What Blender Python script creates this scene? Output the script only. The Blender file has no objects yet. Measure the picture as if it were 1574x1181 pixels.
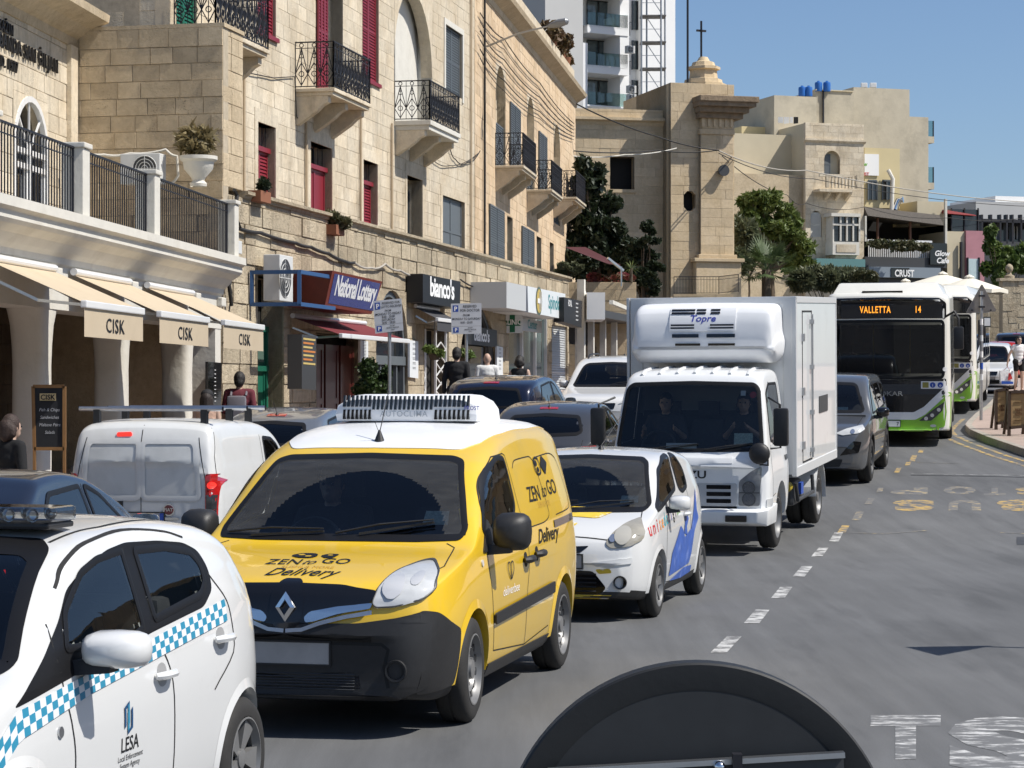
import bpy,bmesh,math,random
import numpy as np
from mathutils import Vector,Matrix
from mathutils.bvhtree import BVHTree
from mathutils.geometry import tessellate_polygon

S=bpy.context.scene
COL=S.collection
RAD=math.radians
random.seed(7)

# ------------------------------------------------------------------ camera
FPX,PCX,HY,CH=3500.0,787.0,600.0,2.0
cam_d=bpy.data.cameras.new('camera');cam=bpy.data.objects.new('camera',cam_d);COL.objects.link(cam)
cam.location=(0,0,CH);cam.rotation_euler=(RAD(90),0,0)
cam_d.sensor_width=36;cam_d.lens=FPX/1574*36;cam_d.shift_y=9.5/1574
cam_d.clip_start=0.05;cam_d.clip_end=4000
S.camera=cam
# ------------------------------------------------------------------ sky and sun
SUN_AZ=Vector((0.965,-0.26)).normalized();SUN_EL=52.0
w=bpy.data.worlds.new('World');S.world=w;w.use_nodes=True
nt=w.node_tree;nt.nodes.clear()
sky=nt.nodes.new('ShaderNodeTexSky');sky.sky_type='NISHITA';sky.sun_disc=False
sky.sun_elevation=RAD(SUN_EL);sky.sun_rotation=math.atan2(SUN_AZ.x,SUN_AZ.y)
sky.altitude=0;sky.air_density=.85;sky.dust_density=.9;sky.ozone_density=5.0
bg=nt.nodes.new('ShaderNodeBackground');bg.inputs['Strength'].default_value=0.098
wo=nt.nodes.new('ShaderNodeOutputWorld')
nt.links.new(sky.outputs[0],bg.inputs[0]);nt.links.new(bg.outputs[0],wo.inputs[0])
sun_d=bpy.data.lights.new('sun','SUN');sun_d.energy=4.6;sun_d.angle=RAD(0.5);sun_d.color=(1,.955,.88)
sun=bpy.data.objects.new('sun',sun_d);COL.objects.link(sun)
ce,se=math.cos(RAD(SUN_EL)),math.sin(RAD(SUN_EL))
sun.rotation_euler=Vector((SUN_AZ.x*ce,SUN_AZ.y*ce,se)).to_track_quat('Z','Y').to_euler()
sun.location=(30,-10,40)
S.view_settings.view_transform='Standard';S.view_settings.look='None'
S.view_settings.exposure=0.3;S.view_settings.gamma=1.0
S.render.engine='CYCLES'
S.cycles.use_denoising=True
S.cycles.max_bounces=8;S.cycles.transparent_max_bounces=12;S.cycles.caustics_reflective=False;S.cycles.caustics_refractive=False

# ------------------------------------------------------------------ helpers
def P(px,py,Y):return Vector(((px-PCX)/FPX*Y,Y,CH-(py-HY)/FPX*Y))
def road_z(Y):
 if Y < 27:return 0.0
 if Y < 32:return .054*(Y-27)**2/10
 if Y < 50:return .135+.054*(Y-32)
 return 1.107+.035*(min(Y,118)-50)
OFF={}
def tag(o,label=None,cat=None,group=None,kind=None):
 if label:o['label']=label
 if cat:o['category']=cat
 if group:o['group']=group
 if kind:o['kind']=kind
 return o
def thing(name,label,cat,loc=(0,0,0),rotz=0,group=None,local=False,rotx=0):
 o=bpy.data.objects.new(name,None);COL.objects.link(o)
 o.location=loc;o.rotation_euler=(rotx,0,rotz);o.empty_display_size=.3
 OFF[o.name]=Vector((0,0,0)) if local else Vector(loc)
 return tag(o,label,cat,group)
class MB:
 def __init__(s):s.v=[];s.f=[];s.m=[];s.mi=0
 def quad(s,a,b,c,d):
  n=len(s.v);s.v+=[tuple(a),tuple(b),tuple(c),tuple(d)];s.f.append((n,n+1,n+2,n+3));s.m.append(s.mi);return s
 def tri(s,a,b,c):
  n=len(s.v);s.v+=[tuple(a),tuple(b),tuple(c)];s.f.append((n,n+1,n+2));s.m.append(s.mi);return s
 def raw(s,vs,fs):
  n=len(s.v);s.v+=[tuple(p) for p in vs]
  for f in fs:s.f.append(tuple(i+n for i in f));s.m.append(s.mi)
  return s
 def hexa(s,p): # 8 corners: bottom 4 ccw, top 4
  return s.raw(p,[(3,2,1,0),(4,5,6,7),(0,1,5,4),(1,2,6,5),(2,3,7,6),(3,0,4,7)])
 def box(s,c,d,rz=0):
  c=Vector(c);hx,hy,hz=d[0]/2,d[1]/2,d[2]/2;cr,sr=math.cos(rz),math.sin(rz);pts=[]
  for z in (-hz,hz):
   for x,y in ((-hx,-hy),(hx,-hy),(hx,hy),(-hx,hy)):
    pts.append((c.x+x*cr-y*sr,c.y+x*sr+y*cr,c.z+z))
  return s.hexa(pts)
 def bb(s,x0,x1,y0,y1,z0,z1):return s.box(((x0+x1)/2,(y0+y1)/2,(z0+z1)/2),(abs(x1-x0),abs(y1-y0),abs(z1-z0)))
 def fb(s,fr,u0,u1,z0,z1,d0,d1):
  a,b=min(d0,d1),max(d0,d1);q=fr.p
  return s.hexa([q(u0,z0,b),q(u1,z0,b),q(u1,z0,a),q(u0,z0,a),q(u0,z1,b),q(u1,z1,b),q(u1,z1,a),q(u0,z1,a)])
 def bar(s,a,b,wd,th=None,up=(0,0,1)):
  a,b=Vector(a),Vector(b);th=th or wd;d=(b-a)
  if d.length < 1e-6:return s
  d.normalize();up=Vector(up)
  x=d.cross(up)
  if x.length < 1e-3:x=d.cross(Vector((1,0,0)))
  x.normalize();y=x.cross(d);x=x*wd/2;y=y*th/2
  return s.hexa([a-x-y,a+x-y,b+x-y,b-x-y,a-x+y,a+x+y,b+x+y,b-x+y])
 def tube(s,pts,r,n=8,caps=True):
  pts=[Vector(p) for p in pts];rs=r if isinstance(r,(list,tuple)) else [r]*len(pts);base=len(s.v);x=None
  for i,p in enumerate(pts):
   d=(pts[min(i+1,len(pts)-1)]-pts[max(i-1,0)])
   if d.length < 1e-9:d=Vector((0,0,1))
   d.normalize()
   if x is None:
    x=d.cross(Vector((0,0,1)))
    if x.length < 1e-3:x=Vector((1,0,0))
   else:x=x-d*x.dot(d)
   x.normalize();y=d.cross(x)
   for k in range(n):
    a=2*math.pi*k/n;s.v.append(tuple(p+(x*math.cos(a)+y*math.sin(a))*rs[i]))
  for i in range(len(pts)-1):
   for k in range(n):
    k2=(k+1) % n;s.f.append((base+i*n+k,base+i*n+k2,base+(i+1)*n+k2,base+(i+1)*n+k));s.m.append(s.mi)
  if caps:
   s.f.append(tuple(base+k for k in range(n))[::-1]);s.m.append(s.mi)
   s.f.append(tuple(base+(len(pts)-1)*n+k for k in range(n)));s.m.append(s.mi)
  return s
 def cyl(s,a,b,r0,r1=None,n=16,caps=True):return s.tube([a,b],[r0,r0 if r1 is None else r1],n,caps)
 def lathe(s,prof,c=(0,0,0),ax='z',n=24,a0=0,a1=2*math.pi,flip=False):
  c=Vector(c);base=len(s.v);full=abs(a1-a0-2*math.pi) < 1e-6;m=n if full else n+1
  for i in range(m):
   a=a0+(a1-a0)*i/n;ca,sa=math.cos(a),math.sin(a)
   for r,h in prof:
    p=(r*ca,r*sa,h) if ax == 'z' else ((h,r*ca,r*sa) if ax == 'x' else (r*sa,h,r*ca))
    s.v.append((c.x+p[0],c.y+p[1],c.z+p[2]))
  k=len(prof)
  for i in range(n):
   j=(i+1) % m
   for q in range(k-1):
    f=(base+i*k+q,base+j*k+q,base+j*k+q+1,base+i*k+q+1)
    s.f.append(f[::-1] if flip else f);s.m.append(s.mi)
  return s
 def prism(s,poly,vec):
  poly=[Vector(p) for p in poly];vec=Vector(vec);n=len(poly);base=len(s.v)
  s.v+=[tuple(p) for p in poly]+[tuple(p+vec) for p in poly]
  tris=tessellate_polygon([poly])
  for t in tris:
   s.f.append(tuple(base+i for i in t));s.m.append(s.mi);s.f.append(tuple(base+n+i for i in t[::-1]));s.m.append(s.mi)
  for i in range(n):
   j=(i+1) % n;s.f.append((base+i,base+j,base+n+j,base+n+i));s.m.append(s.mi)
  return s
 def ball(s,c,r,n=12,m=8,sc=(1,1,1)):
  c=Vector(c);base=len(s.v)
  for i in range(m+1):
   t=math.pi*i/m
   for k in range(n):
    a=2*math.pi*k/n;s.v.append((c.x+r*sc[0]*math.sin(t)*math.cos(a),c.y+r*sc[1]*math.sin(t)*math.sin(a),c.z+r*sc[2]*math.cos(t)))
  for i in range(m):
   for k in range(n):
    k2=(k+1) % n;s.f.append((base+i*n+k,base+(i+1)*n+k,base+(i+1)*n+k2,base+i*n+k2));s.m.append(s.mi)
  return s
 def build(s,name,mat,parent=None,smooth=None,bevel=0,merge=True,keep=False):
  off=OFF.get(parent.name,Vector((0,0,0))) if parent else Vector((0,0,0))
  me=bpy.data.meshes.new(name)
  base=Vector((0,0,0))
  if parent is None and s.v and not keep:
   a=np.array(s.v);base=Vector(((a[:,0].min()+a[:,0].max())/2,(a[:,1].min()+a[:,1].max())/2,a[:,2].min()))
  o3=off+base
  me.from_pydata([(p[0]-o3.x,p[1]-o3.y,p[2]-o3.z) for p in s.v],[],s.f)
  mats=mat if isinstance(mat,(list,tuple)) else [mat]
  for m_ in mats:me.materials.append(m_)
  if len(mats) > 1:me.polygons.foreach_set('material_index',s.m)
  bm=bmesh.new();bm.from_mesh(me)
  if merge:bmesh.ops.remove_doubles(bm,verts=bm.verts,dist=1e-5)
  bmesh.ops.recalc_face_normals(bm,faces=bm.faces)
  if bevel:bmesh.ops.bevel(bm,geom=[e for e in bm.edges if len(e.link_faces) == 2 and e.calc_face_angle(0) > .6],offset=bevel,segments=2,affect='EDGES',profile=.6,clamp_overlap=True)
  bm.to_mesh(me);bm.free()
  if smooth:
   me.polygons.foreach_set('use_smooth',[True]*len(me.polygons));me.set_sharp_from_angle(angle=RAD(smooth if smooth is not True else 35))
  me.update()
  return link(name,me,parent,base)
def link(name,me,parent=None,base=Vector((0,0,0))):
 o=bpy.data.objects.new(name,me);COL.objects.link(o);o.location=base
 if parent:
  o.parent=parent;OFF[o.name]=OFF.get(parent.name,Vector((0,0,0)))
 else:OFF[o.name]=Vector(base)
 return o
def sub(parent_mesh_obj): # sub-parts use the same coordinates as their thing
 return parent_mesh_obj
def structure(name,mb,mat,**k):
 return tag(mb.build(name,mat,**k),kind='structure')
def copy_tree(o,parent=None):
 c=o.copy();COL.objects.link(c);c.parent=parent;OFF[c.name]=OFF.get(o.name,Vector((0,0,0)))
 for ch in list(o.children):copy_tree(ch,c)
 return c
class Fr:
 """a vertical wall frame: origin, along-direction u, outward normal n (to the right of u)"""
 def __init__(s,x,y,ang,z0=0):
  a=RAD(ang);s.o=Vector((x,y,z0));s.u=Vector((math.sin(a),math.cos(a),0));s.n=Vector((math.cos(a),-math.sin(a),0))
 def p(s,u,z,d=0):return s.o+s.u*u+s.n*d+Vector((0,0,z))
 def px(s,x,y,d=0): # photograph pixel -> (u, z) on this wall's plane
  r=Vector(((x-PCX)/FPX,1,-(y-HY)/FPX));c=Vector((0,0,CH));o=s.o+s.n*d
  t=(o-c).dot(s.n)/r.dot(s.n);q=c+r*t-o
  return q.dot(s.u),q.z
 def off(s,d):
  f=Fr(0,0,0);f.o=s.o+s.n*d;f.u=s.u;f.n=s.n;return f
 def side(s,u): # frame of a wall that faces the camera (against u) at position u, running along -n
  f=Fr(0,0,0);f.o=s.o+s.u*u;f.u=-s.n;f.n=-s.u;return f
 @property
 def rz(s):return math.atan2(s.u.y,s.u.x)

 # ------------------------------------------------------------------ materials
MATS={}
def nodes(m):
 m.use_nodes=True;t=m.node_tree;t.nodes.clear()
 o=t.nodes.new('ShaderNodeOutputMaterial');b=t.nodes.new('ShaderNodeBsdfPrincipled');t.links.new(b.outputs[0],o.inputs[0]);return t,b,o
def mk(name,col,rough=.6,metal=0,var=0.0,vscale=6,bump=0,bscale=40,coat=0,spec=.5,emit=0,objvar=0,dirt=None,dscale=1.5,dlo=.5,dhi=.72,obj=False,sheen=0,trans=0,ior=1.5,stretch=None):
 """procedural paint/stone/plaster: colour with noise variation, stains and fine relief"""
 if name in MATS:return MATS[name]
 m=bpy.data.materials.new(name);t,b,o=nodes(m);L=t.links.new
 b.inputs['Roughness'].default_value=rough;b.inputs['Metallic'].default_value=metal;b.inputs['Coat Weight'].default_value=coat
 b.inputs['Coat Roughness'].default_value=.03;b.inputs['Specular IOR Level'].default_value=spec;b.inputs['IOR'].default_value=ior
 if trans:b.inputs['Transmission Weight'].default_value=trans
 c4=(*col,1);b.inputs['Base Color'].default_value=c4
 if emit:b.inputs['Emission Color'].default_value=c4;b.inputs['Emission Strength'].default_value=emit
 if var or bump or objvar or dirt:
  g=t.nodes.new('ShaderNodeTexCoord' if obj else 'ShaderNodeNewGeometry');vec=g.outputs['Object' if obj else 'Position']
  if stretch:
   mp=t.nodes.new('ShaderNodeMapping');mp.inputs['Scale'].default_value=stretch;L(vec,mp.inputs[0]);vec=mp.outputs[0]
  cur=None
  def noise(sc,det=5,ro=.6):
   n=t.nodes.new('ShaderNodeTexNoise');n.inputs['Scale'].default_value=sc;n.inputs['Detail'].default_value=det;n.inputs['Roughness'].default_value=ro;L(vec,n.inputs['Vector']);return n.outputs['Fac']
  val=t.nodes.new('ShaderNodeHueSaturation');val.inputs['Color'].default_value=c4
  mr=t.nodes.new('ShaderNodeMapRange');mr.inputs[1].default_value=.25;mr.inputs[2].default_value=.75;mr.inputs[3].default_value=1-var;mr.inputs[4].default_value=1+var;L(noise(vscale),mr.inputs[0]);cur=mr.outputs[0]
  if objvar:
   oi=t.nodes.new('ShaderNodeObjectInfo');m2=t.nodes.new('ShaderNodeMapRange');m2.inputs[3].default_value=1-objvar;m2.inputs[4].default_value=1+objvar;L(oi.outputs['Random'],m2.inputs[0])
   mm=t.nodes.new('ShaderNodeMath');mm.operation='MULTIPLY';L(cur,mm.inputs[0]);L(m2.outputs[0],mm.inputs[1]);cur=mm.outputs[0]
  L(cur,val.inputs['Value']);out=val.outputs[0]
  if dirt:
   cr=t.nodes.new('ShaderNodeMapRange');cr.inputs[1].default_value=dlo;cr.inputs[2].default_value=dhi;L(noise(dscale,8,.65),cr.inputs[0])
   mx=t.nodes.new('ShaderNodeMix');mx.data_type='RGBA';L(cr.outputs[0],mx.inputs['Factor']);L(out,mx.inputs['A']);mx.inputs['B'].default_value=(*dirt,1);out=mx.outputs['Result']
  L(out,b.inputs['Base Color'])
  if bump:
   bp=t.nodes.new('ShaderNodeBump');bp.inputs['Strength'].default_value=1;bp.inputs['Distance'].default_value=bump;L(noise(bscale,6,.65),bp.inputs['Height']);L(bp.outputs[0],b.inputs['Normal'])
 MATS[name]=m;return m
def glassmat(name,tint=(.35,.38,.38),rough=.01,refl=1.0):
 if name in MATS:return MATS[name]
 m=bpy.data.materials.new(name);m.use_nodes=True;t=m.node_tree;t.nodes.clear();L=t.links.new
 o=t.nodes.new('ShaderNodeOutputMaterial');mx=t.nodes.new('ShaderNodeMixShader');fr=t.nodes.new('ShaderNodeFresnel');fr.inputs[0].default_value=1.5
 tr=t.nodes.new('ShaderNodeBsdfTransparent');tr.inputs[0].default_value=(*tint,1);gl=t.nodes.new('ShaderNodeBsdfGlossy');gl.inputs['Roughness'].default_value=rough
 mu=t.nodes.new('ShaderNodeMath');mu.operation='MULTIPLY';mu.inputs[1].default_value=1.5*refl;mu.use_clamp=True
 L(fr.outputs[0],mu.inputs[0]);L(mu.outputs[0],mx.inputs[0]);L(tr.outputs[0],mx.inputs[1]);L(gl.outputs[0],mx.inputs[2]);L(mx.outputs[0],o.inputs[0]);MATS[name]=m;return m
def dustmat():
 if 'windscreen dust' in MATS:return MATS['windscreen dust']
 m=bpy.data.materials.new('windscreen dust');m.use_nodes=True;t=m.node_tree;t.nodes.clear();L=t.links.new;o=t.nodes.new('ShaderNodeOutputMaterial');mx=t.nodes.new('ShaderNodeMixShader');tr=t.nodes.new('ShaderNodeBsdfTransparent');d=t.nodes.new('ShaderNodeBsdfDiffuse');d.inputs[0].default_value=(.4,.39,.36,1)
 n=t.nodes.new('ShaderNodeTexNoise');n.inputs['Scale'].default_value=9;n.inputs['Detail'].default_value=6;r=t.nodes.new('ShaderNodeMapRange');r.inputs[3].default_value=.03;r.inputs[4].default_value=.13;L(n.outputs['Fac'],r.inputs[0]);L(r.outputs[0],mx.inputs[0]);L(tr.outputs[0],mx.inputs[1]);L(d.outputs[0],mx.inputs[2]);L(mx.outputs[0],o.inputs[0]);MATS['windscreen dust']=m;return m
def stone(name,col,col2,var=.12,pit=.5,bump=.012,objvar=.1,stain=(.12,.1,.08),slo=.6,shi=.85):
 """weathered limestone: two tones, pits, dark runs, per-block tint"""
 if name in MATS:return MATS[name]
 m=bpy.data.materials.new(name);t,b,o=nodes(m);L=t.links.new;N=t.nodes.new
 b.inputs['Roughness'].default_value=.92;b.inputs['Specular IOR Level'].default_value=.15
 g=N('ShaderNodeNewGeometry');pos=g.outputs['Position']
 def noise(sc,det=5,ro=.6,v=pos):
  n=N('ShaderNodeTexNoise');n.inputs['Scale'].default_value=sc;n.inputs['Detail'].default_value=det;n.inputs['Roughness'].default_value=ro;L(v,n.inputs['Vector']);return n.outputs['Fac']
 def rng(x,a,b_,c,d):
  r=N('ShaderNodeMapRange');r.inputs[1].default_value=a;r.inputs[2].default_value=b_;r.inputs[3].default_value=c;r.inputs[4].default_value=d;L(x,r.inputs[0]);return r.outputs[0]
 def mul(x,y):
  q=N('ShaderNodeMath');q.operation='MULTIPLY';L(x,q.inputs[0]);L(y,q.inputs[1]);return q.outputs[0]
 def mixc(f,A,B):
  q=N('ShaderNodeMix');q.data_type='RGBA';L(f,q.inputs['Factor'])
  for k,X in (('A',A),('B',B)):
   if isinstance(X,tuple):q.inputs[k].default_value=(*X,1)
   else:L(X,q.inputs[k])
  return q.outputs['Result']
 c=mixc(rng(noise(1.1,4),.35,.65,0,1),col,col2)
 hs=N('ShaderNodeHueSaturation');L(c,hs.inputs['Color'])
 oi=N('ShaderNodeObjectInfo')
 v=mul(rng(noise(7,8,.7),.25,.75,1-var,1+var),rng(oi.outputs['Random'],0,1,1-objvar,1+objvar*.6));L(v,hs.inputs['Value'])
 mp=N('ShaderNodeMapping');mp.inputs['Scale'].default_value=(2.2,2.2,.35);L(pos,mp.inputs[0])
 c2=mixc(rng(noise(1.0,8,.7,mp.outputs[0]),slo,shi,0,.75),hs.outputs[0],stain)
 vo=N('ShaderNodeTexVoronoi');vo.inputs['Scale'].default_value=26;L(pos,vo.inputs['Vector'])
 pitm=mul(rng(vo.outputs['Distance'],.05,.3,1,0),rng(noise(1.7,3),.45,.62,0,pit))
 c3=mixc(pitm,c2,tuple(x*.45 for x in col));L(c3,b.inputs['Base Color'])
 ad=N('ShaderNodeMath');ad.operation='SUBTRACT';L(noise(14,8,.7),ad.inputs[0]);L(pitm,ad.inputs[1])
 bp=N('ShaderNodeBump');bp.inputs['Distance'].default_value=bump;L(ad.outputs[0],bp.inputs['Height']);L(bp.outputs[0],b.inputs['Normal'])
 MATS[name]=m;return m

m_white=mk('white paint',(.8,.8,.79),.35,coat=.6,var=.03,vscale=2)
m_carwhite=mk('white car paint',(.68,.685,.68),.3,coat=1,var=.02,vscale=1.5,dirt=(.55,.53,.5),dscale=2.5,dlo=.6,dhi=.95,obj=True)
m_vanwhite=mk('dusty white van paint',(.64,.645,.635),.35,coat=.7,var=.03,vscale=2,dirt=(.5,.5,.48),dscale=2,dlo=.5,dhi=.95,obj=True)
m_yellow=mk('yellow van paint',(.78,.50,.025),.3,coat=1,var=.03,vscale=3,dirt=(.6,.43,.1),dscale=3,dlo=.5,dhi=.95,obj=True)
m_blackpl=mk('black grained plastic',(.018,.018,.019),.5,var=.15,vscale=30,bump=.0008,bscale=400,obj=True)
m_greypl=mk('dark grey plastic',(.05,.052,.055),.5)
m_black=mk('black gloss',(.006,.006,.007),.12,coat=.5)
m_rubber=mk('tyre rubber',(.022,.021,.02),.8,var=.2,vscale=8,bump=.002,bscale=60,obj=True)
m_seam=mk('panel gap',(.01,.01,.01),.8)
m_chrome=mk('chrome',(.75,.76,.77),.12,1)
m_alu=mk('brushed aluminium',(.55,.56,.57),.35,1,var=.08,vscale=20)
m_steel=mk('galvanised steel',(.42,.43,.44),.45,.8,var=.12,vscale=12)
m_wheel=mk('silver wheel paint',(.2,.2,.2),.4,.3,var=.1,vscale=12,obj=True)
m_inter=mk('dark interior trim',(.05,.052,.055),.75,var=.1)
m_head=mk('pale headlining',(.28,.28,.27),.9,var=.05)
m_seat=mk('dark seat fabric',(.06,.06,.065),.9,var=.15,vscale=20)
m_lens=mk('clear lamp lens',(.55,.56,.56),.06,coat=1,var=.12,vscale=9,obj=True)
m_lamp=mk('lamp reflector',(.75,.76,.78),.08,.9)
m_lampdark=mk('smoked lamp housing',(.05,.05,.055),.15,.3,coat=1)
m_red=mk('red tail lamp',(.42,.008,.008),.12,coat=1,var=.1,vscale=15,obj=True)
m_redlit=mk('lit red lamp',(.9,.03,.02),.3,emit=.9)
m_orange=mk('amber lamp',(.8,.25,.02),.2,coat=1)
m_glass=glassmat('car glass',(.68,.71,.70))
m_trim=mk('satin black trim',(.008,.008,.009),.45,spec=.3)
m_glassd=glassmat('tinted car glass',(.2,.21,.21))
m_glasspl=glassmat('clear window glass',(.5,.55,.55))
m_blue=mk('plate blue',(.02,.08,.4),.4)
m_plate=mk('number plate',(.42,.40,.38),.5,var=.15,vscale=5)
m_txtblack=mk('black lettering',(.008,.008,.009),.5)
m_txtwhite=mk('white lettering',(.85,.85,.84),.5)
# ------------------------------------------------------------------ text and outline tools
TMP=bpy.data.scenes.new('workbench') # scratch scene for modifiers, removed at the end
def text2d(txt,size=1,bold=0.0,shear=0,space=1,align='CENTER'):
 """letter shapes as a flat triangle list: (verts2d, faces), baseline at 0"""
 cu=bpy.data.curves.new('t','FONT');cu.body=txt;cu.size=size;cu.offset=bold*size;cu.shear=shear;cu.space_character=space;cu.align_x=align;cu.resolution_u=3
 o=bpy.data.objects.new('t',cu);me=o.to_mesh()
 vs=[(v.co.x,v.co.y) for v in me.vertices];fs=[tuple(p.vertices) for p in me.polygons]
 o.to_mesh_clear();bpy.data.objects.remove(o);bpy.data.curves.remove(cu)
 return vs,fs
def rpoly(pts,r=.05,n=4):
 """round the corners of a 2-D outline; a point may carry its own radius"""
 pts=[p for i,p in enumerate(pts) if abs(p[0]-pts[i-1][0])+abs(p[1]-pts[i-1][1]) > 1e-5]
 out=[];k=len(pts)
 for i in range(k):
  p=np.array(pts[i][:2],float);a=np.array(pts[i-1][:2],float);b=np.array(pts[(i+1) % k][:2],float)
  rr=pts[i][2] if len(pts[i]) > 2 else r
  da,db=a-p,b-p;la,lb=np.linalg.norm(da),np.linalg.norm(db)
  if rr <= 0:out.append(tuple(p));continue
  t=min(rr,la*.48,lb*.48);A=p+da/la*t;B=p+db/lb*t
  for j in range(n+1):
   s=j/n;out.append(tuple((1-s)**2*A+2*s*(1-s)*p+s*s*B))
 return out
def resample(poly,step):
 out=[]
 for i in range(len(poly)):
  a=np.array(poly[i]);b=np.array(poly[(i+1) % len(poly)]);l=np.linalg.norm(b-a);k=max(1,int(l/step))
  for j in range(k):out.append(tuple(a+(b-a)*j/k))
 return out
def area2(p):return sum(p[i-1][0]*p[i][1]-p[i][0]*p[i-1][1] for i in range(len(p)))/2
def inset(poly,d):
 n=len(poly);sg=1 if area2(poly) > 0 else -1;out=[]
 for i in range(n):
  a,p,b=(np.array(poly[i-1]),np.array(poly[i]),np.array(poly[(i+1) % n]))
  e=p-a;f=b-p
  e=e/(np.linalg.norm(e)+1e-9);f=f/(np.linalg.norm(f)+1e-9);m=np.array((-(e+f)[1],(e+f)[0]));l=np.linalg.norm(m)
  if l < 1e-6:m=np.array((-e[1],e[0]));l=1
  m=m/l;c=max(.35,float(np.dot(m,(-e[1],e[0]))));out.append(tuple(p+sg*m*d/c))
 return out
def inside(poly,x,y):
 c=False;j=len(poly)-1
 for i in range(len(poly)):
  xi,yi=poly[i];xj,yj=poly[j]
  if (yi > y) != (yj > y) and x < (xj-xi)*(y-yi)/(yj-yi+1e-12)+xi:c=not c
  j=i
 return c
def pchip(xs,ys,x):
 xs,ys,x=np.asarray(xs,float),np.asarray(ys,float),np.asarray(x,float)
 h=np.diff(xs);d=np.diff(ys)/h;m=np.zeros(len(xs))
 for i in range(1,len(xs)-1):
  if d[i-1]*d[i] > 0:
   w1,w2=2*h[i]+h[i-1],h[i]+2*h[i-1];m[i]=(w1+w2)/(w1/d[i-1]+w2/d[i])
 m[0]=d[0];m[-1]=d[-1]
 i=np.clip(np.searchsorted(xs,x)-1,0,len(xs)-2);t=np.clip((x-xs[i])/h[i],0,1)
 return (1+2*t)*(1-t)**2*ys[i]+t*(1-t)**2*h[i]*m[i]+t*t*(3-2*t)*ys[i+1]+t*t*(t-1)*h[i]*m[i+1]
def kp(lst,y):return pchip([a for a,b in lst],[b for a,b in lst],y)

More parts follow.
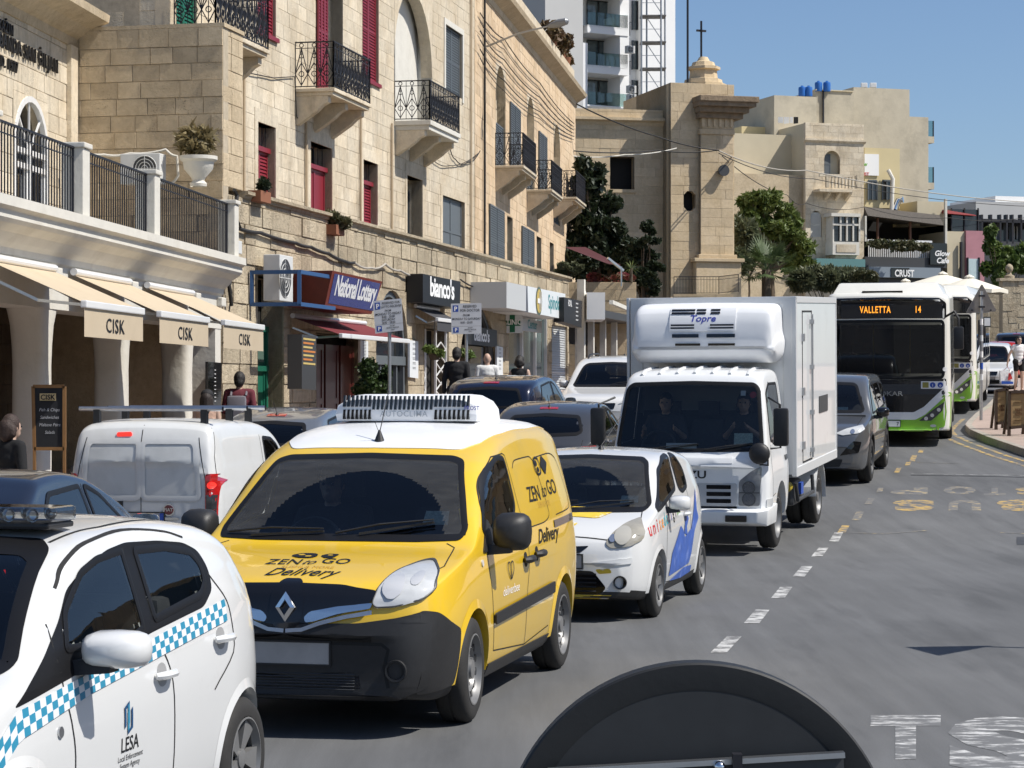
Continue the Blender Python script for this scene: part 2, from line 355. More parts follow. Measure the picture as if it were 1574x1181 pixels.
# ------------------------------------------------------------------ vehicle shell
class Car:
 """front bumper at y=0 looking to -y, length along +y; x across; body is lofted from feature lines"""
 def __init__(s,root,top,belt,wid,bot,tumble=.28,rnd=.12,crown=.03,shoulder=.03,step=.05,sillin=.05,rear_cap=0,tum_l=None,plan=None):
  s.root=root;s.pl=plan
  ys0,ys1=top[0][0],top[-1][0]
  keys=sorted(set([a for a,b in top]+[a for a,b in wid]))
  ys=np.unique(np.round(np.concatenate([np.arange(ys0,ys1,step),np.array([ys0,ys0+.012,ys0+.03,ys1-.03,ys1-.012,ys1]),np.array(keys)]),4));s.L=ys1
  zt,zb,wd,b0=kp(top,ys),kp(belt,ys),kp(wid,ys),kp(bot,ys)
  tm=kp(tum_l,ys) if tum_l else np.full(len(ys),tumble)
  rows=[]
  zb=np.minimum(zb,zt-.012);H=zt-zb;rr=np.minimum(rnd,.5*H);cr=np.minimum(crown,.25*H)
  zs=zt-cr;w5=wd*(1-shoulder);zr=zs-rr;tx=tm*(zr-zb)
  rows.append((0*wd,b0));rows.append((wd*(1-sillin*2.4),b0));rows.append((wd*(1-sillin),b0+.05));rows.append((wd*(1-sillin*.2),b0+.35*(zb-b0)))
  rows.append((wd,b0+.66*(zb-b0)));rows.append((w5,zb));rows.append((w5-tx*.45,zb+.5*(zr-zb)));rows.append((w5-tx,zr))
  x7=w5-tx;k=rr*.75
  rows.append((x7-.35*k,zs-.28*rr));rows.append((np.minimum(x7-1.15*k,.9*x7),zs+.15*cr));rows.append((x7*.5,zt-.25*cr));rows.append((0*wd,zt))
  X=np.array([r[0] for r in rows]);Z=np.array([r[1] for r in rows]) # (K, S)
  K=X.shape[0];sub_=4;t=np.linspace(0,K-1,(K-1)*sub_+1)
  Xi=np.array([pchip(range(K),X[:,i],t) for i in range(len(ys))]);Zi=np.array([pchip(range(K),Z[:,i],t) for i in range(len(ys))]) # (S,T)
  T=len(t);v=[];f=[]
  ring=[]
  for i,y in enumerate(ys):
   idx=[]
   for j in range(T):v.append((Xi[i,j],s.bend(Xi[i,j],y),Zi[i,j]));idx.append(len(v)-1)
   for j in range(T-2,0,-1):v.append((-Xi[i,j],s.bend(Xi[i,j],y),Zi[i,j]));idx.append(len(v)-1)
   ring.append(idx)
  n=len(ring[0])
  for i in range(len(ys)-1):
   for j in range(n):
    j2=(j+1) % n;f.append((ring[i][j],ring[i+1][j],ring[i+1][j2],ring[i][j2]))
  for q,rg in ((0,ring[0]),(1,ring[-1])):
   for j in range(T-1):
    a,b=rg[j],rg[j+1];c,d=rg[(n-j-1) % n],rg[(n-j) % n]
    fc=(a,b,c,d) if j not in (0,T-2) else ((a,b,c) if j == 0 else (a,b,d))
    fc=tuple(dict.fromkeys(fc))
    if len(fc) > 2:f.append(fc if q == 0 else fc[::-1])
  bm=bmesh.new();vs=[bm.verts.new(p) for p in v]
  for q in f:
   try:bm.faces.new([vs[i] for i in q])
   except ValueError:pass
  bmesh.ops.recalc_face_normals(bm,faces=bm.faces)
  s.bm=bm;s.bvh=BVHTree.FromBMesh(bm);s.holes=[]
 def bend(s,x,y): # bow the nose and the tail in plan
  if not s.pl:return y
  nose,tail,reach=s.pl;L=s.L
  k=max(0,1-y/reach)**1.0;q=max(0,1-(L-y)/reach)
  return y+nose*k*x*x-tail*q*x*x
 def wells(s,ax,wx,r,mat_i=1,depth=.3):
  """wheel wells: cylinders subtracted from the closed shell"""
  me=bpy.data.meshes.new('b');s.bm.to_mesh(me);me.materials.append(m_white);me.materials.append(m_blackpl)
  o=bpy.data.objects.new('b',me);TMP.collection.objects.link(o);cut=[]
  for y,rad,z in ax:
   for sx in (-1,1):
    mb=MB();mb.cyl((sx*(wx-depth),y,z),(sx*(wx+.3),y,z),rad,rad,40);cm=bpy.data.meshes.new('c');cm.from_pydata(mb.v,[],mb.f);cm.materials.append(m_white);cm.materials.append(m_blackpl)
    cm.polygons.foreach_set('material_index',[1]*len(cm.polygons));c=bpy.data.objects.new('c',cm);TMP.collection.objects.link(c);cut.append(c)
    bmx=bmesh.new();bmx.from_mesh(cm);bmesh.ops.recalc_face_normals(bmx,faces=bmx.faces);bmx.to_mesh(cm);bmx.free()
    md=o.modifiers.new('x','BOOLEAN');md.operation='DIFFERENCE';md.solver='EXACT';md.object=c
  with bpy.context.temp_override(scene=TMP,view_layer=TMP.view_layers[0]):
   dg=bpy.context.evaluated_depsgraph_get();dg.update();m2=bpy.data.meshes.new_from_object(o.evaluated_get(dg))
  s.bm.clear();s.bm.from_mesh(m2)
  for c in cut:bpy.data.objects.remove(c)
  bpy.data.objects.remove(o)
 def proj(s,ax,a,b):
  if ax == 'x+':o,d=Vector((5,a,b)),Vector((-1,0,0))
  elif ax == 'x-':o,d=Vector((-5,a,b)),Vector((1,0,0))
  elif ax == 'y-':o,d=Vector((a,-5,b)),Vector((0,1,0))
  elif ax == 'y+':o,d=Vector((a,s.L+5,b)),Vector((0,-1,0))
  else:o,d=Vector((a,b,9)),Vector((0,0,-1))
  h=s.bvh.ray_cast(o,d)
  if h[0] is None:
   p={'x+':Vector((1,a,b)),'x-':Vector((-1,a,b)),'y-':Vector((a,0,b)),'y+':Vector((a,s.L,b)),'z':Vector((a,b,1.5))}[ax]
   h=s.bvh.find_nearest(p);return h[0],h[1]
  return h[0],(h[1] if h[1].dot(d) < 0 else -h[1])
 def decal(s,name,poly,ax,mat,parent=None,off=.004,g=.07,skirt=.012,smooth=True,dome=0,cut=None,fine=False):
  A0=np.array(poly);g=g if fine else max(g,float((A0.max(0)-A0.min(0)).max())/(30 if cut else 13));bm=bmesh.new();pl=resample(poly,g)
  tris=tessellate_polygon([[Vector((p[0],p[1],0)) for p in pl]]);vs=[bm.verts.new((p[0],p[1],0)) for p in pl]
  for t in tris:
   try:bm.faces.new([vs[i] for i in t])
   except ValueError:pass
  A=np.array(pl);lo,hi=A.min(0),A.max(0)
  for k in (0,1):
   nv=Vector((1,0,0)) if k == 0 else Vector((0,1,0));c=lo[k]+g*.5
   while c < hi[k]:
    bmesh.ops.bisect_plane(bm,geom=bm.verts[:]+bm.edges[:]+bm.faces[:],plane_co=nv*c,plane_no=nv,dist=1e-6);c+=g
  if cut:
   kl=[f for f in bm.faces if any(inside(c,f.calc_center_median().x,f.calc_center_median().y) for c in cut)];bmesh.ops.delete(bm,geom=kl,context='FACES')
  bm.normal_update();mid=(lo+hi)/2;hs=(hi-lo)/2+1e-6
  nrm={}
  for v in bm.verts:
   a,b=v.co.x,v.co.y;h,n=s.proj(ax,a,b);nrm[v]=n
   e=0
   if dome:q=((a-mid[0])/hs[0])**2+((b-mid[1])/hs[1])**2;e=dome*max(0,1-q)
   v.co=h+n*(off+e)
  if skirt:
   be=[e for e in bm.edges if len(e.link_faces) == 1]
   r=bmesh.ops.extrude_edge_only(bm,edges=be);ov={}
   for e in r['geom']:
    if isinstance(e,bmesh.types.BMVert):
     h=s.bvh.find_nearest(e.co);e.co=e.co-h[1]*skirt if h[1] else e.co
  bmesh.ops.recalc_face_normals(bm,faces=bm.faces)
  sgn=sum(f.normal.dot({'x+':Vector((1,0,0)),'x-':Vector((-1,0,0)),'y-':Vector((0,-1,0)),'y+':Vector((0,1,0)),'z':Vector((0,0,1))}[ax]) for f in bm.faces)
  if sgn < 0:bmesh.ops.reverse_faces(bm,faces=bm.faces)
  me=bpy.data.meshes.new(name);bm.to_mesh(me);bm.free();me.materials.append(mat)
  if smooth:me.polygons.foreach_set('use_smooth',[True]*len(me.polygons));me.set_sharp_from_angle(angle=RAD(40))
  return link(name,me,parent or s.root)
 def px(s,x,y,ax=None):
  """where the line of sight through a pixel of the photograph meets this shell (local coordinates)"""
  M=Matrix.LocRotScale(s.root.location,s.root.rotation_euler,None).inverted();c=M@Vector((0,0,CH));d=(M.to_3x3()@Vector(((x-PCX)/FPX,1,-(y-HY)/FPX))).normalized()
  h=s.bvh.ray_cast(c,d)[0]
  if h is None:
   best=None
   for k in range(60):
    t=(Vector((0,s.L/2,.8))-c).length-s.L/2-1+k*(s.L+2)/60;p=c+d*t;q=s.bvh.find_nearest(p)
    if best is None or q[3] < best[0]:best=(q[3],q[0])
   h=best[1]
  if ax is None:return h
  return (h.y,h.z) if ax[0] == 'x' else ((h.x,h.z) if ax[0] == 'y' else (h.x,h.y))
 def pxs(s,pts,ax):return [s.px(p[0],p[1],ax) for p in pts]
 def both(s,name,poly,mat,parent=None,**k):
  return [s.decal(name,poly,a,mat,parent,**k) for a in ('x+','x-')]
 def pair(s,name,poly,ax,mat,parent=None,**k): # mirrored left/right on the front, rear or top
  return [s.decal(name,poly,ax,mat,parent,**k),s.decal(name,[(-a,b) for a,b in poly][::-1],ax,mat,parent,**k)]
 def ring(s,name,poly,ax,wd,mat,parent=None,off=.006,out=0):
  pl=resample(poly,.05);inn=inset(pl,wd);
  if out:pl=inset(pl,-out)
  mb=MB();n=len(pl);A=[];B=[];C=[]
  for i in range(n):
   for lst,q,o in ((A,pl[i],off),(B,inn[i],off),(C,((pl[i][0]+inn[i][0])/2,(pl[i][1]+inn[i][1])/2),off+.002)):
    h,nn=s.proj(ax,*q);lst.append(h+nn*o)
  for i in range(n):
   j=(i+1) % n;mb.quad(A[i],A[j],C[j],C[i]);mb.quad(C[i],C[j],B[j],B[i])
  return mb.build(name,mat,parent or s.root,smooth=True)
 def line(s,name,pts,ax,wd,mat,parent=None,off=.002,closed=False,curve=False):
  """a panel gap or trim strip along a polyline"""
  if curve:xs_=range(len(pts));tt=np.linspace(0,len(pts)-1,(len(pts)-1)*5+1);pts=list(zip(pchip(xs_,[p[0] for p in pts],tt),pchip(xs_,[p[1] for p in pts],tt)))
  P_=[np.array(p,float) for p in pts];q=[]
  seg=list(zip(P_,P_[1:]+([P_[0]] if closed else []))) if closed else list(zip(P_,P_[1:]))
  for a,b in seg:
   k=max(1,int(np.linalg.norm(b-a)/.05))
   for j in range(k):q.append(a+(b-a)*j/k)
  q.append(P_[0] if closed else P_[-1]);mb=MB();A=[];B=[]
  for i,p in enumerate(q):
   d=q[min(i+1,len(q)-1)]-q[max(i-1,0)];d=d/(np.linalg.norm(d)+1e-9);m=np.array((-d[1],d[0]))*wd/2
   h,n=s.proj(ax,*(p+m));A.append(h+n*off);h,n=s.proj(ax,*(p-m));B.append(h+n*off)
  for i in range(len(q)-1):mb.quad(A[i],A[i+1],B[i+1],B[i])
  return mb.build(name,mat,parent or s.root,smooth=True)
 def seams(s,lst,name='panel_gap',wd=.009):
  mb=MB()
  for ax,pts in lst:
   o=s.line('q',pts,ax,wd,m_seam,curve=len(pts) > 3);me=o.data;mb.raw([v.co for v in me.vertices],[tuple(p.vertices) for p in me.polygons]);bpy.data.objects.remove(o)
  return tag(mb.build(name,m_seam,s.root,smooth=True),kind='stuff')
 def text(s,name,txt,ax,at,size,mat,parent=None,off=.0022,rot=0,bold=0,shear=0,sx=1,flip=False,space=1,align='CENTER'):
  vs,fs=text2d(txt,size,bold,shear,space,align);c,sn=math.cos(rot),math.sin(rot);out=[]
  mir={'x+':1,'x-':-1,'y-':1,'y+':-1,'z':1}[ax]
  for a,b in vs:
   a *= sx;a,b=a*c-b*sn,a*sn+b*c
   h,n=s.proj(ax,at[0]+a*mir,at[1]+b);out.append(h+n*off)
  return MB().raw(out,fs).build(name,mat,parent or s.root,merge=False)
 def shape(s,name,polys,ax,mat,parent=None,off=.005,g=.05):
  mb=MB()
  for pl in polys:
   o=s.decal('q',pl,ax,mat,off=off,g=g,skirt=0);mb.raw([v.co for v in o.data.vertices],[tuple(p.vertices) for p in o.data.polygons]);bpy.data.objects.remove(o)
  return mb.build(name,mat,parent or s.root,smooth=True)
 def pane(s,name,poly,ax,mat=None,seal=.03,off=.003,see=True,sealmat=None,lip=True):
  p=s.decal(name,poly,ax,mat or m_glass,off=off,skirt=0,g=.1)
  if lip:s.ring('window_seal',poly,ax,seal,sealmat or m_trim,p,off=off+.002,out=.006)
  if see:s.holes.append((inset(resample(poly,.05),seal*.55),ax))
  return p
 def body(s,mat,name='body',liner=True,z_liner=.35,black=.27):
  bm=s.bm;bm.normal_update();kill=[]
  boxes=[(np.array(p).min(0),np.array(p).max(0),p,a) for p,a in s.holes]
  def hole(c,n):
   for lo,hi,p,ax in boxes:
    if ax[0] == 'x':a,b,k=c.y,c.z,(n.x if ax == 'x+' else -n.x)
    elif ax[0] == 'y':a,b,k=c.x,c.z,(n.y if ax == 'y+' else -n.y)
    else:a,b,k=c.x,c.y,n.z
    if k > .12 and lo[0] <= a <= hi[0] and lo[1] <= b <= hi[1] and inside(p,a,b):return True
   return False
  kill=[f for f in bm.faces if hole(f.calc_center_median(),f.normal)]
  if liner and s.holes:
   lb=bm.copy();lb.normal_update();lb.faces.ensure_lookup_table();bm.faces.ensure_lookup_table()
   ks=set(f.index for f in kill);bm.faces.index_update()
   ks=set(f.index for f in kill);lb.faces.index_update()
   dead=[f for f in lb.faces if f.index in ks or f.calc_center_median().z < z_liner]
   bmesh.ops.delete(lb,geom=dead,context='FACES');lb.normal_update()
   co={v:v.co-v.normal*.025 for v in lb.verts}
   for v,c in co.items():v.co=c
   me=bpy.data.meshes.new('interior_lining');lb.to_mesh(me);lb.free();me.materials.clear();me.materials.append(m_inter);me.materials.append(m_head);zl=max(p[1].max() for p in [(0,np.array(q)[:,1]) for q,_ in s.holes])-.42;me.polygons.foreach_set('material_index',[1 if p.center.z > zl else 0 for p in me.polygons]);link('interior_lining',me,s.root)
  bmesh.ops.delete(bm,geom=kill,context='FACES')
  me=bpy.data.meshes.new(name);bm.to_mesh(me);me.materials.clear();me.materials.append(mat);me.materials.append(m_blackpl)
  mi=[1 if (p.material_index == 1 or p.center.z < black) else 0 for p in me.polygons];me.polygons.foreach_set('material_index',mi)
  me.polygons.foreach_set('use_smooth',[True]*len(me.polygons));me.set_sharp_from_angle(angle=RAD(38))
  s.bodyobj=link(name,me,s.root);return s.bodyobj

WHEELCACHE={}
def wheel(root,x,y,r,wd=.19,style='steel',turn=0,side=1,rimr=None,mat=None):
 """a wheel > tyre, rim; the outer face looks to side*x"""
 key=(r,wd,style);rimr=rimr or r*.66
 if key not in WHEELCACHE:
  h=wd/2;ty=MB()
  prof=[(rimr,-h*.8),(rimr+.01,-h*.95),(r-.05,-h),(r-.018,-h*.86),(r,-h*.6),(r,-h*.1),(r-.006,-h*.08),(r-.006,h*.08),(r,h*.1),(r,h*.6),(r-.018,h*.86),(r-.05,h),(rimr+.01,h*.95),(rimr,h*.8)]
  ty.lathe(prof,ax='x',n=48);rm=MB()
  rm.lathe([(rimr,-h*.8),(rimr*.96,-h*.7),(rimr*.96,h*.72),(rimr,h*.8),(rimr*1.03,h*.97),(rimr*.985,h*.99),(rimr*.95,h*.78),(rimr*.9,h*.55)],ax='x',n=48)
  dk=MB()
  if style in ('steel','truck'):
   dp=h*.25 if style == 'steel' else -h*.1;nh=12 if style == 'steel' else 6
   rm.lathe([(rimr*.9,h*.55),(rimr*.86,dp+.02),(rimr*.62,dp+.045),(rimr*.56,dp+.02),(rimr*.3,dp+.03),(rimr*.27,dp+.06 if style == 'steel' else dp+.1),(0.0,dp+.065 if style == 'steel' else dp+.11)],ax='x',n=48)
   for k in range(nh):
    a=2*math.pi*k/nh;c=Vector((dp+.034,rimr*.75*math.cos(a),rimr*.75*math.sin(a)));hr=rimr*.15 if style == 'truck' else rimr*.115
    dk.cyl(c,c+Vector((.012,0,0)),hr,hr,10)
   for k in range(5 if style == 'steel' else 6):
    a=2*math.pi*k/5+.3;c=Vector((dp+.02,rimr*.42*math.cos(a),rimr*.42*math.sin(a)));rm.cyl(c,c+Vector((.025,0,0)),.012,.01,6)
  else:
   ns={'cover':7,'alloy':5,'multi':10,'dark':10}[style]
   dk.lathe([(rimr*.93,h*.3),(0,h*.3)],ax='x',n=32)
   for k in range(ns):
    a=2*math.pi*k/ns;wa=.42*2*math.pi/ns
    def q(rr,da,xx):return (xx,rr*math.cos(a+da),rr*math.sin(a+da))
    pts=[q(rimr*.18,-wa*.9,h*.62),q(rimr*.18,wa*.9,h*.62),q(rimr*.95,wa*.62,h*.8),q(rimr*.95,-wa*.62,h*.8)]
    rm.hexa([Vector(p)-Vector((.05,0,0)) for p in pts]+pts)
   rm.lathe([(rimr*.25,h*.5),(rimr*.24,h*.72),(rimr*.16,h*.78),(0,h*.79)],ax='x',n=24)
  WHEELCACHE[key]=(ty,rm,dk)
 ty,rm,dk=WHEELCACHE[key]
 e=bpy.data.objects.new('wheel',None);COL.objects.link(e);e.parent=root;e.location=(x,y,r);e.rotation_euler=(random.random()*6 if side > 0 else random.random(),0,turn if side > 0 else math.pi+turn);e.empty_display_size=.1;OFF[e.name]=Vector((0,0,0))
 ty.build('tyre',m_rubber,e,smooth=40);rm.build('rim',mat or (m_wheel if style != 'dark' else m_greypl),e,smooth=40)
 if dk.v:dk.build('rim_openings',m_black,e)
 return e
def seat(root,x,y,z=.35,mat=None):
 mat=mat or m_seat;mb=MB();
 mb.box((x,y-.02,z+.14),(.48,.5,.16));o=mb.build('seat',mat,root,bevel=.05,smooth=40)
 b=MB();t=[(-.22,.22),(.22,.22),(.25,.5),(.2,.78),(-.2,.78),(-.25,.5)]
 b.raw([(x+a,y+.2+.22*(h-.2),z+h) for a,h in t]+[(x+a*.95,y+.32+.22*(h-.2),z+h) for a,h in t],[(0,1,2,3,4,5),(11,10,9,8,7,6)]+[(i,i+6,(i+1) % 6+6,(i+1) % 6) for i in range(6)])
 b.build('seat_back',mat,root,bevel=.04,smooth=40)
 h=MB();h.box((x,y+.42,z+.92),(.26,.1,.17));h.bb(x-.06,x-.045,y+.4,y+.41,z+.76,z+.85);h.bb(x+.045,x+.06,y+.4,y+.41,z+.76,z+.85);h.build('headrest',mat,root,bevel=.02)
def steering(root,x,y,z,r=.18):
 mb=MB();a=RAD(62);c=Vector((x,y,z))
 def q(t,rr):return c+Vector((rr*math.cos(t),rr*math.sin(t)*math.cos(a),rr*math.sin(t)*math.sin(a)))
 pts=[q(2*math.pi*k/24,r) for k in range(25)];mb.tube(pts,.014,6)
 for t in (0,math.pi,-math.pi/2):mb.bar(q(t,.03),q(t,r),.03,.015)
 mb.cyl(c,c+Vector((0,-.3,-.14)),.03,.03,8)
 mb.build('steering_wheel',m_greypl,root,smooth=True)
def interior(car,w,dash_y,dash_z,seats,floor=.32,rear=None,steer=None):
 r=car.root;mb=MB();mb.bb(-w+.06,w-.06,max(.35,dash_y-.5),car.L-.35,floor-.03,floor);mb.build('cabin_floor',m_inter,r)
 d=MB();d.raw([(-w+.08,dash_y-.25,dash_z-.02),(w-.08,dash_y-.25,dash_z-.02),(w-.1,dash_y+.3,dash_z-.02),(-w+.1,dash_y+.3,dash_z-.02),(-w+.08,dash_y-.25,dash_z-.3),(w-.08,dash_y-.25,dash_z-.3),(w-.1,dash_y+.32,dash_z-.35),(-w+.1,dash_y+.32,dash_z-.35)],[(0,1,2,3),(7,6,5,4),(0,4,5,1),(1,5,6,2),(2,6,7,3),(3,7,4,0)])
 if steer:d.ball((steer[0],dash_y+.16,dash_z-.01),.22,sc=(1,.7,.35))
 d.build('dashboard',m_inter,r,smooth=40)
 for x,y in seats:seat(r,x,y,floor+.02)
 if steer:steering(r,*steer)
 if rear:
  b=MB();b.bb(-w+.16,w-.16,rear-.05,rear+.12,floor+.2,floor+.78);b.build('rear_seat',m_seat,r,bevel=.05,smooth=40)
  for x in (-.38,.38):MB().bb(x-.12,x+.12,rear,rear+.1,floor+.8,floor+.95).build('headrest',m_seat,r,bevel=.02)
def mirror(root,x,y,z,side,mat=None,sz=(.22,.14,.16),arm=True,casemat=None):
 """door mirror: arm, case, glass looking backwards"""
 cx=x+side*(.05+sz[0]/2);mb=MB();hx,hy,hz=sz[0]/2,sz[1]/2,sz[2]/2;n=10;rings=[]
 vs=[];fs=[]
 for i,(yy,k) in enumerate(((-hy,.35),(-hy*.75,.68),(-hy*.2,.93),(hy*.6,1),(hy,.97))):
  for j in range(16):
   a=2*math.pi*j/16;ca,sa=math.cos(a),math.sin(a)
   ex=lambda t:math.copysign(abs(t)**.6,t)
   vs.append((cx+hx*k*ex(ca)-side*(1-k)*.05,y+yy,z+hz*k*ex(sa)))
 for i in range(4):
  for j in range(16):fs.append((i*16+j,i*16+(j+1) % 16,(i+1)*16+(j+1) % 16,(i+1)*16+j))
 fs.append(tuple(range(16)))
 mb.raw(vs,fs);c=mb.build('mirror',casemat or mat or m_blackpl,root,smooth=50)
 MB().raw(vs[64:],[tuple(range(16))]).build('mirror_glass',m_chrome,c)
 if arm:
  a=MB();a.hexa([(x-side*.06,y-.06,z-hz-.03),(cx,y-.04,z-hz-.01),(cx,y+.05,z-hz-.01),(x-side*.06,y+.08,z-hz-.03),(x-side*.06,y-.05,z-hz+.03),(cx,y-.03,z-hz+.045),(cx,y+.04,z-hz+.045),(x-side*.06,y+.07,z-hz+.03)]);a.build('mirror_arm',m_blackpl,c)
 return c
def wiper(car,ax,a,b,name='wiper',wd=.018):
 """a wiper arm with blade lying just off the glass"""
 h0,n0=car.proj(ax,*a);h1,n1=car.proj(ax,*b);mb=MB();m=car.proj(ax,a[0]*.55+b[0]*.45,a[1]*.55+b[1]*.45)
 mb.tube([h0+n0*.02,m[0]+m[1]*.05,h1+n1*.04],[.008,.007,.005],6)
 q=car.proj(ax,a[0]*.75+b[0]*.25,a[1]*.75+b[1]*.25-.02);mb.bar(q[0]+q[1]*.018,h1+n1*.018,wd*.7,.014);return mb.build(name,m_blackpl,car.root)
def plate(car,ax,x,z,wd=.52,ht=.115,mat=None,y=None,blank=True):
 h,n=car.proj(ax,x,z);sg=-1 if ax == 'y-' else 1;yy=h.y+sg*.015
 mb=MB();mb.bb(x-wd/2,x+wd/2,yy-.008,yy+.008,z-ht/2,z+ht/2);o=mb.build('number_plate',mat or m_plate,car.root,bevel=.004)
 b=MB();b.bb(x-wd/2+.003,x-wd/2+.045,yy+sg*.0085,yy+sg*.011,z-ht/2+.003,z+ht/2-.003);b.build('blue_band',m_blue,o)
 f=MB()
 for p in ((-wd/2-.01,-wd/2,-ht/2-.01,ht/2+.01),(wd/2,wd/2+.01,-ht/2-.01,ht/2+.01),(-wd/2,wd/2,ht/2,ht/2+.01),(-wd/2,wd/2,-ht/2-.01,-ht/2)):f.bb(x+p[0],x+p[1],yy-.012,yy+.012,z+p[2],z+p[3])
 f.build('plate_frame',m_blackpl,o);return o
def handle(car,ax,a,b,mat,ln=.2,ht=.035):
 """painted shade of the recess cup and a bowed grab handle"""
 c=car.decal('handle_recess_shade',rpoly([(a-ln*.3,b-.05),(a+ln*.3,b-.05),(a+ln*.3,b+.05),(a-ln*.3,b+.05)],.05),ax,m_seam if mat is m_blackpl else mk('handle cup shade',(.3,.3,.3),.5),off=.001,skirt=0)  # flat decal, its darker tone standing in for shading in the cup
 pts=[]
 for t in np.linspace(-.5,.5,9):
  h,n=car.proj(ax,a+t*ln,b);pts.append(h+n*(.012+.034*(1-(2*t)**4)))
 mb=MB();mb.tube(pts,[ht*.4]+[ht*.5]*7+[ht*.4],8);return mb.build('door_handle',mat,car.root,smooth=True)
 # ------------------------------------------------------------------ building tools
m_lime=stone('pale limestone',(.665,.585,.455),(.58,.485,.35),.17,.6,.014,.14,slo=.54,shi=.85)
m_limepink=stone('warm pinkish limestone',(.64,.50,.345),(.56,.415,.265),.16,.5,.012,.12,slo=.55)
m_limerough=stone('rough limestone',(.55,.47,.34),(.45,.37,.26),.24,.95,.045,.2,slo=.52,shi=.8)
m_limeold=stone('old brown limestone',(.57,.465,.32),(.49,.39,.26),.18,.6,.02,.12)
m_limechurch=stone('church limestone',(.62,.50,.34),(.56,.44,.28),.14,.35,.01,.12,slo=.58)
m_mortar=mk('lime mortar',(.58,.49,.36),.95,var=.15,vscale=8,bump=.004)
m_mortard=mk('dark lime mortar',(.44,.37,.27),.95,var=.2,vscale=8,bump=.004)
m_plaster=mk('white lime plaster',(.62,.595,.53),.85,var=.06,vscale=3,bump=.01,bscale=6,dirt=(.45,.42,.36),dscale=1.2,dlo=.55,dhi=.9)
m_redwood=mk('crimson painted wood',(.22,.018,.03),.45,var=.08,vscale=12)
m_green=mk('green painted wood',(.012,.12,.075),.4,var=.08,vscale=12)
m_greywood=mk('slate grey painted wood',(.11,.125,.135),.5,var=.08,vscale=12)
m_iron=mk('black wrought iron',(.012,.012,.017),.5,var=.2)
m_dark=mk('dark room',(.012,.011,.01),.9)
m_pane=mk('dark window pane',(.02,.023,.026),.06,coat=.5)
m_cable=mk('black cable',(.018,.017,.016),.7)
m_cableg=mk('pale cable',(.38,.35,.30),.7)
def unit_block():
 bm=bmesh.new();bmesh.ops.create_cube(bm,size=1)
 fe=[e for e in bm.edges if all(v.co.y < 0 for v in e.verts)]
 bmesh.ops.bevel(bm,geom=fe,offset=.035,segments=1,affect='EDGES');me=bpy.data.meshes.new('stone_block');bm.to_mesh(me);bm.free();return me
UB=unit_block();UBV=[v.co.copy() for v in UB.vertices];UBF=[tuple(p.vertices) for p in UB.polygons];UBM={}
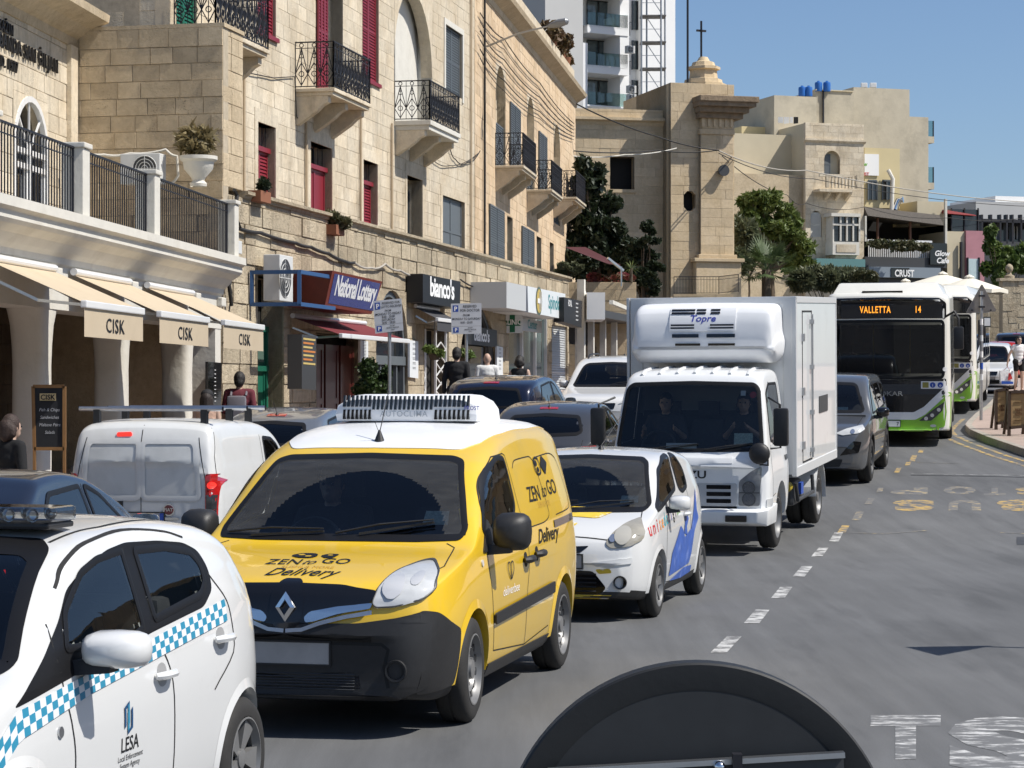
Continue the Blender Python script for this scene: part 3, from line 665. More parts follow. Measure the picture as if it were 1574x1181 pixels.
def blocks(parent,fr,u0,u1,z0,z1,ops,mat,mortar,course=.3,bl=(.45,.8),rough=.006,lim=300,name='stone_block',seed=1,gap=.012,minpx=9,zfrom=None):
 """a coursed wall: every block its own piece (the 300 that show largest), the rest joined; mortar bed behind"""
 rnd=random.Random(seed);B=[]
 z=z0
 while z < z1-.02:
  h=min(course*(1+rnd.uniform(-.02,.02)),z1-z)
  if z1-z-h < .08:h=z1-z
  cuts=sorted(set([u0,u1]+[c for o in ops for c in o[:2] if u0 < c < u1 and o[2] < z+h-.01 and o[3] > z+.01]))
  segs=[]
  for a,b in zip(cuts,cuts[1:]):
   za,zb=z,z+h;m=(a+b)/2
   for o in ops:
    if o[0] < m < o[1] and o[2] < zb-.01 and o[3] > za+.01:
     if o[3] < zb-.03:za=max(za,o[3])
     elif o[2] > za+.03:zb=min(zb,o[2])
     else:za=zb
   if zb-za > .03:
    if segs and abs(segs[-1][1]-a) < 1e-6 and segs[-1][2:] == (za,zb):segs[-1]=(segs[-1][0],b,za,zb)
    else:segs.append((a,b,za,zb))
  for a,b,za,zb in segs:
   u=a-(rnd.random()*bl[0] if b-a > 2 else 0);first=True
   while u < b-.01:
    w_=rnd.uniform(*bl);e=min(u+w_,b)
    if b-e < .18:e=b
    s_=max(u,a)
    if e-s_ > .02:B.append((s_,e,za,zb))
    u=e
  z+=h
  # mortar bed
 us=sorted(set([u0,u1]+[c for o in ops for c in o[:2] if u0 < c < u1]));zs=sorted(set([z0,z1]+[c for o in ops for c in o[2:4] if z0 < c < z1]));mb=MB()
 for a,b in zip(us,us[1:]):
  for c,d in zip(zs,zs[1:]):
   if not any(o[0] < (a+b)/2 < o[1] and o[2] < (c+d)/2 < o[3] for o in ops):mb.fb(fr,a,b,c,d,-.012-rough,-.3)
 bed=mb.build('mortar_bed',mortar,parent)
 sc=[]
 for (a,b,c,d) in B:
  p=fr.p((a+b)/2,(c+d)/2);
  if p.y < 1:continue
  k=FPX/p.y;px=PCX+p.x*k;py=HY-(p.z-CH)*k;vis=-40 < px < 1614 and -40 < py < 900
  hpx=(d-c)*k;wpx=(b-a)*k*abs(fr.n.dot(Vector((px-PCX,-0,0)).normalized()) if 0 else max(.05,abs((fr.o-Vector((0,0,CH))).normalized().dot(fr.n))))
  sc.append((vis and min(hpx,wpx*3) > minpx,hpx*wpx,(a,b,c,d)))
 sc.sort(key=lambda t:(not t[0],-t[1]));rest=MB();rz=fr.rz;n=0;off=OFF[parent.name]
 key=(name,mat.name)
 if key not in UBM:
  me=UB.copy();me.name=name;me.materials.append(mat);UBM[key]=me
 for vis,_,(a,b,c,d) in sc:
  pr=rnd.uniform(-rough,rough);dp=.06;p=fr.p((a+b)/2,(c+d)/2,pr-dp/2);w_,h=b-a-gap,d-c-gap
  if vis and n < lim:
   o=bpy.data.objects.new(name,UBM[key]);COL.objects.link(o);o.parent=parent;o.location=p-off;o.rotation_euler=(rnd.uniform(-.004,.004),rnd.uniform(-.004,.004),rz);o.scale=(w_,dp,h);n+=1
  else:
   M=Matrix.LocRotScale(p,Matrix.Rotation(rz,3,'Z').to_euler(),(w_,dp,h));rest.raw([M@v for v in UBV],UBF)
 if rest.v:tag(rest.build('far_stone_blocks',mat,parent,merge=False),kind='stuff')
 return bed
def reveal(parent,fr,o,depth,mat,back=None):
 """jambs, head and sill of an opening, and the dark beyond"""
 u0,u1,z0,z1=o[:4];mb=MB();q=fr.p;e=.004
 mb.quad(q(u0,z0,e),q(u0,z1,e),q(u0,z1,-depth),q(u0,z0,-depth));mb.quad(q(u1,z0,e),q(u1,z1,e),q(u1,z1,-depth),q(u1,z0,-depth))
 mb.quad(q(u0,z1,e),q(u1,z1,e),q(u1,z1,-depth),q(u0,z1,-depth));mb.quad(q(u0,z0,e),q(u1,z0,e),q(u1,z0,-depth),q(u0,z0,-depth))
 r=mb.build('opening_reveal',mat,parent)
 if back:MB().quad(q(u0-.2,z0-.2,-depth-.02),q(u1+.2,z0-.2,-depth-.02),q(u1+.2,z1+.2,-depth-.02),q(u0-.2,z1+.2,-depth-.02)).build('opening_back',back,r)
 return r
def arch_fill(parent,fr,u0,u1,zs,mat,name='arch_stones',depth=.28,top=None,d0=.006):
 """spandrels above a round head: zs = spring line"""
 r=(u1-u0)/2;c=(u0+u1)/2;z1=top or zs+r;mb=MB();n=14;q=fr.p
 for k in range(n):
  a,b=math.pi*k/n,math.pi*(k+1)/n;ua,ub=c-r*math.cos(a),c-r*math.cos(b);za,zb=zs+r*math.sin(a),zs+r*math.sin(b)
  mb.hexa([q(ua,za,d0),q(ub,zb,d0),q(ub,zb,-depth),q(ua,za,-depth),q(ua,z1+.001,d0),q(ub,z1+.001,d0),q(ub,z1+.001,-depth),q(ua,z1+.001,-depth)])
 return mb.build(name,mat,parent)
def shutter(parent,fr,u0,u1,z0,z1,d,mat,louvre=True,name='shutter',fw=.055):
 mb=MB()
 mb.fb(fr,u0,u0+fw,z0,z1,d,d+.04);mb.fb(fr,u1-fw,u1,z0,z1,d,d+.04)
 for z in (z0,(z0+z1)/2-fw/2,z1-fw):mb.fb(fr,u0+fw,u1-fw,z,z+fw,d,d+.038)
 o=mb.build(name,mat,parent)
 if louvre:
  lv=MB();n=max(4,int((z1-z0)/.075));q=fr.p
  for k in range(n):
   z=z0+fw+(z1-z0-2*fw)*k/n;h=(z1-z0)/n
   lv.hexa([q(u0+fw,z,d+.036),q(u1-fw,z,d+.036),q(u1-fw,z+.012,d+.036),q(u0+fw,z+.012,d+.036),q(u0+fw,z+h*.85,d+.006),q(u1-fw,z+h*.85,d+.006),q(u1-fw,z+h*.85+.012,d+.006),q(u0+fw,z+h*.85+.012,d+.006)])
  tag(lv.build('louvre_slats',mat,o),kind='stuff');MB().fb(fr,u0+fw,u1-fw,z0+fw,z1-fw,d-.004,d+.002).build('shutter_back',m_dark,o)
 else:MB().fb(fr,u0+fw,u1-fw,z0+fw,z1-fw,d+.005,d+.022).build('door_panel',mat,o)
 return o
def moulding(parent,fr,u0,u1,prof,mat,name='cornice'):
 mb=MB();q=fr.p;n=len(prof)
 for (da,za),(db,zb) in zip(prof,prof[1:]):mb.quad(q(u0,za,da),q(u1,za,da),q(u1,zb,db),q(u0,zb,db))
 for u in (u0,u1):
  k=len(mb.v);mb.v+=[tuple(q(u,z,d)) for d,z in prof];mb.f.append(tuple(range(k,k+n)));mb.m.append(0)
 return mb.build(name,mat,parent,merge=True)
def railing(parent,pts,z0,z1,mat,style='ornate',name='railing',step=.27):
 """wrought iron between corner points (world xy)"""
 mb=MB();up=Vector((0,0,1))
 for a,b in zip(pts,pts[1:]):
  a,b=Vector((a[0],a[1],0)),Vector((b[0],b[1],0));L=(b-a).length;d=(b-a)/L
  P_=lambda u,z:a+d*u+up*z
  mb.bar(P_(0,z1),P_(L,z1),.045,.025);mb.bar(P_(0,z0+.04),P_(L,z0+.04),.025,.02);mb.bar(P_(0,z1-.13),P_(L,z1-.13),.02,.014)
  mb.bar(P_(0,z0),P_(0,z1),.03);mb.bar(P_(L,z0),P_(L,z1),.03)
  if style == 'ornate':
   n=max(1,round(L/step));s=L/n;zt=z1-.13;zb=z0+.04;H=zt-zb
   for k in range(n):
    u=k*s;mb.bar(P_(u,zb),P_(u,z1),.014)
    c=[(u,zb+H*.33),(u+s/2,zb+H*.62),(u+s,zb+H*.33),(u+s/2,zb+H*.04),(u,zb+H*.33)]
    for q1,q2 in zip(c,c[1:]):mb.bar(P_(*q1),P_(*q2),.017)
    c=[(u,zb+H*.33),(u+s/2,zt),(u+s,zb+H*.33)]
    for q1,q2 in zip(c,c[1:]):mb.bar(P_(*q1),P_(*q2),.017)
    mb.bar(P_(u+s/2,zb),P_(u+s/2,zt),.016)
    for cz,rr in ((zb+H*.33,s*.2),(zb+H*.8,s*.16),(zt+.065,.045)):
     t=[P_(u+s/2+rr*math.cos(2*math.pi*j/10),cz+rr*math.sin(2*math.pi*j/10)) for j in range(11)]
     for q1,q2 in zip(t,t[1:]):mb.bar(q1,q2,.016)
  elif style == 'bars':
   n=max(1,int(L/.115))
   for k in range(1,n):u=L*k/n;mb.bar(P_(u,z0+.04),P_(u,z1-.06),.016);mb.bar(P_(u,z1-.06),P_(u+.03,z1),.014)
  else:
   n=max(1,int(L/.13))
   for k in range(1,n):u=L*k/n;mb.bar(P_(u,z0+.04),P_(u,z1),.014)
 return mb.build(name,mat,parent,merge=False)
def balcony(parent,fr,u0,u1,z,pr,mat,rail_h=1.0,corb=3,th=.16,cmat=None,d0=0):
 """stone slab > carved corbels, iron railing"""
 mb=MB();mb.fb(fr,u0,u1,z-th*.5,z,d0,pr);mb.fb(fr,u0+.05,u1-.05,z-th,z-th*.5+.001,d0,pr-.05);o=mb.build('balcony',mat,parent,bevel=.012)
 for k in range(corb):
  u=u0+.18+(u1-u0-.36)*k/max(1,corb-1);w_=.11;p2=pr*.82;c=MB();q=fr.p;H=.62
  prof=[(0,z-th),(p2,z-th),(p2,z-th-.14),(p2*.82,z-th-.2),(p2*.62,z-th-.34),(p2*.3,z-th-.5),(.04,z-th-H),(0,z-th-H)]
  c.prism([q(u-w_,zz,dd) for dd,zz in prof],fr.u*(2*w_));c.build('corbel',cmat or mat,o,bevel=.008)
 a,b=fr.p(u0+.03,0,d0),fr.p(u1-.03,0,d0);A,B_=fr.p(u0+.03,0,pr-.04),fr.p(u1-.03,0,pr-.04)
 railing(o,[a,A,B_,b],z,z+rail_h,m_iron);return o
def ftext(parent,fr,txt,u,z,size,mat,d=.03,bold=0,shear=0,sx=1,name='lettering',align='CENTER',depth=0,space=1,rot=0):
 vs,fs=text2d(txt,size,bold,shear,space,align);c,s=math.cos(rot),math.sin(rot);f=lambda a,b:(u+(a*c-b*s)*sx,z+a*s+b*c)
 mb=MB().raw([fr.p(*f(a,b),d) for a,b in vs],fs)
 if depth:
  n=len(vs);bd={}
  for t in fs:
   for i in range(len(t)):
    e=(t[i],t[(i+1) % len(t)]);k=tuple(sorted(e));bd[k]=None if k in bd else e
  bk=[fr.p(*f(a,b),d-depth) for a,b in vs];b0=len(mb.v);mb.v+=[tuple(p) for p in bk]
  for e in bd.values():
   if e:mb.f.append((e[0],e[1],b0+e[1],b0+e[0]));mb.m.append(0)
 return mb.build(name,mat,parent,merge=False)
def rect(fr,x0,x1,yt,zb=None,yb=None,d=0):
 u0=fr.px(x0,yt,d)[0];u1,zt=fr.px(x1,yt,d)[0],fr.px(x0,yt,d)[1]
 return (min(u0,u1),max(u0,u1),zb if zb is not None else fr.px(x0,yb,d)[1],zt)

FA=Fr(-6.558,24,5.6);FAg=FA.off(-2.87);FL=Fr(-5.09,40.06,12);FU=Fr(-6.3,42,12);FV=Fr(-1.08,66.5,7.5)
LZ=5.6
# ------------------------------------------------------------------ band club with arcade
club=thing('arcade_building','white arcade with squat columns and railed terrace below a stone club facade','building',FA.p(8,0,-2))
UE=15.55
ent=[(-.5,3.06),(0,3.06),(0,3.62),(.04,3.66),(.05,3.74),(.12,3.8),(.2,3.9),(.33,3.98),(.37,4.03),(.37,4.12),(.44,4.16),(.44,4.28),(-.5,4.28)]
moulding(club,FA,-4,UE,ent,m_plaster,'entablature')
cols=[FA.px(x,560)[0] for x in (80,199,297)];cols=[cols[0]-3.85,cols[0]-7.7]+cols
for u in cols:
 mb=MB();zg=.12;rings=[(zg,.25,.25),(zg+.25,.25,.25),(zg+.3,.22,.23),(1.6,.225,.235),(2.3,.22,.23),(2.6,.235,.24),(2.85,.30,.25),(3.0,.4,.26),(3.07,.48,.26)];n=20
 for z,ru,rd in rings:
  for k in range(n):
   a=2*math.pi*k/n;ex=lambda t:math.copysign(abs(t)**.55,t);mb.v.append(tuple(FA.p(u+ru*ex(math.cos(a)),z,-.27+rd*ex(math.sin(a)))))
 for i in range(len(rings)-1):
  for k in range(n):mb.f.append((i*n+k,i*n+(k+1) % n,(i+1)*n+(k+1) % n,(i+1)*n+k));mb.m.append(0)
 mb.build('column',m_plaster,club,smooth=50)
MB().fb(FA,UE-.42,UE,.1,3.06,-.5,-.01).build('end_pier',m_plaster,club)
for u in cols+[UE-.2]:MB().fb(FA,u-.16,u+.16,3.44,3.6,0,.1).build('bracket_block',m_plaster,club,bevel=.02)
mb=MB();mb.fb(FA,-4,UE+.05,3.9,4.2,-.5,-3.4);mb.build('terrace_slab',m_plaster,club)
mb=MB();mb.fb(FA,UE-.02,UE+.3,.1,4.2,-.52,-3.4);mb.build('arcade_end_wall',m_limeold,club)
aw=[(cols[k]+.9,cols[k]+2.1,.12,2.5) for k in range(0,5)];back=FA.off(-3.1)
m_inn=stone('shade dark limestone',(.13,.105,.075),(.09,.07,.05),.2,.4,.02,.15)  # back wall stone and mortar darkened, the arcade's shade put into their colour
blocks(club,back,-4,UE,.12,3.9,aw,m_inn,mk('shade dark mortar',(.08,.065,.05),.95),course=.33,seed=11,lim=120)
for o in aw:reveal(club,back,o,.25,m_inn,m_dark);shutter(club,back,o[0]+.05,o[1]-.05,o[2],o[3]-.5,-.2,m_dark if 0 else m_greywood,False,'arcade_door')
# terrace railings and piers
pu=[FA.px(x,270)[0] for x in (97,210,325)];pu=[pu[0]-(pu[1]-pu[0])]+pu;pu[3]=UE-.2
for u in pu:
 mb=MB();mb.fb(FA,u-.16,u+.16,4.27,5.2,.02,.32);mb.fb(FA,u-.19,u+.19,5.2,5.27,-.01,.35);mb.build('pier',m_plaster,club,bevel=.015)
for a,b in zip(pu,pu[1:]):railing(club,[FA.p(a+.16,0,.18),FA.p(b-.16,0,.18)],4.3,5.2,m_iron,'bars','terrace_railing')
# upper facade of the club
wa=rect(FAg,20,73,138,zb=4.3);zs=wa[3]-(wa[1]-wa[0])/2;ug0,ug1=8.0,FAg.px(113,200)[0]
blocks(club,FAg,ug0,ug1,4.28,8.3,[wa],m_lime,m_mortar,course=.31,seed=3)
reveal(club,FAg,wa,.2,m_lime,m_pane);arch_fill(club,FAg,wa[0],wa[1],zs,m_lime)
r=(wa[1]-wa[0])/2;cu_=(wa[0]+wa[1])/2;wf=MB();q=FAg.p
pts=[q(wa[0]+.04,4.3,-.02)]+[q(cu_-(r-.04)*math.cos(math.pi*k/14),zs+(r-.04)*math.sin(math.pi*k/14),-.02) for k in range(15)]+[q(wa[1]-.04,4.3,-.02)]
for a,b in zip(pts,pts[1:]):wf.bar(a,b,.1,.09,FAg.n)
for a,b in (((wa[0],zs),(wa[1],zs)),((cu_,4.3),(cu_,zs)),((wa[0],zs-.25),(wa[1],zs-.25))):wf.bar(q(*a,-.03),q(*b,-.03),.09,.08,FAg.n)
for t in (45,90,135):wf.bar(q(cu_,zs,-.03),q(cu_-r*math.cos(RAD(t)),zs+r*math.sin(RAD(t)),-.03),.03,.03,FAg.n)
for u in (wa[0]+.13,cu_-.1,cu_+.1,wa[1]-.13):wf.fb(FAg,u-.04,u+.04,4.3,zs-.25,-.08,-.03)
wf.build('arched_window_frame',m_white,club)
moulding(club,FAg,ug0,ug1+.1,[(-.2,8.1),(.03,8.1),(.06,8.25),(.15,8.3),(.3,8.42),(.5,8.5),(.62,8.55),(.64,8.68),(-.3,8.75)],m_limeold,'roof_cornice')
MB().fb(FAg,ug1-.42,ug1-.02,4.3,8.1,.0,.09).build('corner_pilaster',m_lime,club,bevel=.01)
for t_,px,py,sz in (('KAŻIN',17,56,.25),('BANDA SAN ĠILJAN',86,113,.33),('A.D. 1977',24,113,.25)):
 u,z=FAg.px(px,py);ftext(club,FAg,t_,u,z if sz != .3 else z-.02,sz,m_txtblack,d=.05,bold=.015,align='RIGHT',depth=.035,name='facade_lettering',sx=.95,space=1.15)
u,z=FAg.px(54,85)
# ------------------------------------------------------------------ palazzo: shops below, set-back house above
pal=thing('palazzo','long pale limestone building with iron balconies above a row of shops','building',FL.p(14,0,-2))
SU=FL.side(0)
blocks(pal,SU,-.0,3.05,4.2,8.4,[],m_limeold,m_mortard,course=.297,bl=(.4,.75),rough=.014,seed=5)
blocks(pal,FL,0.02,1.1,LZ,8.4,[],m_limeold,m_mortard,course=.297,bl=(.35,.6),seed=6)
MB().fb(FL,0,1.1,8.4,8.47,-2.9,.03).build('block_coping',m_limeold,pal)
# shop wall openings
def gz(u):return road_z(FL.p(u,0).y)+.13
gd=rect(FL,396,436,424,zb=.4);lo=rect(FL,486,562,512,zb=.6);la=rect(FL,578,627,442,zb=.7);bd=rect(FL,652,690,505,zb=.8);ba=rect(FL,703,766,462,zb=.9);cl=rect(FL,782,842,470,zb=1.0);sp=rect(FL,848,872,500,zb=1.1)
ops=[gd,lo,la,bd,ba,cl,sp]
blocks(pal,FL,0,33.2,.3,LZ-.12,ops,m_limerough,m_mortard,course=.36,bl=(.5,.95),rough=.018,seed=8,gap=.018)
moulding(pal,FL,1.1,33.3,[(-.3,LZ-.13),(.02,LZ-.13),(.04,LZ-.08),(.1,LZ-.06),(.1,LZ),(-.3,LZ+.02)],m_limerough,'ledge_coping')
MB().fb(FL,0,33.2,LZ-1.2,LZ-1.0,-.3,-2.4).build('roof_terrace',m_mortard,pal)
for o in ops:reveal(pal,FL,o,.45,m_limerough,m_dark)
for o in (la,ba):arch_fill(pal,FL,o[0],o[1],o[3]-(o[1]-o[0])/2,m_limerough,depth=.3)
# green door
mb=MB();mb.fb(FL,gd[0]+.02,gd[0]+.12,gd[2],gd[3]-.9,-.36,-.3);mb.fb(FL,gd[1]-.12,gd[1]-.02,gd[2],gd[3]-.9,-.36,-.3);mb.fb(FL,gd[0],gd[1],gd[3]-1.0,gd[3]-.9,-.37,-.29);mb.fb(FL,gd[0],gd[1],gd[3]-1.75,gd[3]-1.65,-.37,-.29);mb.fb(FL,gd[0]+.05,gd[1]-.05,gd[3]-1.65,gd[3]-1.0,-.38,-.34);mb.build('green_door_frame',m_green,pal)
MB().fb(FL,gd[0]+.2,gd[1]-.2,gd[3]-1.58,gd[3]-1.07,-.34,-.33).build('fanlight',mk('dull green glass',(.1,.16,.13),.2),pal)
for k in range(2):shutter(pal,FL,gd[0]+.12+k*.5*(gd[1]-gd[0]-.24),gd[0]+.12+(k+1)*.5*(gd[1]-gd[0]-.24),gd[2],gd[3]-1.75,-.38,m_green,False,'green_door')
# lottery shop: dark red wooden front
for k,(a,b) in enumerate(((.0,.38),(.42,.68),(.72,1.0))):
 W_=lo[1]-lo[0];shutter(pal,FL,lo[0]+a*W_,lo[0]+b*W_,lo[2],lo[3]-.2,-.3,mk('dark red wood',(.07,.012,.01),.35,coat=.3),k == 9,'shop_door',fw=.12)
 # arched shop windows with grey frames
for o in (la,ba):
 r=(o[1]-o[0])/2;c_=(o[0]+o[1])/2;zs=o[3]-r;mb=MB();q=FL.p
 pts=[q(o[0]+.07,o[2],-.12)]+[q(c_-(r-.07)*math.cos(math.pi*k/16),zs+(r-.07)*math.sin(math.pi*k/16),-.12) for k in range(17)]+[q(o[1]-.07,o[2],-.12)]
 for a,b in zip(pts,pts[1:]):mb.bar(a,b,.15,.1,FL.n)
 mb.fb(FL,o[0],o[1],zs-.3,zs-.1,-.18,-.04);mb.fb(FL,c_-.05,c_+.05,o[2],zs-.2,-.17,-.07)
 for t in (1,3):mb.fb(FL,o[0]+t*r/2-.04,o[0]+t*r/2+.04,o[2],zs-.3,-.17,-.08)
 mb.build('arched_shop_frame',m_greywood,pal)
 MB().quad(q(o[0],o[2],-.16),q(o[1],o[2],-.16),q(o[1],o[3],-.16),q(o[0],o[3],-.16)).build('shop_glass',m_pane,pal)
 # white lattice gate beside the restaurant door
mb=MB();W_=bd[1]-bd[0];q=FL.p
for a,b in ((0,.16),(.55,1.0)):
 ua,ub=bd[0]+a*W_,bd[0]+b*W_;mb.fb(FL,ua,ua+.06,bd[2],bd[3],-.1,-.05);mb.fb(FL,ub-.06,ub,bd[2],bd[3],-.1,-.05);z=bd[2];k=0
 while z < bd[3]-.3:
  s_=(ub-ua-.1);m=(ua+ub)/2
  for p1,p2 in (((ua+.05,z+.17),(m,z)),((m,z),(ub-.05,z+.17)),((ub-.05,z+.17),(m,z+.34)),((m,z+.34),(ua+.05,z+.17))):mb.bar(q(*p1,-.07),q(*p2,-.07),.025)
  z+=.34
mb.build('lattice_gate',m_white,pal)
# clinic shop front
mb=MB();W_=cl[1]-cl[0]
for t in (0,.36,.7,1):u=cl[0]+t*W_;mb.fb(FL,u-.07,u+.07,cl[2],cl[3],-.12,-.02)
mb.build('clinic_frame',m_white,pal);MB().quad(q(cl[0],cl[2],-.1),q(cl[1],cl[2],-.1),q(cl[1],cl[3],-.1),q(cl[0],cl[3],-.1)).build('shop_glass',mk('teal dark shop glass',(.03,.06,.06),.08,coat=.5),pal)
shutter(pal,FL,sp[0],sp[1],sp[2],sp[3],-.1,mk('pale grey roller',(.45,.46,.46),.5),True,'roller_shutter')
# --- upper house, first section
uo=[rect(FU,396,423,187,zb=4.9),rect(FU,477,510,217,zb=4.9),rect(FU,558,580,245,zb=4.9),rect(FU,625.5,649,269,zb=4.9),rect(FU,680,714,300,zb=5.5)]
zf=8.72
wu=[rect(FU,396,424,-60,yb=46),rect(FU,500,527,-90,zb=zf),rect(FU,557,582,-40,yb=118)]
ar=rect(FU,606,664,-32,zb=8.25);wn=rect(FU,684,710,37,yb=138);gs=(FU.px(268,20)[0]+.1,FU.px(268,20)[0]+1.2,zf,11.2)
UEND=25.05;TOP=14.1
allu=uo+wu+[ar,wn,gs]
blocks(pal,FU,0,UEND,4.6,TOP,allu,m_lime,m_mortar,course=.305,bl=(.4,.85),rough=.004,seed=21,gap=.007)
sideU=FU.side(0);blocks(pal,sideU,0,2.6,8.4,11.5,[],m_lime,m_mortar,course=.305,seed=22)
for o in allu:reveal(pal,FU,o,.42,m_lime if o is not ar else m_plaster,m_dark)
for i,o in enumerate(uo):
 mt=m_redwood if i < 3 else m_greywood
 if i < 3:
  zt=o[3]-.55;shutter(pal,FU,o[0]+.02,(o[0]+o[1])/2,o[2],zt,-.2,mt,i != 1,'door_leaf');shutter(pal,FU,(o[0]+o[1])/2,o[1]-.02,o[2],zt,-.2,mt,i != 1,'door_leaf');MB().fb(FU,o[0],o[1],zt,zt+.1,-.22,-.1).build('transom',mt,pal)
  g=MB()
  for k in range(5):u=o[0]+(o[1]-o[0])*(k+.5)/5;g.bar(FU.p(u,zt+.1,-.18),FU.p(u,o[3],-.18),.02)
  g.build('fanlight_grille',m_iron,pal)
 elif i == 3:shutter(pal,FU,o[0]+.02,o[1]-.02,o[2],o[3]-.3,-.38,mk('dark slate door',(.04,.045,.05),.4),False,'door_leaf')
 else:
  m_=(o[0]+o[1])/2;shutter(pal,FU,o[0]+.02,m_,o[2],o[3],-.12,mt,False,'window_shutter');shutter(pal,FU,m_,o[1]-.02,o[2],o[3],-.12,mt,False,'window_shutter')
 MB().fb(FU,o[0]-.2,o[1]+.2,o[3],o[3]+.28,0,.012).build('lintel',m_lime,pal,bevel=.006)
 for u in (o[0]-.2,o[1]):MB().fb(FU,u+.001,u+.199,o[2],o[3],0,.016).build('jamb',m_lime,pal,bevel=.006)
for o in (wu[0],wu[2]):
 m_=(o[0]+o[1])/2;shutter(pal,FU,o[0]+.02,m_-.005,o[2],o[3],-.1,m_redwood,True,'window_shutter');shutter(pal,FU,m_+.005,o[1]-.02,o[2],o[3],-.1,m_redwood,True,'window_shutter');MB().fb(FU,o[0]-.08,o[1]+.08,o[2]-.09,o[2],0,.06).build('sill',m_redwood,pal)
o=wu[1];u_=FU.px(457,20)[0]
for k in range(3):sfr=Fr(0,0,0);shutter(pal,FU,o[0]-.75+k*.25,o[0]-.75+(k+1)*.25-.01,zf+.02,11.4,.03,m_redwood,True,'window_shutter')
shutter(pal,FU,gs[0],(gs[0]+gs[1])/2,zf,11.2,-.1,m_green,True,'window_shutter');shutter(pal,FU,(gs[0]+gs[1])/2,gs[1],zf,11.2,-.1,m_green,True,'window_shutter')
# arched white recess with grey door
arch_fill(pal,FU,ar[0],ar[1],ar[3]-(ar[1]-ar[0])/2,m_lime,depth=.3)
MB().fb(FU,ar[0],ar[1],ar[2],ar[3],-.43,-.4).build('recess_back',m_plaster,pal);shutter(pal,FU,ar[0]+.12,ar[0]+.75,ar[2],ar[3]-.95,-.39,m_greywood,False,'balcony_door');shutter(pal,FU,ar[0]+.76,ar[0]+1.4,ar[2],ar[3]-.95,-.39,m_greywood,False,'balcony_door')
mb=MB();mb.fb(FU,wn[0]-.16,wn[0],wn[2]-.12,wn[3]+.16,0,.03);mb.fb(FU,wn[1],wn[1]+.16,wn[2]-.12,wn[3]+.16,0,.03);mb.fb(FU,wn[0],wn[1],wn[3],wn[3]+.16,0,.031);mb.build('white_window_surround',m_plaster,pal);shutter(pal,FU,wn[0]+.02,(wn[0]+wn[1])/2,wn[2],wn[3],-.1,m_greywood,True,'window_shutter');shutter(pal,FU,(wn[0]+wn[1])/2,wn[1]-.02,wn[2],wn[3],-.1,m_greywood,True,'window_shutter')
# balconies of the first section
balcony(pal,FU,.15,3.3,zf,.85,m_lime)
b1=(FU.px(453,60)[0],FU.px(453,60)[0]+3.0);balcony(pal,FU,b1[0],b1[1],FU.px(487,122,.9)[1]+.0,.9,m_lime)
b2=(FU.px(606,150)[0],FU.px(606,150)[0]+3.3);balcony(pal,FU,b2[0],b2[1],FU.px(653,180,.95)[1],.95,m_plaster,cmat=m_lime,th=.24)
# --- second section, turned a little
VE=(94.8-66.5)/math.cos(RAD(7.5))
va=[rect(FV,762,777,94,zb=8.4),rect(FV,810,821,144,zb=8.4),rect(FV,851,861,187,zb=8.4)]
vs_=[rect(FV,783,798,156,zb=9.2),rect(FV,827,839,201,zb=9.2)]
vl=[rect(FV,751,773,313,zb=5.5),rect(FV,801,819,347,zb=5.5),rect(FV,779.5,788,332,zb=5),rect(FV,825,832,363,zb=5),rect(FV,845,851,372,zb=5)]
blocks(pal,FV,0,VE,4.6,TOP,va+vs_+vl,m_limepink,m_mortar,course=.305,bl=(.45,.9),rough=.005,seed=31,gap=.007,minpx=7)
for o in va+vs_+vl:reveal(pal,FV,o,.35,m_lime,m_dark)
for o in va:
 r=(o[1]-o[0])/2;arch_fill(pal,FV,o[0],o[1],o[3]-r,m_lime);m_=(o[0]+o[1])/2
 shutter(pal,FV,o[0]+.02,m_,o[2],o[3]-r-.7,-.1,m_greywood,True,'window_shutter');shutter(pal,FV,m_,o[1]-.02,o[2],o[3]-r-.7,-.1,m_greywood,True,'window_shutter');MB().fb(FV,o[0],o[1],o[3]-r-.7,o[3],-.32,-.28).build('blind_arch',m_lime,pal)
for o in vs_+vl[:2]:
 for k,(a,b) in enumerate(((o[0]+.02,(o[0]+o[1])/2),((o[0]+o[1])/2,o[1]-.02))):shutter(pal,FV,a,b,o[2],o[3],.02 if k == 0 else .025,m_greywood,True,'window_shutter')
for k,(x,y,y2) in enumerate(((761,204,257),(809,246,293),(850,262,306))):
 u,zt=FV.px(x,y);zb=zt-1.02;balcony(pal,FV,u,u+(3.4 if k < 2 else 3.8),zb,.9,m_lime,corb=3)
rc=[(-.3,TOP-.3),(.02,TOP-.3),(.04,TOP-.1),(.2,TOP),(.4,TOP+.12),(.45,TOP+.25),(-.3,TOP+.3)]
moulding(pal,FV,0,VE+.4,rc,m_limeold,'roof_cornice');moulding(pal,FU,0,UEND,rc,m_limeold,'roof_cornice')
MB().fb(FV,0,VE,TOP+.25,TOP+1.2,-.3,-.05).build('roof_parapet',m_lime,pal);MB().fb(FU,0,UEND,TOP+.25,TOP+1.2,-.3,-.05).build('roof_parapet',m_lime,pal)
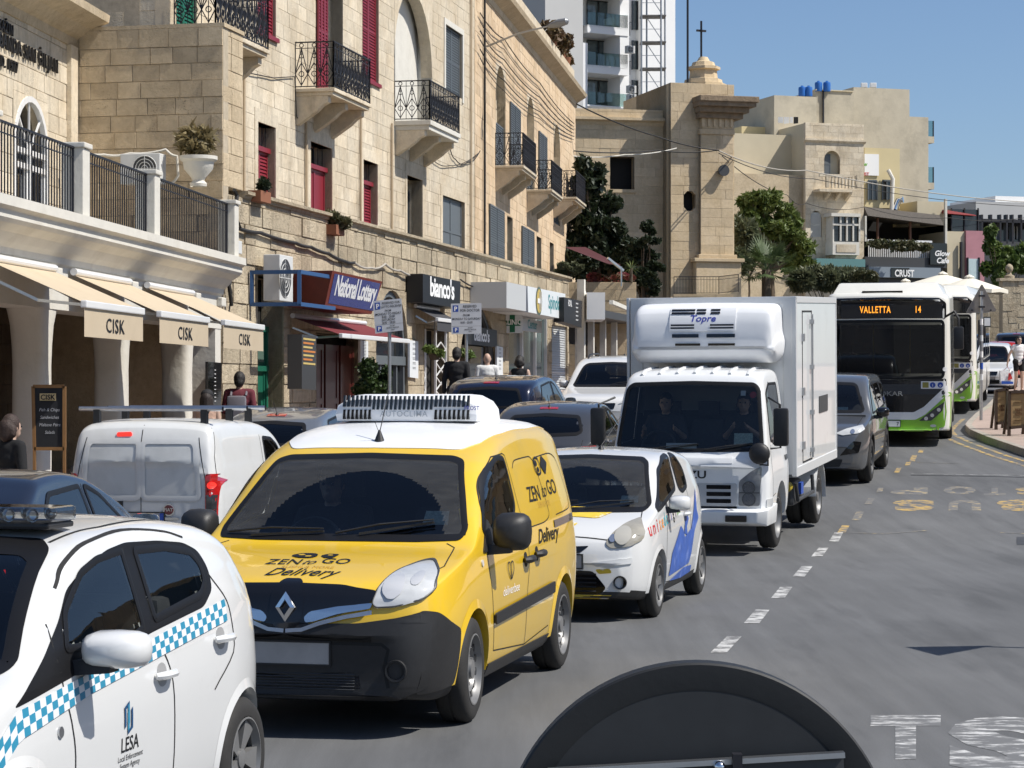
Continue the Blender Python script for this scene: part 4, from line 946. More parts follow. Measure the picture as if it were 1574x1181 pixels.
# solid core and the ends, so the house has depth
mb=MB();mb.hexa([FU.p(0,4.5,-.6),FU.p(UEND,4.5,-.6),FU.p(UEND,4.5,-9),FU.p(0,4.5,-9),FU.p(0,TOP,-.6),FU.p(UEND,TOP,-.6),FU.p(UEND,TOP,-9),FU.p(0,TOP,-9)]);mb.hexa([FV.p(-.4,4.5,-.6),FV.p(VE,4.5,-.45),FV.p(VE,4.5,-9),FV.p(-2,4.5,-9),FV.p(-.4,TOP,-.6),FV.p(VE,TOP,-.45),FV.p(VE,TOP,-9),FV.p(-2,TOP,-9)])
mb.hexa([FL.p(0,.2,-.5),FL.p(33.2,.2,-.5),FL.p(33.2,.2,-2.4),FL.p(0,.2,-2.4),FL.p(0,LZ-1.2,-.5),FL.p(33.2,LZ-1.2,-.5),FL.p(33.2,LZ-1.2,-2.4),FL.p(0,LZ-1.2,-2.4)]);mb.build('inner_mass',m_mortard,pal)
MB().fb(FAg,ug0,ug1,4.2,8.6,-.35,-6).build('inner_mass',m_mortard,club)
for fr,x,y0,y1 in ((FU,372,60,280),(FU,468,160,300),(FU,552,150,330),(FU,722,-100,380),(FU,600,190,330)):
 u,z=fr.px(x,y0);MB().tube([fr.p(u,z,.05),fr.p(u,4.9,.05)],.03,8).build('drain_pipe',mk('stone coloured pipe',(.48,.38,.26),.7),pal,smooth=True)
u=FV.px(742,100)[0];MB().tube([FV.p(u,14,.06),FV.p(u,4.9,.06)],.035,8).build('drain_pipe',m_cable,pal)
# ------------------------------------------------------------------ ground
def asphalt():
 m=bpy.data.materials.new('asphalt');t,b,o=nodes(m);L=t.links.new;N=t.nodes.new
 g=N('ShaderNodeNewGeometry')
 def noise(sc,det=6,ro=.6,scl=None,rot=0):
  v=g.outputs['Position']
  if scl:mp=N('ShaderNodeMapping');mp.inputs['Scale'].default_value=scl;mp.inputs['Rotation'].default_value=(0,0,rot);L(v,mp.inputs[0]);v=mp.outputs[0]
  n=N('ShaderNodeTexNoise');n.inputs['Scale'].default_value=sc;n.inputs['Detail'].default_value=det;n.inputs['Roughness'].default_value=ro;L(v,n.inputs['Vector']);return n.outputs['Fac']
 def rng(x,a,b_,c,d):r=N('ShaderNodeMapRange');r.inputs[1].default_value=a;r.inputs[2].default_value=b_;r.inputs[3].default_value=c;r.inputs[4].default_value=d;L(x,r.inputs[0]);return r.outputs[0]
 def mul(x,y):q=N('ShaderNodeMath');q.operation='MULTIPLY';L(x,q.inputs[0]);L(y,q.inputs[1]);return q.outputs[0]
 v=mul(rng(noise(.35,5),.3,.7,.88,1.1),rng(noise(1.0,7,.7,(2.6,.14,1),RAD(12)),.3,.7,.78,1.16))
 v=mul(v,rng(noise(140,3,.7),.25,.75,.62,1.38));v=mul(v,rng(noise(22,4,.7),.72,.76,1,1.5))
 dk=rng(noise(.8,6,.6,(1.5,.25,1),RAD(14)),.55,.62,1,.84);v=mul(v,dk)
 mx=N('ShaderNodeMix');mx.data_type='RGBA';mx.blend_type='MULTIPLY';mx.inputs['Factor'].default_value=1;mx.inputs['A'].default_value=(.122,.124,.126,1)
 cb=N('ShaderNodeCombineColor');[L(v,cb.inputs[k]) for k in range(3)];L(cb.outputs[0],mx.inputs['B']);L(mx.outputs['Result'],b.inputs['Base Color'])
 b.inputs['Roughness'].default_value=.75;b.inputs['Specular IOR Level'].default_value=.35
 bp=N('ShaderNodeBump');bp.inputs['Distance'].default_value=.0015;bp.inputs['Strength'].default_value=.7;L(noise(160,3,.8),bp.inputs['Height']);L(bp.outputs[0],b.inputs['Normal'])
 return m
m_asph=asphalt();MATS['asphalt']=m_asph
m_pave=mk('pink grey paving',(.36,.28,.24),.9,var=.15,vscale=3,bump=.003)
m_kerb=mk('kerb stone',(.33,.30,.26),.9,var=.2,vscale=4,bump=.006)
def paint(name,col,wear=.5):return mk(name,col,.75,var=.1,vscale=10,dirt=(.14,.14,.14),dscale=7,dlo=wear-.1,dhi=wear+.06)
m_pw=paint('worn white road paint',(.5,.5,.49),.52);m_pww=mk('badly worn white road paint',(.56,.56,.55),.75,var=.1,vscale=10,dirt=(.14,.142,.144),dscale=4.5,dlo=.38,dhi=.5,stretch=(1,2.2,1));m_py=paint('worn yellow road paint',(.5,.33,.09),.5);m_pyf=paint('faded yellow road paint',(.42,.33,.18),.44)
ys=[-40,0,10,20,26]+[27+.5*k for k in range(12)]+list(range(34,51,2))+[55,60,70,80,90,100,110,118,140]
mb=MB()
for a,b in zip(ys,ys[1:]):mb.quad((-14,a,road_z(a)),(45,a,road_z(a)),(45,b,road_z(b)),(-14,b,road_z(b)))
structure('road',mb,m_asph,smooth=True,keep=True)
mb=MB();gy=[-300,-40]+ys[1:]+[300,1500,3500]
for a,b in zip(gy,gy[1:]):
 for x0,x1 in ((-2500,-60),(-60,60),(60,2500)):mb.quad((x0,a,road_z(a)-.05),(x1,a,road_z(a)-.05),(x1,b,road_z(b)-.05),(x0,b,road_z(b)-.05))
structure('ground',mb,mk('dry earth',(.2,.17,.12),.95,var=.2,vscale=.3),keep=True)
def strip(name,pts,z,mat,kerb=None,kname='kerb',kside=0):
 """a pavement between two polylines (world xy lists), raised over the road, with kerb stones along the first"""
 A,B=pts;mb=MB()
 for i in range(len(A)-1):
  a,b,c,d=A[i],A[i+1],B[i+1],B[i];mb.quad(*[(p[0],p[1],road_z(p[1])+z) for p in (a,b,c,d)])
 o=structure(name,mb,mat,keep=True)
 for i in range(len(A)-1):
  a,b=Vector((*A[i],0)),Vector((*A[i+1],0));L=(b-a).length;n=max(1,round(L/.9));d=(b-a)/L;s=d.cross(Vector((0,0,1)))*kside
  for k in range(n):
   p,q=a+d*(L*k/n+.006),a+d*(L*(k+1)/n-.006);kb=MB();zp,zq=road_z(p.y),road_z(q.y)
   kb.hexa([(p.x,p.y,zp-.02),(q.x,q.y,zq-.02),(q.x+s.x*.14,q.y+s.y*.14,zq-.02),(p.x+s.x*.14,p.y+s.y*.14,zp-.02),(p.x+s.x*.012,p.y+s.y*.012,zp+z+.004),(q.x+s.x*.012,q.y+s.y*.012,zq+z+.004),(q.x+s.x*.14,q.y+s.y*.14,zq+z+.004),(p.x+s.x*.14,p.y+s.y*.14,zp+z+.004)]);kb.build('kerb_stone',m_kerb,o)
 return o
OFF['x']=0
# left pavement along the shops and the arcade; right pavement with its rounded corner
lk=[FA.p(u,0,2.0) for u in range(-4,16,2)]+[FL.p(u,0,1.9) for u in range(2,50,3)];li=[FA.p(u,0,-3.2) for u in range(-4,16,2)]+[FL.p(u,0,-.4) for u in range(2,50,3)]
strip('pavement_left',([(p.x,p.y) for p in lk],[(p.x,p.y) for p in li]),.13,m_pave,kside=-1)
rk=[(10.6,33),(9.9,40),(9.72,43.5),(9.68,46.5),(9.75,48.5),(9.95,50),(10.3,51.5),(11.3,55.5),(12.5,60),(14.0,66),(16.2,75),(19,86),(24,104)]
pr_=strip('pavement_right',(rk,[(26,y) if y < 60 else (x+12,y) for x,y in rk]),.14,m_pave,kside=1)
mb=MB()
def onroad(poly,dz=.004):return [(x,y,road_z(y)+dz) for x,y in poly]
def mark(name,polys,mat,dz=.004):
 mb=MB()
 for pl in polys:
  pl3=[Vector(p) for p in onroad(pl,dz)];b=len(mb.v);mb.v+=[tuple(p) for p in pl3]
  for t in tessellate_polygon([pl3]):mb.f.append(tuple(b+i for i in t));mb.m.append(0)
 return structure(name,mb,mat,keep=True)
def gp(px,py): # pixel on the road surface
 lo,hi=5,110
 f=lambda Y:(CH-(py-HY)/FPX*Y)-road_z(Y)
 for _ in range(50):
  m=(lo+hi)/2
  if f(m) > 0:lo=m
  else:hi=m
 return ((px-PCX)/FPX*lo,lo)
 # lane dashes: measured one by one
for (x0,y0,x1,y1,wpx) in ((1092,1004,1140,979,25),(1143,959,1183,938,24),(1185,920,1218,903,21),(1218,887,1249,871,19),(1247,856,1274,842,17),(1274,833,1296,819,15)):
 mark('lane_dash',[[gp(x0,y0),gp(x0+wpx,y0),gp(x1,y1),gp(x1-wpx*.9,y1)]],m_pw)
for (x0,y0,x1,y1,wpx) in ((1287,819,1306,808,13),(1309,800,1328,787,13),(1328,776,1345,766,11),(1347,757,1358,750,9),(1374,727,1386,719,8),(1391,716,1400,711,8),(1397,710,1410,700,9),(1410,697,1420,692,8)):
 mark('yellow_dash',[[gp(x0,y0),gp(x0+wpx,y0),gp(x1,y1),gp(x1-wpx*.9,y1)]],m_py if y0 < 740 or y0 > 815 else m_pyf)
def rtext(txt,px,py,w_px,h_px,mat,bold=.06,rev=False):
 """letters painted on the road, upright as the photograph reads them"""
 vs,fs=text2d(txt,1,bold,0,1.25);A=np.array(vs);lo,hi=A.min(0),A.max(0);out=[]
 for a,b in vs:
  p,q=(a-lo[0])/(hi[0]-lo[0]),(b-lo[1])/(hi[1]-lo[1])
  if rev:p,q=1-p,1-q
  x,y=gp(px+p*w_px,py+h_px*.5-q*h_px);out.append((x,y,road_z(y)+.002))
 return structure('painted_letters',MB().raw(out,fs),mat,keep=True,merge=False)
rtext('S',1372,777,64,17,m_py,.05,True);rtext('U',1458,777,50,16,m_pyf,.05,True);rtext('B',1532,777,60,17,m_py,.05,True)
rtext('P',1368,755,58,11,m_pyf,.05,True);rtext('O',1450,754,50,12,m_pyf,.05,True);rtext('T',1512,756,34,11,m_pyf,.05,True);rtext('S',1560,755,60,11,m_py,.05,True)
rtext('T',1338,1134,108,68,m_pww,.05);rtext('S',1457,1144,160,84,m_pww,.06)
def rline(name,pts,wd,mat,dz=.004):
 q=[Vector((*gp(*p),0)) for p in pts];polys=[]
 for a,b in zip(q,q[1:]):
  n=(b-a).cross(Vector((0,0,1))).normalized()*wd/2;polys.append([(a-n).xy[:],(a+n).xy[:],(b+n).xy[:],(b-n).xy[:]])
 return mark(name,polys,mat,dz)
rline('yellow_line',[(1302,819),(1360,821),(1424,816)],.07,m_pyf);rline('yellow_line',[(1538,819),(1600,822)],.07,m_pyf);rline('yellow_line',[(1410,711),(1474,713)],.07,m_pyf)
for off in (0,.28):mark('double_yellow_line',[[(a[0]-.35-off,a[1]),(a[0]-.25-off,a[1]),(b[0]-.25-off,b[1]),(b[0]-.35-off,b[1])] for a,b in zip(rk[:7],rk[1:8])],m_py)
rline('tar_joint',[(1400,731),(1480,732),(1530,733),(1600,735)],.06,mk('tar',(.02,.02,.02),.6));rline('tar_edge',[(1400,728.5),(1600,732)],.05,m_pw)
mark('manhole_frame',[[gp(1563,838),gp(1600,838),gp(1600,826),gp(1563,826)]],mk('cast iron',(.05,.05,.05),.6,var=.3))
# ------------------------------------------------------------------ vegetation tools
m_bark=mk('bark',(.10,.075,.05),.9,var=.3,vscale=10,bump=.02)
def leafmat(name,col,col2,rough=.55):
 if name in MATS:return MATS[name]
 m=bpy.data.materials.new(name);t,b,o=nodes(m);L=t.links.new;N=t.nodes.new
 g=N('ShaderNodeNewGeometry');n=N('ShaderNodeTexNoise');n.inputs['Scale'].default_value=1.6;n.inputs['Detail'].default_value=6;L(g.outputs['Position'],n.inputs['Vector'])
 mx=N('ShaderNodeMix');mx.data_type='RGBA';r=N('ShaderNodeMapRange');r.inputs[1].default_value=.35;r.inputs[2].default_value=.65;L(n.outputs['Fac'],r.inputs[0])
 ri=N('ShaderNodeMath');ri.operation='MULTIPLY_ADD';ri.inputs[1].default_value=.5;L(g.outputs['Random Per Island'],ri.inputs[0]);
 m3=N('ShaderNodeMath');m3.operation='MULTIPLY';m3.inputs[1].default_value=.6;L(r.outputs[0],m3.inputs[0]);L(m3.outputs[0],ri.inputs[2]);L(ri.outputs[0],mx.inputs['Factor']);mx.inputs['A'].default_value=(*col,1);mx.inputs['B'].default_value=(*col2,1);L(mx.outputs['Result'],b.inputs['Base Color']);b.inputs['Roughness'].default_value=rough
 tr=N('ShaderNodeBsdfTranslucent');L(mx.outputs['Result'],tr.inputs[0]);ms=N('ShaderNodeMixShader');ms.inputs[0].default_value=.25;L(b.outputs[0],ms.inputs[1]);L(tr.outputs[0],ms.inputs[2]);L(ms.outputs[0],o.inputs[0]);MATS[name]=m;return m
def leaf_cloud(blobs,n,size,seed=0,droop=0,long=1.6,shell=.55):
 """n little leaf blades spread through ellipsoid clumps [(centre, radii)]; denser towards each clump's skin"""
 rg=np.random.default_rng(seed);vol=np.array([b[1][0]*b[1][1]*b[1][2] for b in blobs]);vol=vol**.67;cnt=(n*vol/vol.sum()).astype(int)+1;V=[];F=[]
 for (c,r),k in zip(blobs,cnt):
  d=rg.normal(size=(k,3));d /= np.linalg.norm(d,axis=1)[:,None];rad=(shell+(1-shell)*rg.random(k))**.7*(1+.18*rg.normal(size=k));p=np.array(c)+d*rad[:,None]*np.array(r)
  a=rg.normal(size=(k,3))+d*.6;a[:,2] -= droop;a /= np.linalg.norm(a,axis=1)[:,None];b=np.cross(a,rg.normal(size=(k,3)));b /= np.linalg.norm(b,axis=1)[:,None]
  s=size*(.6+.8*rg.random(k))[:,None];q=np.stack([p-b*s*.5,p+a*s*long*.5-b*s*.0+b*0,p+b*s*.5,p-a*s*long*.5],1);o=len(V)*0
  V.append(q.reshape(-1,3))
 V=np.concatenate(V);n4=len(V)//4;return V,np.arange(n4*4).reshape(-1,4)
def cloud_obj(name,V,F,mat,parent):
 off=OFF.get(parent.name,Vector((0,0,0)));me=bpy.data.meshes.new(name);V=V-np.array(off)
 me.vertices.add(len(V));me.vertices.foreach_set('co',V.astype(np.float32).ravel());me.loops.add(F.size);me.loops.foreach_set('vertex_index',F.astype(np.int32).ravel());me.polygons.add(len(F));me.polygons.foreach_set('loop_start',np.arange(0,F.size,4,dtype=np.int32));me.polygons.foreach_set('loop_total',np.full(len(F),4,dtype=np.int32));me.update(calc_edges=True);me.validate();me.materials.append(mat);return link(name,me,parent)
def limbs(parent,base,tips,r0,mat=m_bark,name='trunk',fork=.45):
 mb=MB();base=Vector(base);top=sum((Vector(t) for t in tips),Vector())/len(tips);f=base.lerp(top,fork);mb.tube([base,base.lerp(f,.5)+Vector((.03,0,0)),f],[r0,r0*.8,r0*.7],9)
 for t in tips:t=Vector(t);m=f.lerp(t,.5)+Vector((random.uniform(-.1,.1),0,.15));mb.tube([f,m,t],[r0*.5,r0*.3,r0*.1],7)
 return mb.build(name,mat,parent,smooth=True)
def px_blobs(lst,Y,spread=1.0,seed=0):
 """clumps given as photograph pixel ellipses at a depth"""
 rd=random.Random(seed);out=[]
 for (x,y,rx,ry) in lst:
  yy=Y+rd.uniform(-spread,spread);p=P(x,y,yy);out.append(((p.x,p.y,p.z),(rx/FPX*yy,min(rx,ry)/FPX*yy*1.0,ry/FPX*yy)))
 return out
def sub_clumps(blobs,k,f=.45,seed=0):
 rd=random.Random(seed);out=[]
 for c,r in blobs:
  for _ in range(k):
   d=Vector((rd.gauss(0,1),rd.gauss(0,1),rd.gauss(0,1))).normalized()*rd.uniform(.45,.95);s=f*rd.uniform(.6,1.2);out.append(((c[0]+d.x*r[0],c[1]+d.y*r[1],c[2]+d.z*r[2]),(r[0]*s,r[1]*s,r[2]*s)))
 return out
def tree(name,label,cat,Y,ells,n,size,mat,gz_,seed=1,trunkx=None,r0=.22,k=7,f=.42,long=1.6,group=None,shell=.35):
 bl=px_blobs(ells,Y,.8,seed);cx=sum(b[0][0] for b in bl)/len(bl) if trunkx is None else (trunkx-PCX)/FPX*Y
 t=thing(name,label,cat,(cx,Y,gz_),group=group);cl=sub_clumps(bl,k,f,seed);V,F=leaf_cloud(cl,n,size,seed,long=long,shell=shell);cloud_obj('crown',V,F,mat,t)
 tips=[b[0] for b in bl]+[c[0] for c in cl[::5]];limbs(t,(cx,Y,gz_),tips,r0);return t
def palm(name,label,px,py,Y,R,n,gz_,seed=2,mat=None,fan=True,cat='palm'):
 rd=random.Random(seed);c=P(px,py,Y);t=thing(name,label,cat,(c.x,c.y,gz_));mat=mat or leafmat('palm green',(.05,.09,.03),(.10,.14,.05));mb=MB()
 for i in range(n):
  az=rd.uniform(0,2*math.pi);el=rd.uniform(-.35,1.3);L=R*rd.uniform(.75,1.05);d=Vector((math.cos(az)*math.cos(el),math.sin(az)*math.cos(el),math.sin(el)));side=d.cross(Vector((0,0,1)))
  side=side.normalized() if side.length > .01 else Vector((1,0,0));up=side.cross(d);st=c+d*L*.45
  if fan:
   mb.bar(c,st,.025,.015)
   for k in range(13):
    a=(k-6)/6*1.15;v=(d*math.cos(a)+side*math.sin(a)).normalized();tip=st+v*L*.55*(1-.18*abs(a))+Vector((0,0,-.12*L*abs(math.sin(a))));w_=side*math.cos(a)-d*math.sin(a);w_=w_.normalized()*L*.022;m=st.lerp(tip,.55)
    mb.tri(st,m+w_+up*.01,m-w_+up*.01);mb.tri(m+w_+up*.01,tip,m-w_+up*.01)
  else:
   tip=c+d*L+Vector((0,0,-.15*L));m=c+d*L*.5;w_=side*L*.03;mb.tri(c,m+w_,m-w_);mb.tri(m+w_,tip,m-w_)
 mb.build('fronds',mat,t,merge=False);MB().tube([(c.x,c.y,gz_),c],[R*.14,R*.12],10).build('trunk',m_bark,t,smooth=True);return t

 # ------------------------------------------------------------------ church
def zp(y,Y):return CH-(y-HY)/FPX*Y
def xp(x,Y):return (x-PCX)/FPX*Y
YC=103.0
class FF(Fr):
 """a wall that faces the camera: u runs to the right, n towards -Y, turned by ang degrees"""
 def __init__(s,x,y,ang=0):
  a=RAD(ang);s.o=Vector((x,y,0));s.u=Vector((math.cos(a),math.sin(a),0));s.n=Vector((math.sin(a),-math.cos(a),0))
ch=thing('stone_church','weathered limestone church tower with cross behind the dark tree','church',(xp(1000,YC),YC+4,3.3))
FT=FF(xp(1031,YC),YC,15);FN=FF(xp(870,YC+.1),YC+.1,12);tw=3.05;z0c=3.3
def cpx(f,x,y):return f.px(x,y)
wn_=(*sorted((FN.px(938,250)[0],FN.px(975,250)[0])),FN.px(940,291)[1],FN.px(940,241)[1]);zn=FN.px(950,168)[1]
blocks(ch,FN,0,FN.px(1045,250)[0],z0c,zn,[wn_],m_limechurch,m_mortar,course=.42,bl=(.7,1.3),rough=.006,seed=41,gap=.012,minpx=6);reveal(ch,FN,wn_,.5,m_limechurch,m_dark)
MB().fb(FN,wn_[0]-.1,wn_[1]+.1,wn_[2]-.15,wn_[2],0,.06).build('window_sill',m_limechurch,ch)
zc=FN.px(950,193)[1];moulding(ch,FN,0,FN.px(1040,250)[0],[(-.2,zc),(.02,zc),(.1,zc+.15),(.3,zc+.22),(.3,zc+.34),(-.2,zc+.4)],m_limechurch)
zt_=FT.px(1060,128)[1];ov=(*sorted((FT.px(1051,300)[0],FT.px(1069,300)[0])),FT.px(1051,324)[1],FT.px(1051,294)[1])
blocks(ch,FT,0,tw,z0c,zt_,[ov],m_limechurch,m_mortar,course=.42,bl=(.7,1.3),rough=.006,seed=42,gap=.012,minpx=6);reveal(ch,FT,ov,.4,m_limechurch,m_dark)
# oculus with clipped corners
mb=MB();c1=.16;q=FT.p
for (ua,ub,za,zb) in ((0,c1,0,c1),(1,-c1,0,c1),(0,c1,1,-c1),(1,-c1,1,-c1)):
 u=ov[0] if ua == 0 else ov[1];z=ov[2] if za == 0 else ov[3];mb.prism([q(u,z,.01),q(u+ub,z,.01),q(u,z+zb,.01)],-FT.n*.3)
mb.build('oculus_corners',m_limechurch,ch)
# tower flank facing the street, pilaster, base, cornice
mb=MB();mb.hexa([FT.p(0,z0c,-.6),FT.p(tw,z0c,-.6),FT.p(tw,z0c,-7),FT.p(0,z0c,-7),FT.p(0,zt_,-.6),FT.p(tw,zt_,-.6),FT.p(tw,zt_,-7),FT.p(0,zt_,-7)]);mb.hexa([FN.p(0,z0c,-.6),FN.p(5,z0c,-.6),FN.p(5,z0c,-9),FN.p(0,z0c,-9),FN.p(0,zn,-.6),FN.p(5,zn,-.6),FN.p(5,zn,-9),FN.p(0,zn,-9)]);mb.build('tower_core',m_limechurch,ch)
FS=Fr(0,0,0);FS.o=FT.p(tw,0,0);FS.u=-FT.n;FS.n=FT.u;blocks(ch,FS,0,6,z0c,zt_,[],m_limechurch,m_mortar,course=.42,bl=(.7,1.3),seed=43,lim=60,minpx=5)
FSl=Fr(0,0,0);FSl.o=FT.p(0,0,0);FSl.u=-FT.n;FSl.n=-FT.u;MB().quad(FSl.p(0,z0c,.0),FSl.p(5,z0c,0),FSl.p(5,zt_,0),FSl.p(0,zt_,0)).build('tower_flank',m_limechurch,ch)
p0,p1=FT.px(1074,350)[0],FT.px(1124,350)[0];zb_,zcap=FT.px(1090,392)[1],FT.px(1090,208)[1]
PF=FT.off(.0);blocks(ch,FT.off(.28),p0,p1,zb_,zcap,[],m_limechurch,m_mortar,course=.42,bl=(.7,1.5),seed=44,minpx=5,name='pilaster_block')
MB().fb(FT,p0,p1,zb_,zcap,-.02,.26).build('pilaster_core',m_mortar,ch)
for k,(za,zb2,e,pr2) in enumerate(((z0c,zb_-.35,.3,.5),(zb_-.35,zb_-.18,.42,.62),(zb_-.18,zb_,.14,.4),(zcap,zcap+.25,.05,.34),(zcap+.25,zcap+.8,-.05,.3),(zcap+.8,zcap+1.0,.1,.42))):MB().fb(FT,p0-e,p1+e,za,zb2,0,pr2).build('pilaster_moulding',m_limechurch,ch,bevel=.03)
for k in range(6):u=p0+.1+k*(p1-p0-.2)/5;MB().fb(FT,u-.06,u+.06,zcap+.35,zcap+.78,.3,.36).build('flute',m_limechurch,ch)
co=FT.px(1070,166)[1];mb=MB()
for k,(dz,e,pr2) in enumerate(((-.5,.15,.5),(-.25,.35,.75),(0,.6,1.0),(.2,.7,1.1))):mb.fb(FT,p0-.1-e*.3,p1+e+.25,co+dz,co+dz+.26,-1,pr2)
mb.build('cornice',mk('dark weathered limestone',(.24,.18,.12),.95,var=.3,vscale=4,bump=.03,bscale=8),ch,bevel=.03)
# lantern, cross and pole on top
lx=FT.px(1095,110)[0];mb=MB();c=FT.p(lx,zt_,-1.2);mb.lathe([(1.1,-.1),(1.1,.12),(.9,.14),(.86,.34),(.66,.38),(.62,.75),(.78,.8),(.78,.92),(.56,.96),(.5,1.14),(.3,1.2),(.2,1.38),(0,1.42)],c,'z',8);mb.build('lantern',m_limechurch,ch,smooth=40)
cr_=MB();b=c+Vector((-.1,0,1.35));cr_.bar(b,b+Vector((0,0,1.7)),.09);cr_.bar(b+Vector((-.02,-.3,1.25)),b+Vector((.02,.3,1.25)),.09);cr_.bar(b+Vector((-.22,-.1,1.25)),b+Vector((.22,.1,1.25)),.09);cr_.build('cross',m_iron,ch)
pl_=P(1057,128,YC+1);MB().tube([pl_,pl_+Vector((0,0,4.0))],.05,6).build('lightning_pole',m_iron,ch)
sl_=FT.px(1110,235);MB().cyl(FT.p(FT.px(1106,264)[0],FT.px(1106,264)[1],.35),FT.p(FT.px(1106,264)[0],FT.px(1106,264)[1],.6),.22,.26,14).build('floodlight',m_greypl,ch)
# church forecourt wall and railing
fw_=thing('church_railing','dark iron railing on a low wall at the church foot','railing',P(1080,450,99));a,b,c2=P(1036,452,99),P(1105,452,99),P(1135,452,97);z=zp(452,99)
railing(fw_,[a,b,c2],z,z+.75,m_iron,'plain');MB().hexa([(a.x,99.2,3),(c2.x,99.2,3),(c2.x,100,3),(a.x,100,3),(a.x,99.2,z),(c2.x,99.2,z),(c2.x,100,z),(a.x,100,z)]).build('low_wall',m_limechurch,fw_)

# ------------------------------------------------------------------ white apartment block
YW=128.0;ap=thing('white_apartment_block','modern white apartment block with glass balconies above the church','building',(xp(950,YW),YW+5,3.4))
m_wr=mk('white render',(.80,.80,.79),.8,var=.03,vscale=.5);m_gr=mk('grey render',(.50,.50,.49),.85,var=.04,vscale=.5);m_gl=glassmat('balcony glass',(.62,.74,.72),.02,.8);m_win=mk('curtained window',(.10,.125,.13),.1,coat=.6,var=.4,vscale=3)
FWb=FF(xp(940,YW),YW,30);sW=FPX/YW
def wb(name,x0,x1,y0,y1,d0,d1,mat,par=None,bev=0):
 D=max(d0,d1);(u0,za),(u1,zb)=FWb.px(x0,y0,D),FWb.px(x1,y0,D);zc=FWb.px((x0+x1)/2,y1,D)[1];return MB().fb(FWb,u0,u1,zc,(za+zb)/2,d0,d1).build(name,mat,par or ap,bevel=bev)
wb('wall_mass',840,1038,-140,700,-9,-1.6,m_wr);wb('side_wing',838,896,-140,700,-8,.3,m_gr);wb('side_wing_edge',896.2,903,66,700,-1.6,.3,m_wr);wb('stair_wall',987,1038,-140,700,-1.7,-1.0,m_wr)
for k in range(5):
 y=161+58*(1-k)*1.0-58 # window heads step up the facade
 yt=125-61*k;wb('balcony_slab',903,966,yt-22,yt-11,-1.6,.25,m_wr);wb('ceiling_lamp',920,926,yt-11,yt-9.5,-.5,-.3,m_black);wb('party_wall',953,967,yt-40,yt+40,-1.6,.2 if k % 2 else -.2,m_wr)
 w_=wb('sliding_window',903,938,yt,yt+39,-1.62,-1.52,m_win);
 for xa,xb in ((902.5,904),(919.5,921.5),(937,938.5)):wb('window_frame',xa,xb,yt,yt+39,-1.5,-1.45,m_black,w_)
 wb('window_frame',903,938,yt-1.5,yt,-1.5,-1.45,m_black,w_);wb('glass_balustrade',904,965,yt+18,yt+38,.18,.2,m_gl);wb('balcony_floor',903,966,yt+38,yt+40,-1.6,.25,m_wr)
 w2=wb('window',973,988,yt-1,yt+43,-1.58,-1.5,m_win);wb('window_frame',972,973.2,yt-2,yt+43,-1.5,-1.4,m_black,w2);wb('window_frame',979.8,981,yt-1,yt+43,-1.5,-1.4,m_black,w2);wb('window_frame',987.5,989,yt-2,yt+43,-1.5,-1.4,m_black,w2);r_=MB()
 for j in range(8):u=FWb.px(973+j*2,100)[0];r_.fb(FWb,u-.015,u+.015,zp(yt+43,YW),zp(yt+22,YW),-1.3,-1.27)
 r_.fb(FWb,FWb.px(972,100)[0],FWb.px(989,100)[0],zp(yt+22.5,YW),zp(yt+21.5,YW),-1.3,-1.27);r_.build('window_guard',m_black,w2)
def ac_unit(label,c,wd,ht,dp,fr,group=None,name='air_conditioner'):
 t=thing(name,label,'air conditioner',c,group=group);q=Fr(0,0,0);q.o=Vector(c);q.u=fr.u;q.n=fr.n;MB().fb(q,-wd/2,wd/2,0,ht,0,dp).build('case',mk('off white case',(.62,.62,.60),.5,var=.05),t,bevel=.015);f=MB()
 n=20;cu,cz,r=-wd*.12,ht/2,ht*.42
 g=q.off(dp+.004)
 vs=[g.p(cu+r*math.cos(2*math.pi*k/n),cz+r*math.sin(2*math.pi*k/n)) for k in range(n)];f.raw(vs,[tuple(range(n))]);f.build('fan_grille',m_greypl,t);h=MB()
 for k in range(1,5):rr=r*k/4;pts=[g.p(cu+rr*math.cos(2*math.pi*j/n),cz+rr*math.sin(2*math.pi*j/n),.006) for j in range(n+1)];h.tube(pts,.006,4,False)
 h.bar(g.p(cu-r,cz,.006),g.p(cu+r,cz,.006),.012);h.bar(g.p(cu,cz-r,.006),g.p(cu,cz+r,.006),.012);h.build('grille_rings',mk('off white case',(.62,.62,.60),.5),t);return t
for i,(x,y,l) in enumerate(((966,83,'single air conditioner on the white apartment wall'),(968,144,'upper of two stacked air conditioners on the white apartment'),(968,157,'lower of two stacked air conditioners on the white apartment'))):p=P(x,y,YW-.3);ac_unit(l,(p.x,p.y,p.z),.5,.42,.3,FWb)
hs=thing('mast_climber','lattice hoist mast with platforms standing against the white apartment block','scaffold',(xp(1003,YW-2),YW-2,3.4));YH=YW-2;sH=FPX/YH
mb=MB();xs=(986,994,1016,1022)
for x in xs:
 p=MB();p.tube([P(x,700,YH+(0 if x in (986,1016) else 1)),P(x,-60,YH+(0 if x in (986,1016) else 1))],.05,6);p.build('mast_tube',m_steel,hs)
for k in range(8):
 y=146-40.5*k;a,b=P(985,y,YH),P(1024,y,YH);pf=MB();pf.hexa([a,b,b+Vector((0,1.1,0)),a+Vector((0,1.1,0)),a+Vector((0,0,.06)),b+Vector((0,0,.06)),b+Vector((0,1.1,.06)),a+Vector((0,1.1,.06))]);pf.build('platform',mk('grey plank',(.2,.19,.18),.8),hs);br=MB();br.bar(P(994,y-38,YH+.5),P(1018,y-2,YH+.5),.04);br.bar(P(986,y-20,YH),P(1016,y-20,YH),.03);br.build('brace',m_steel,hs)
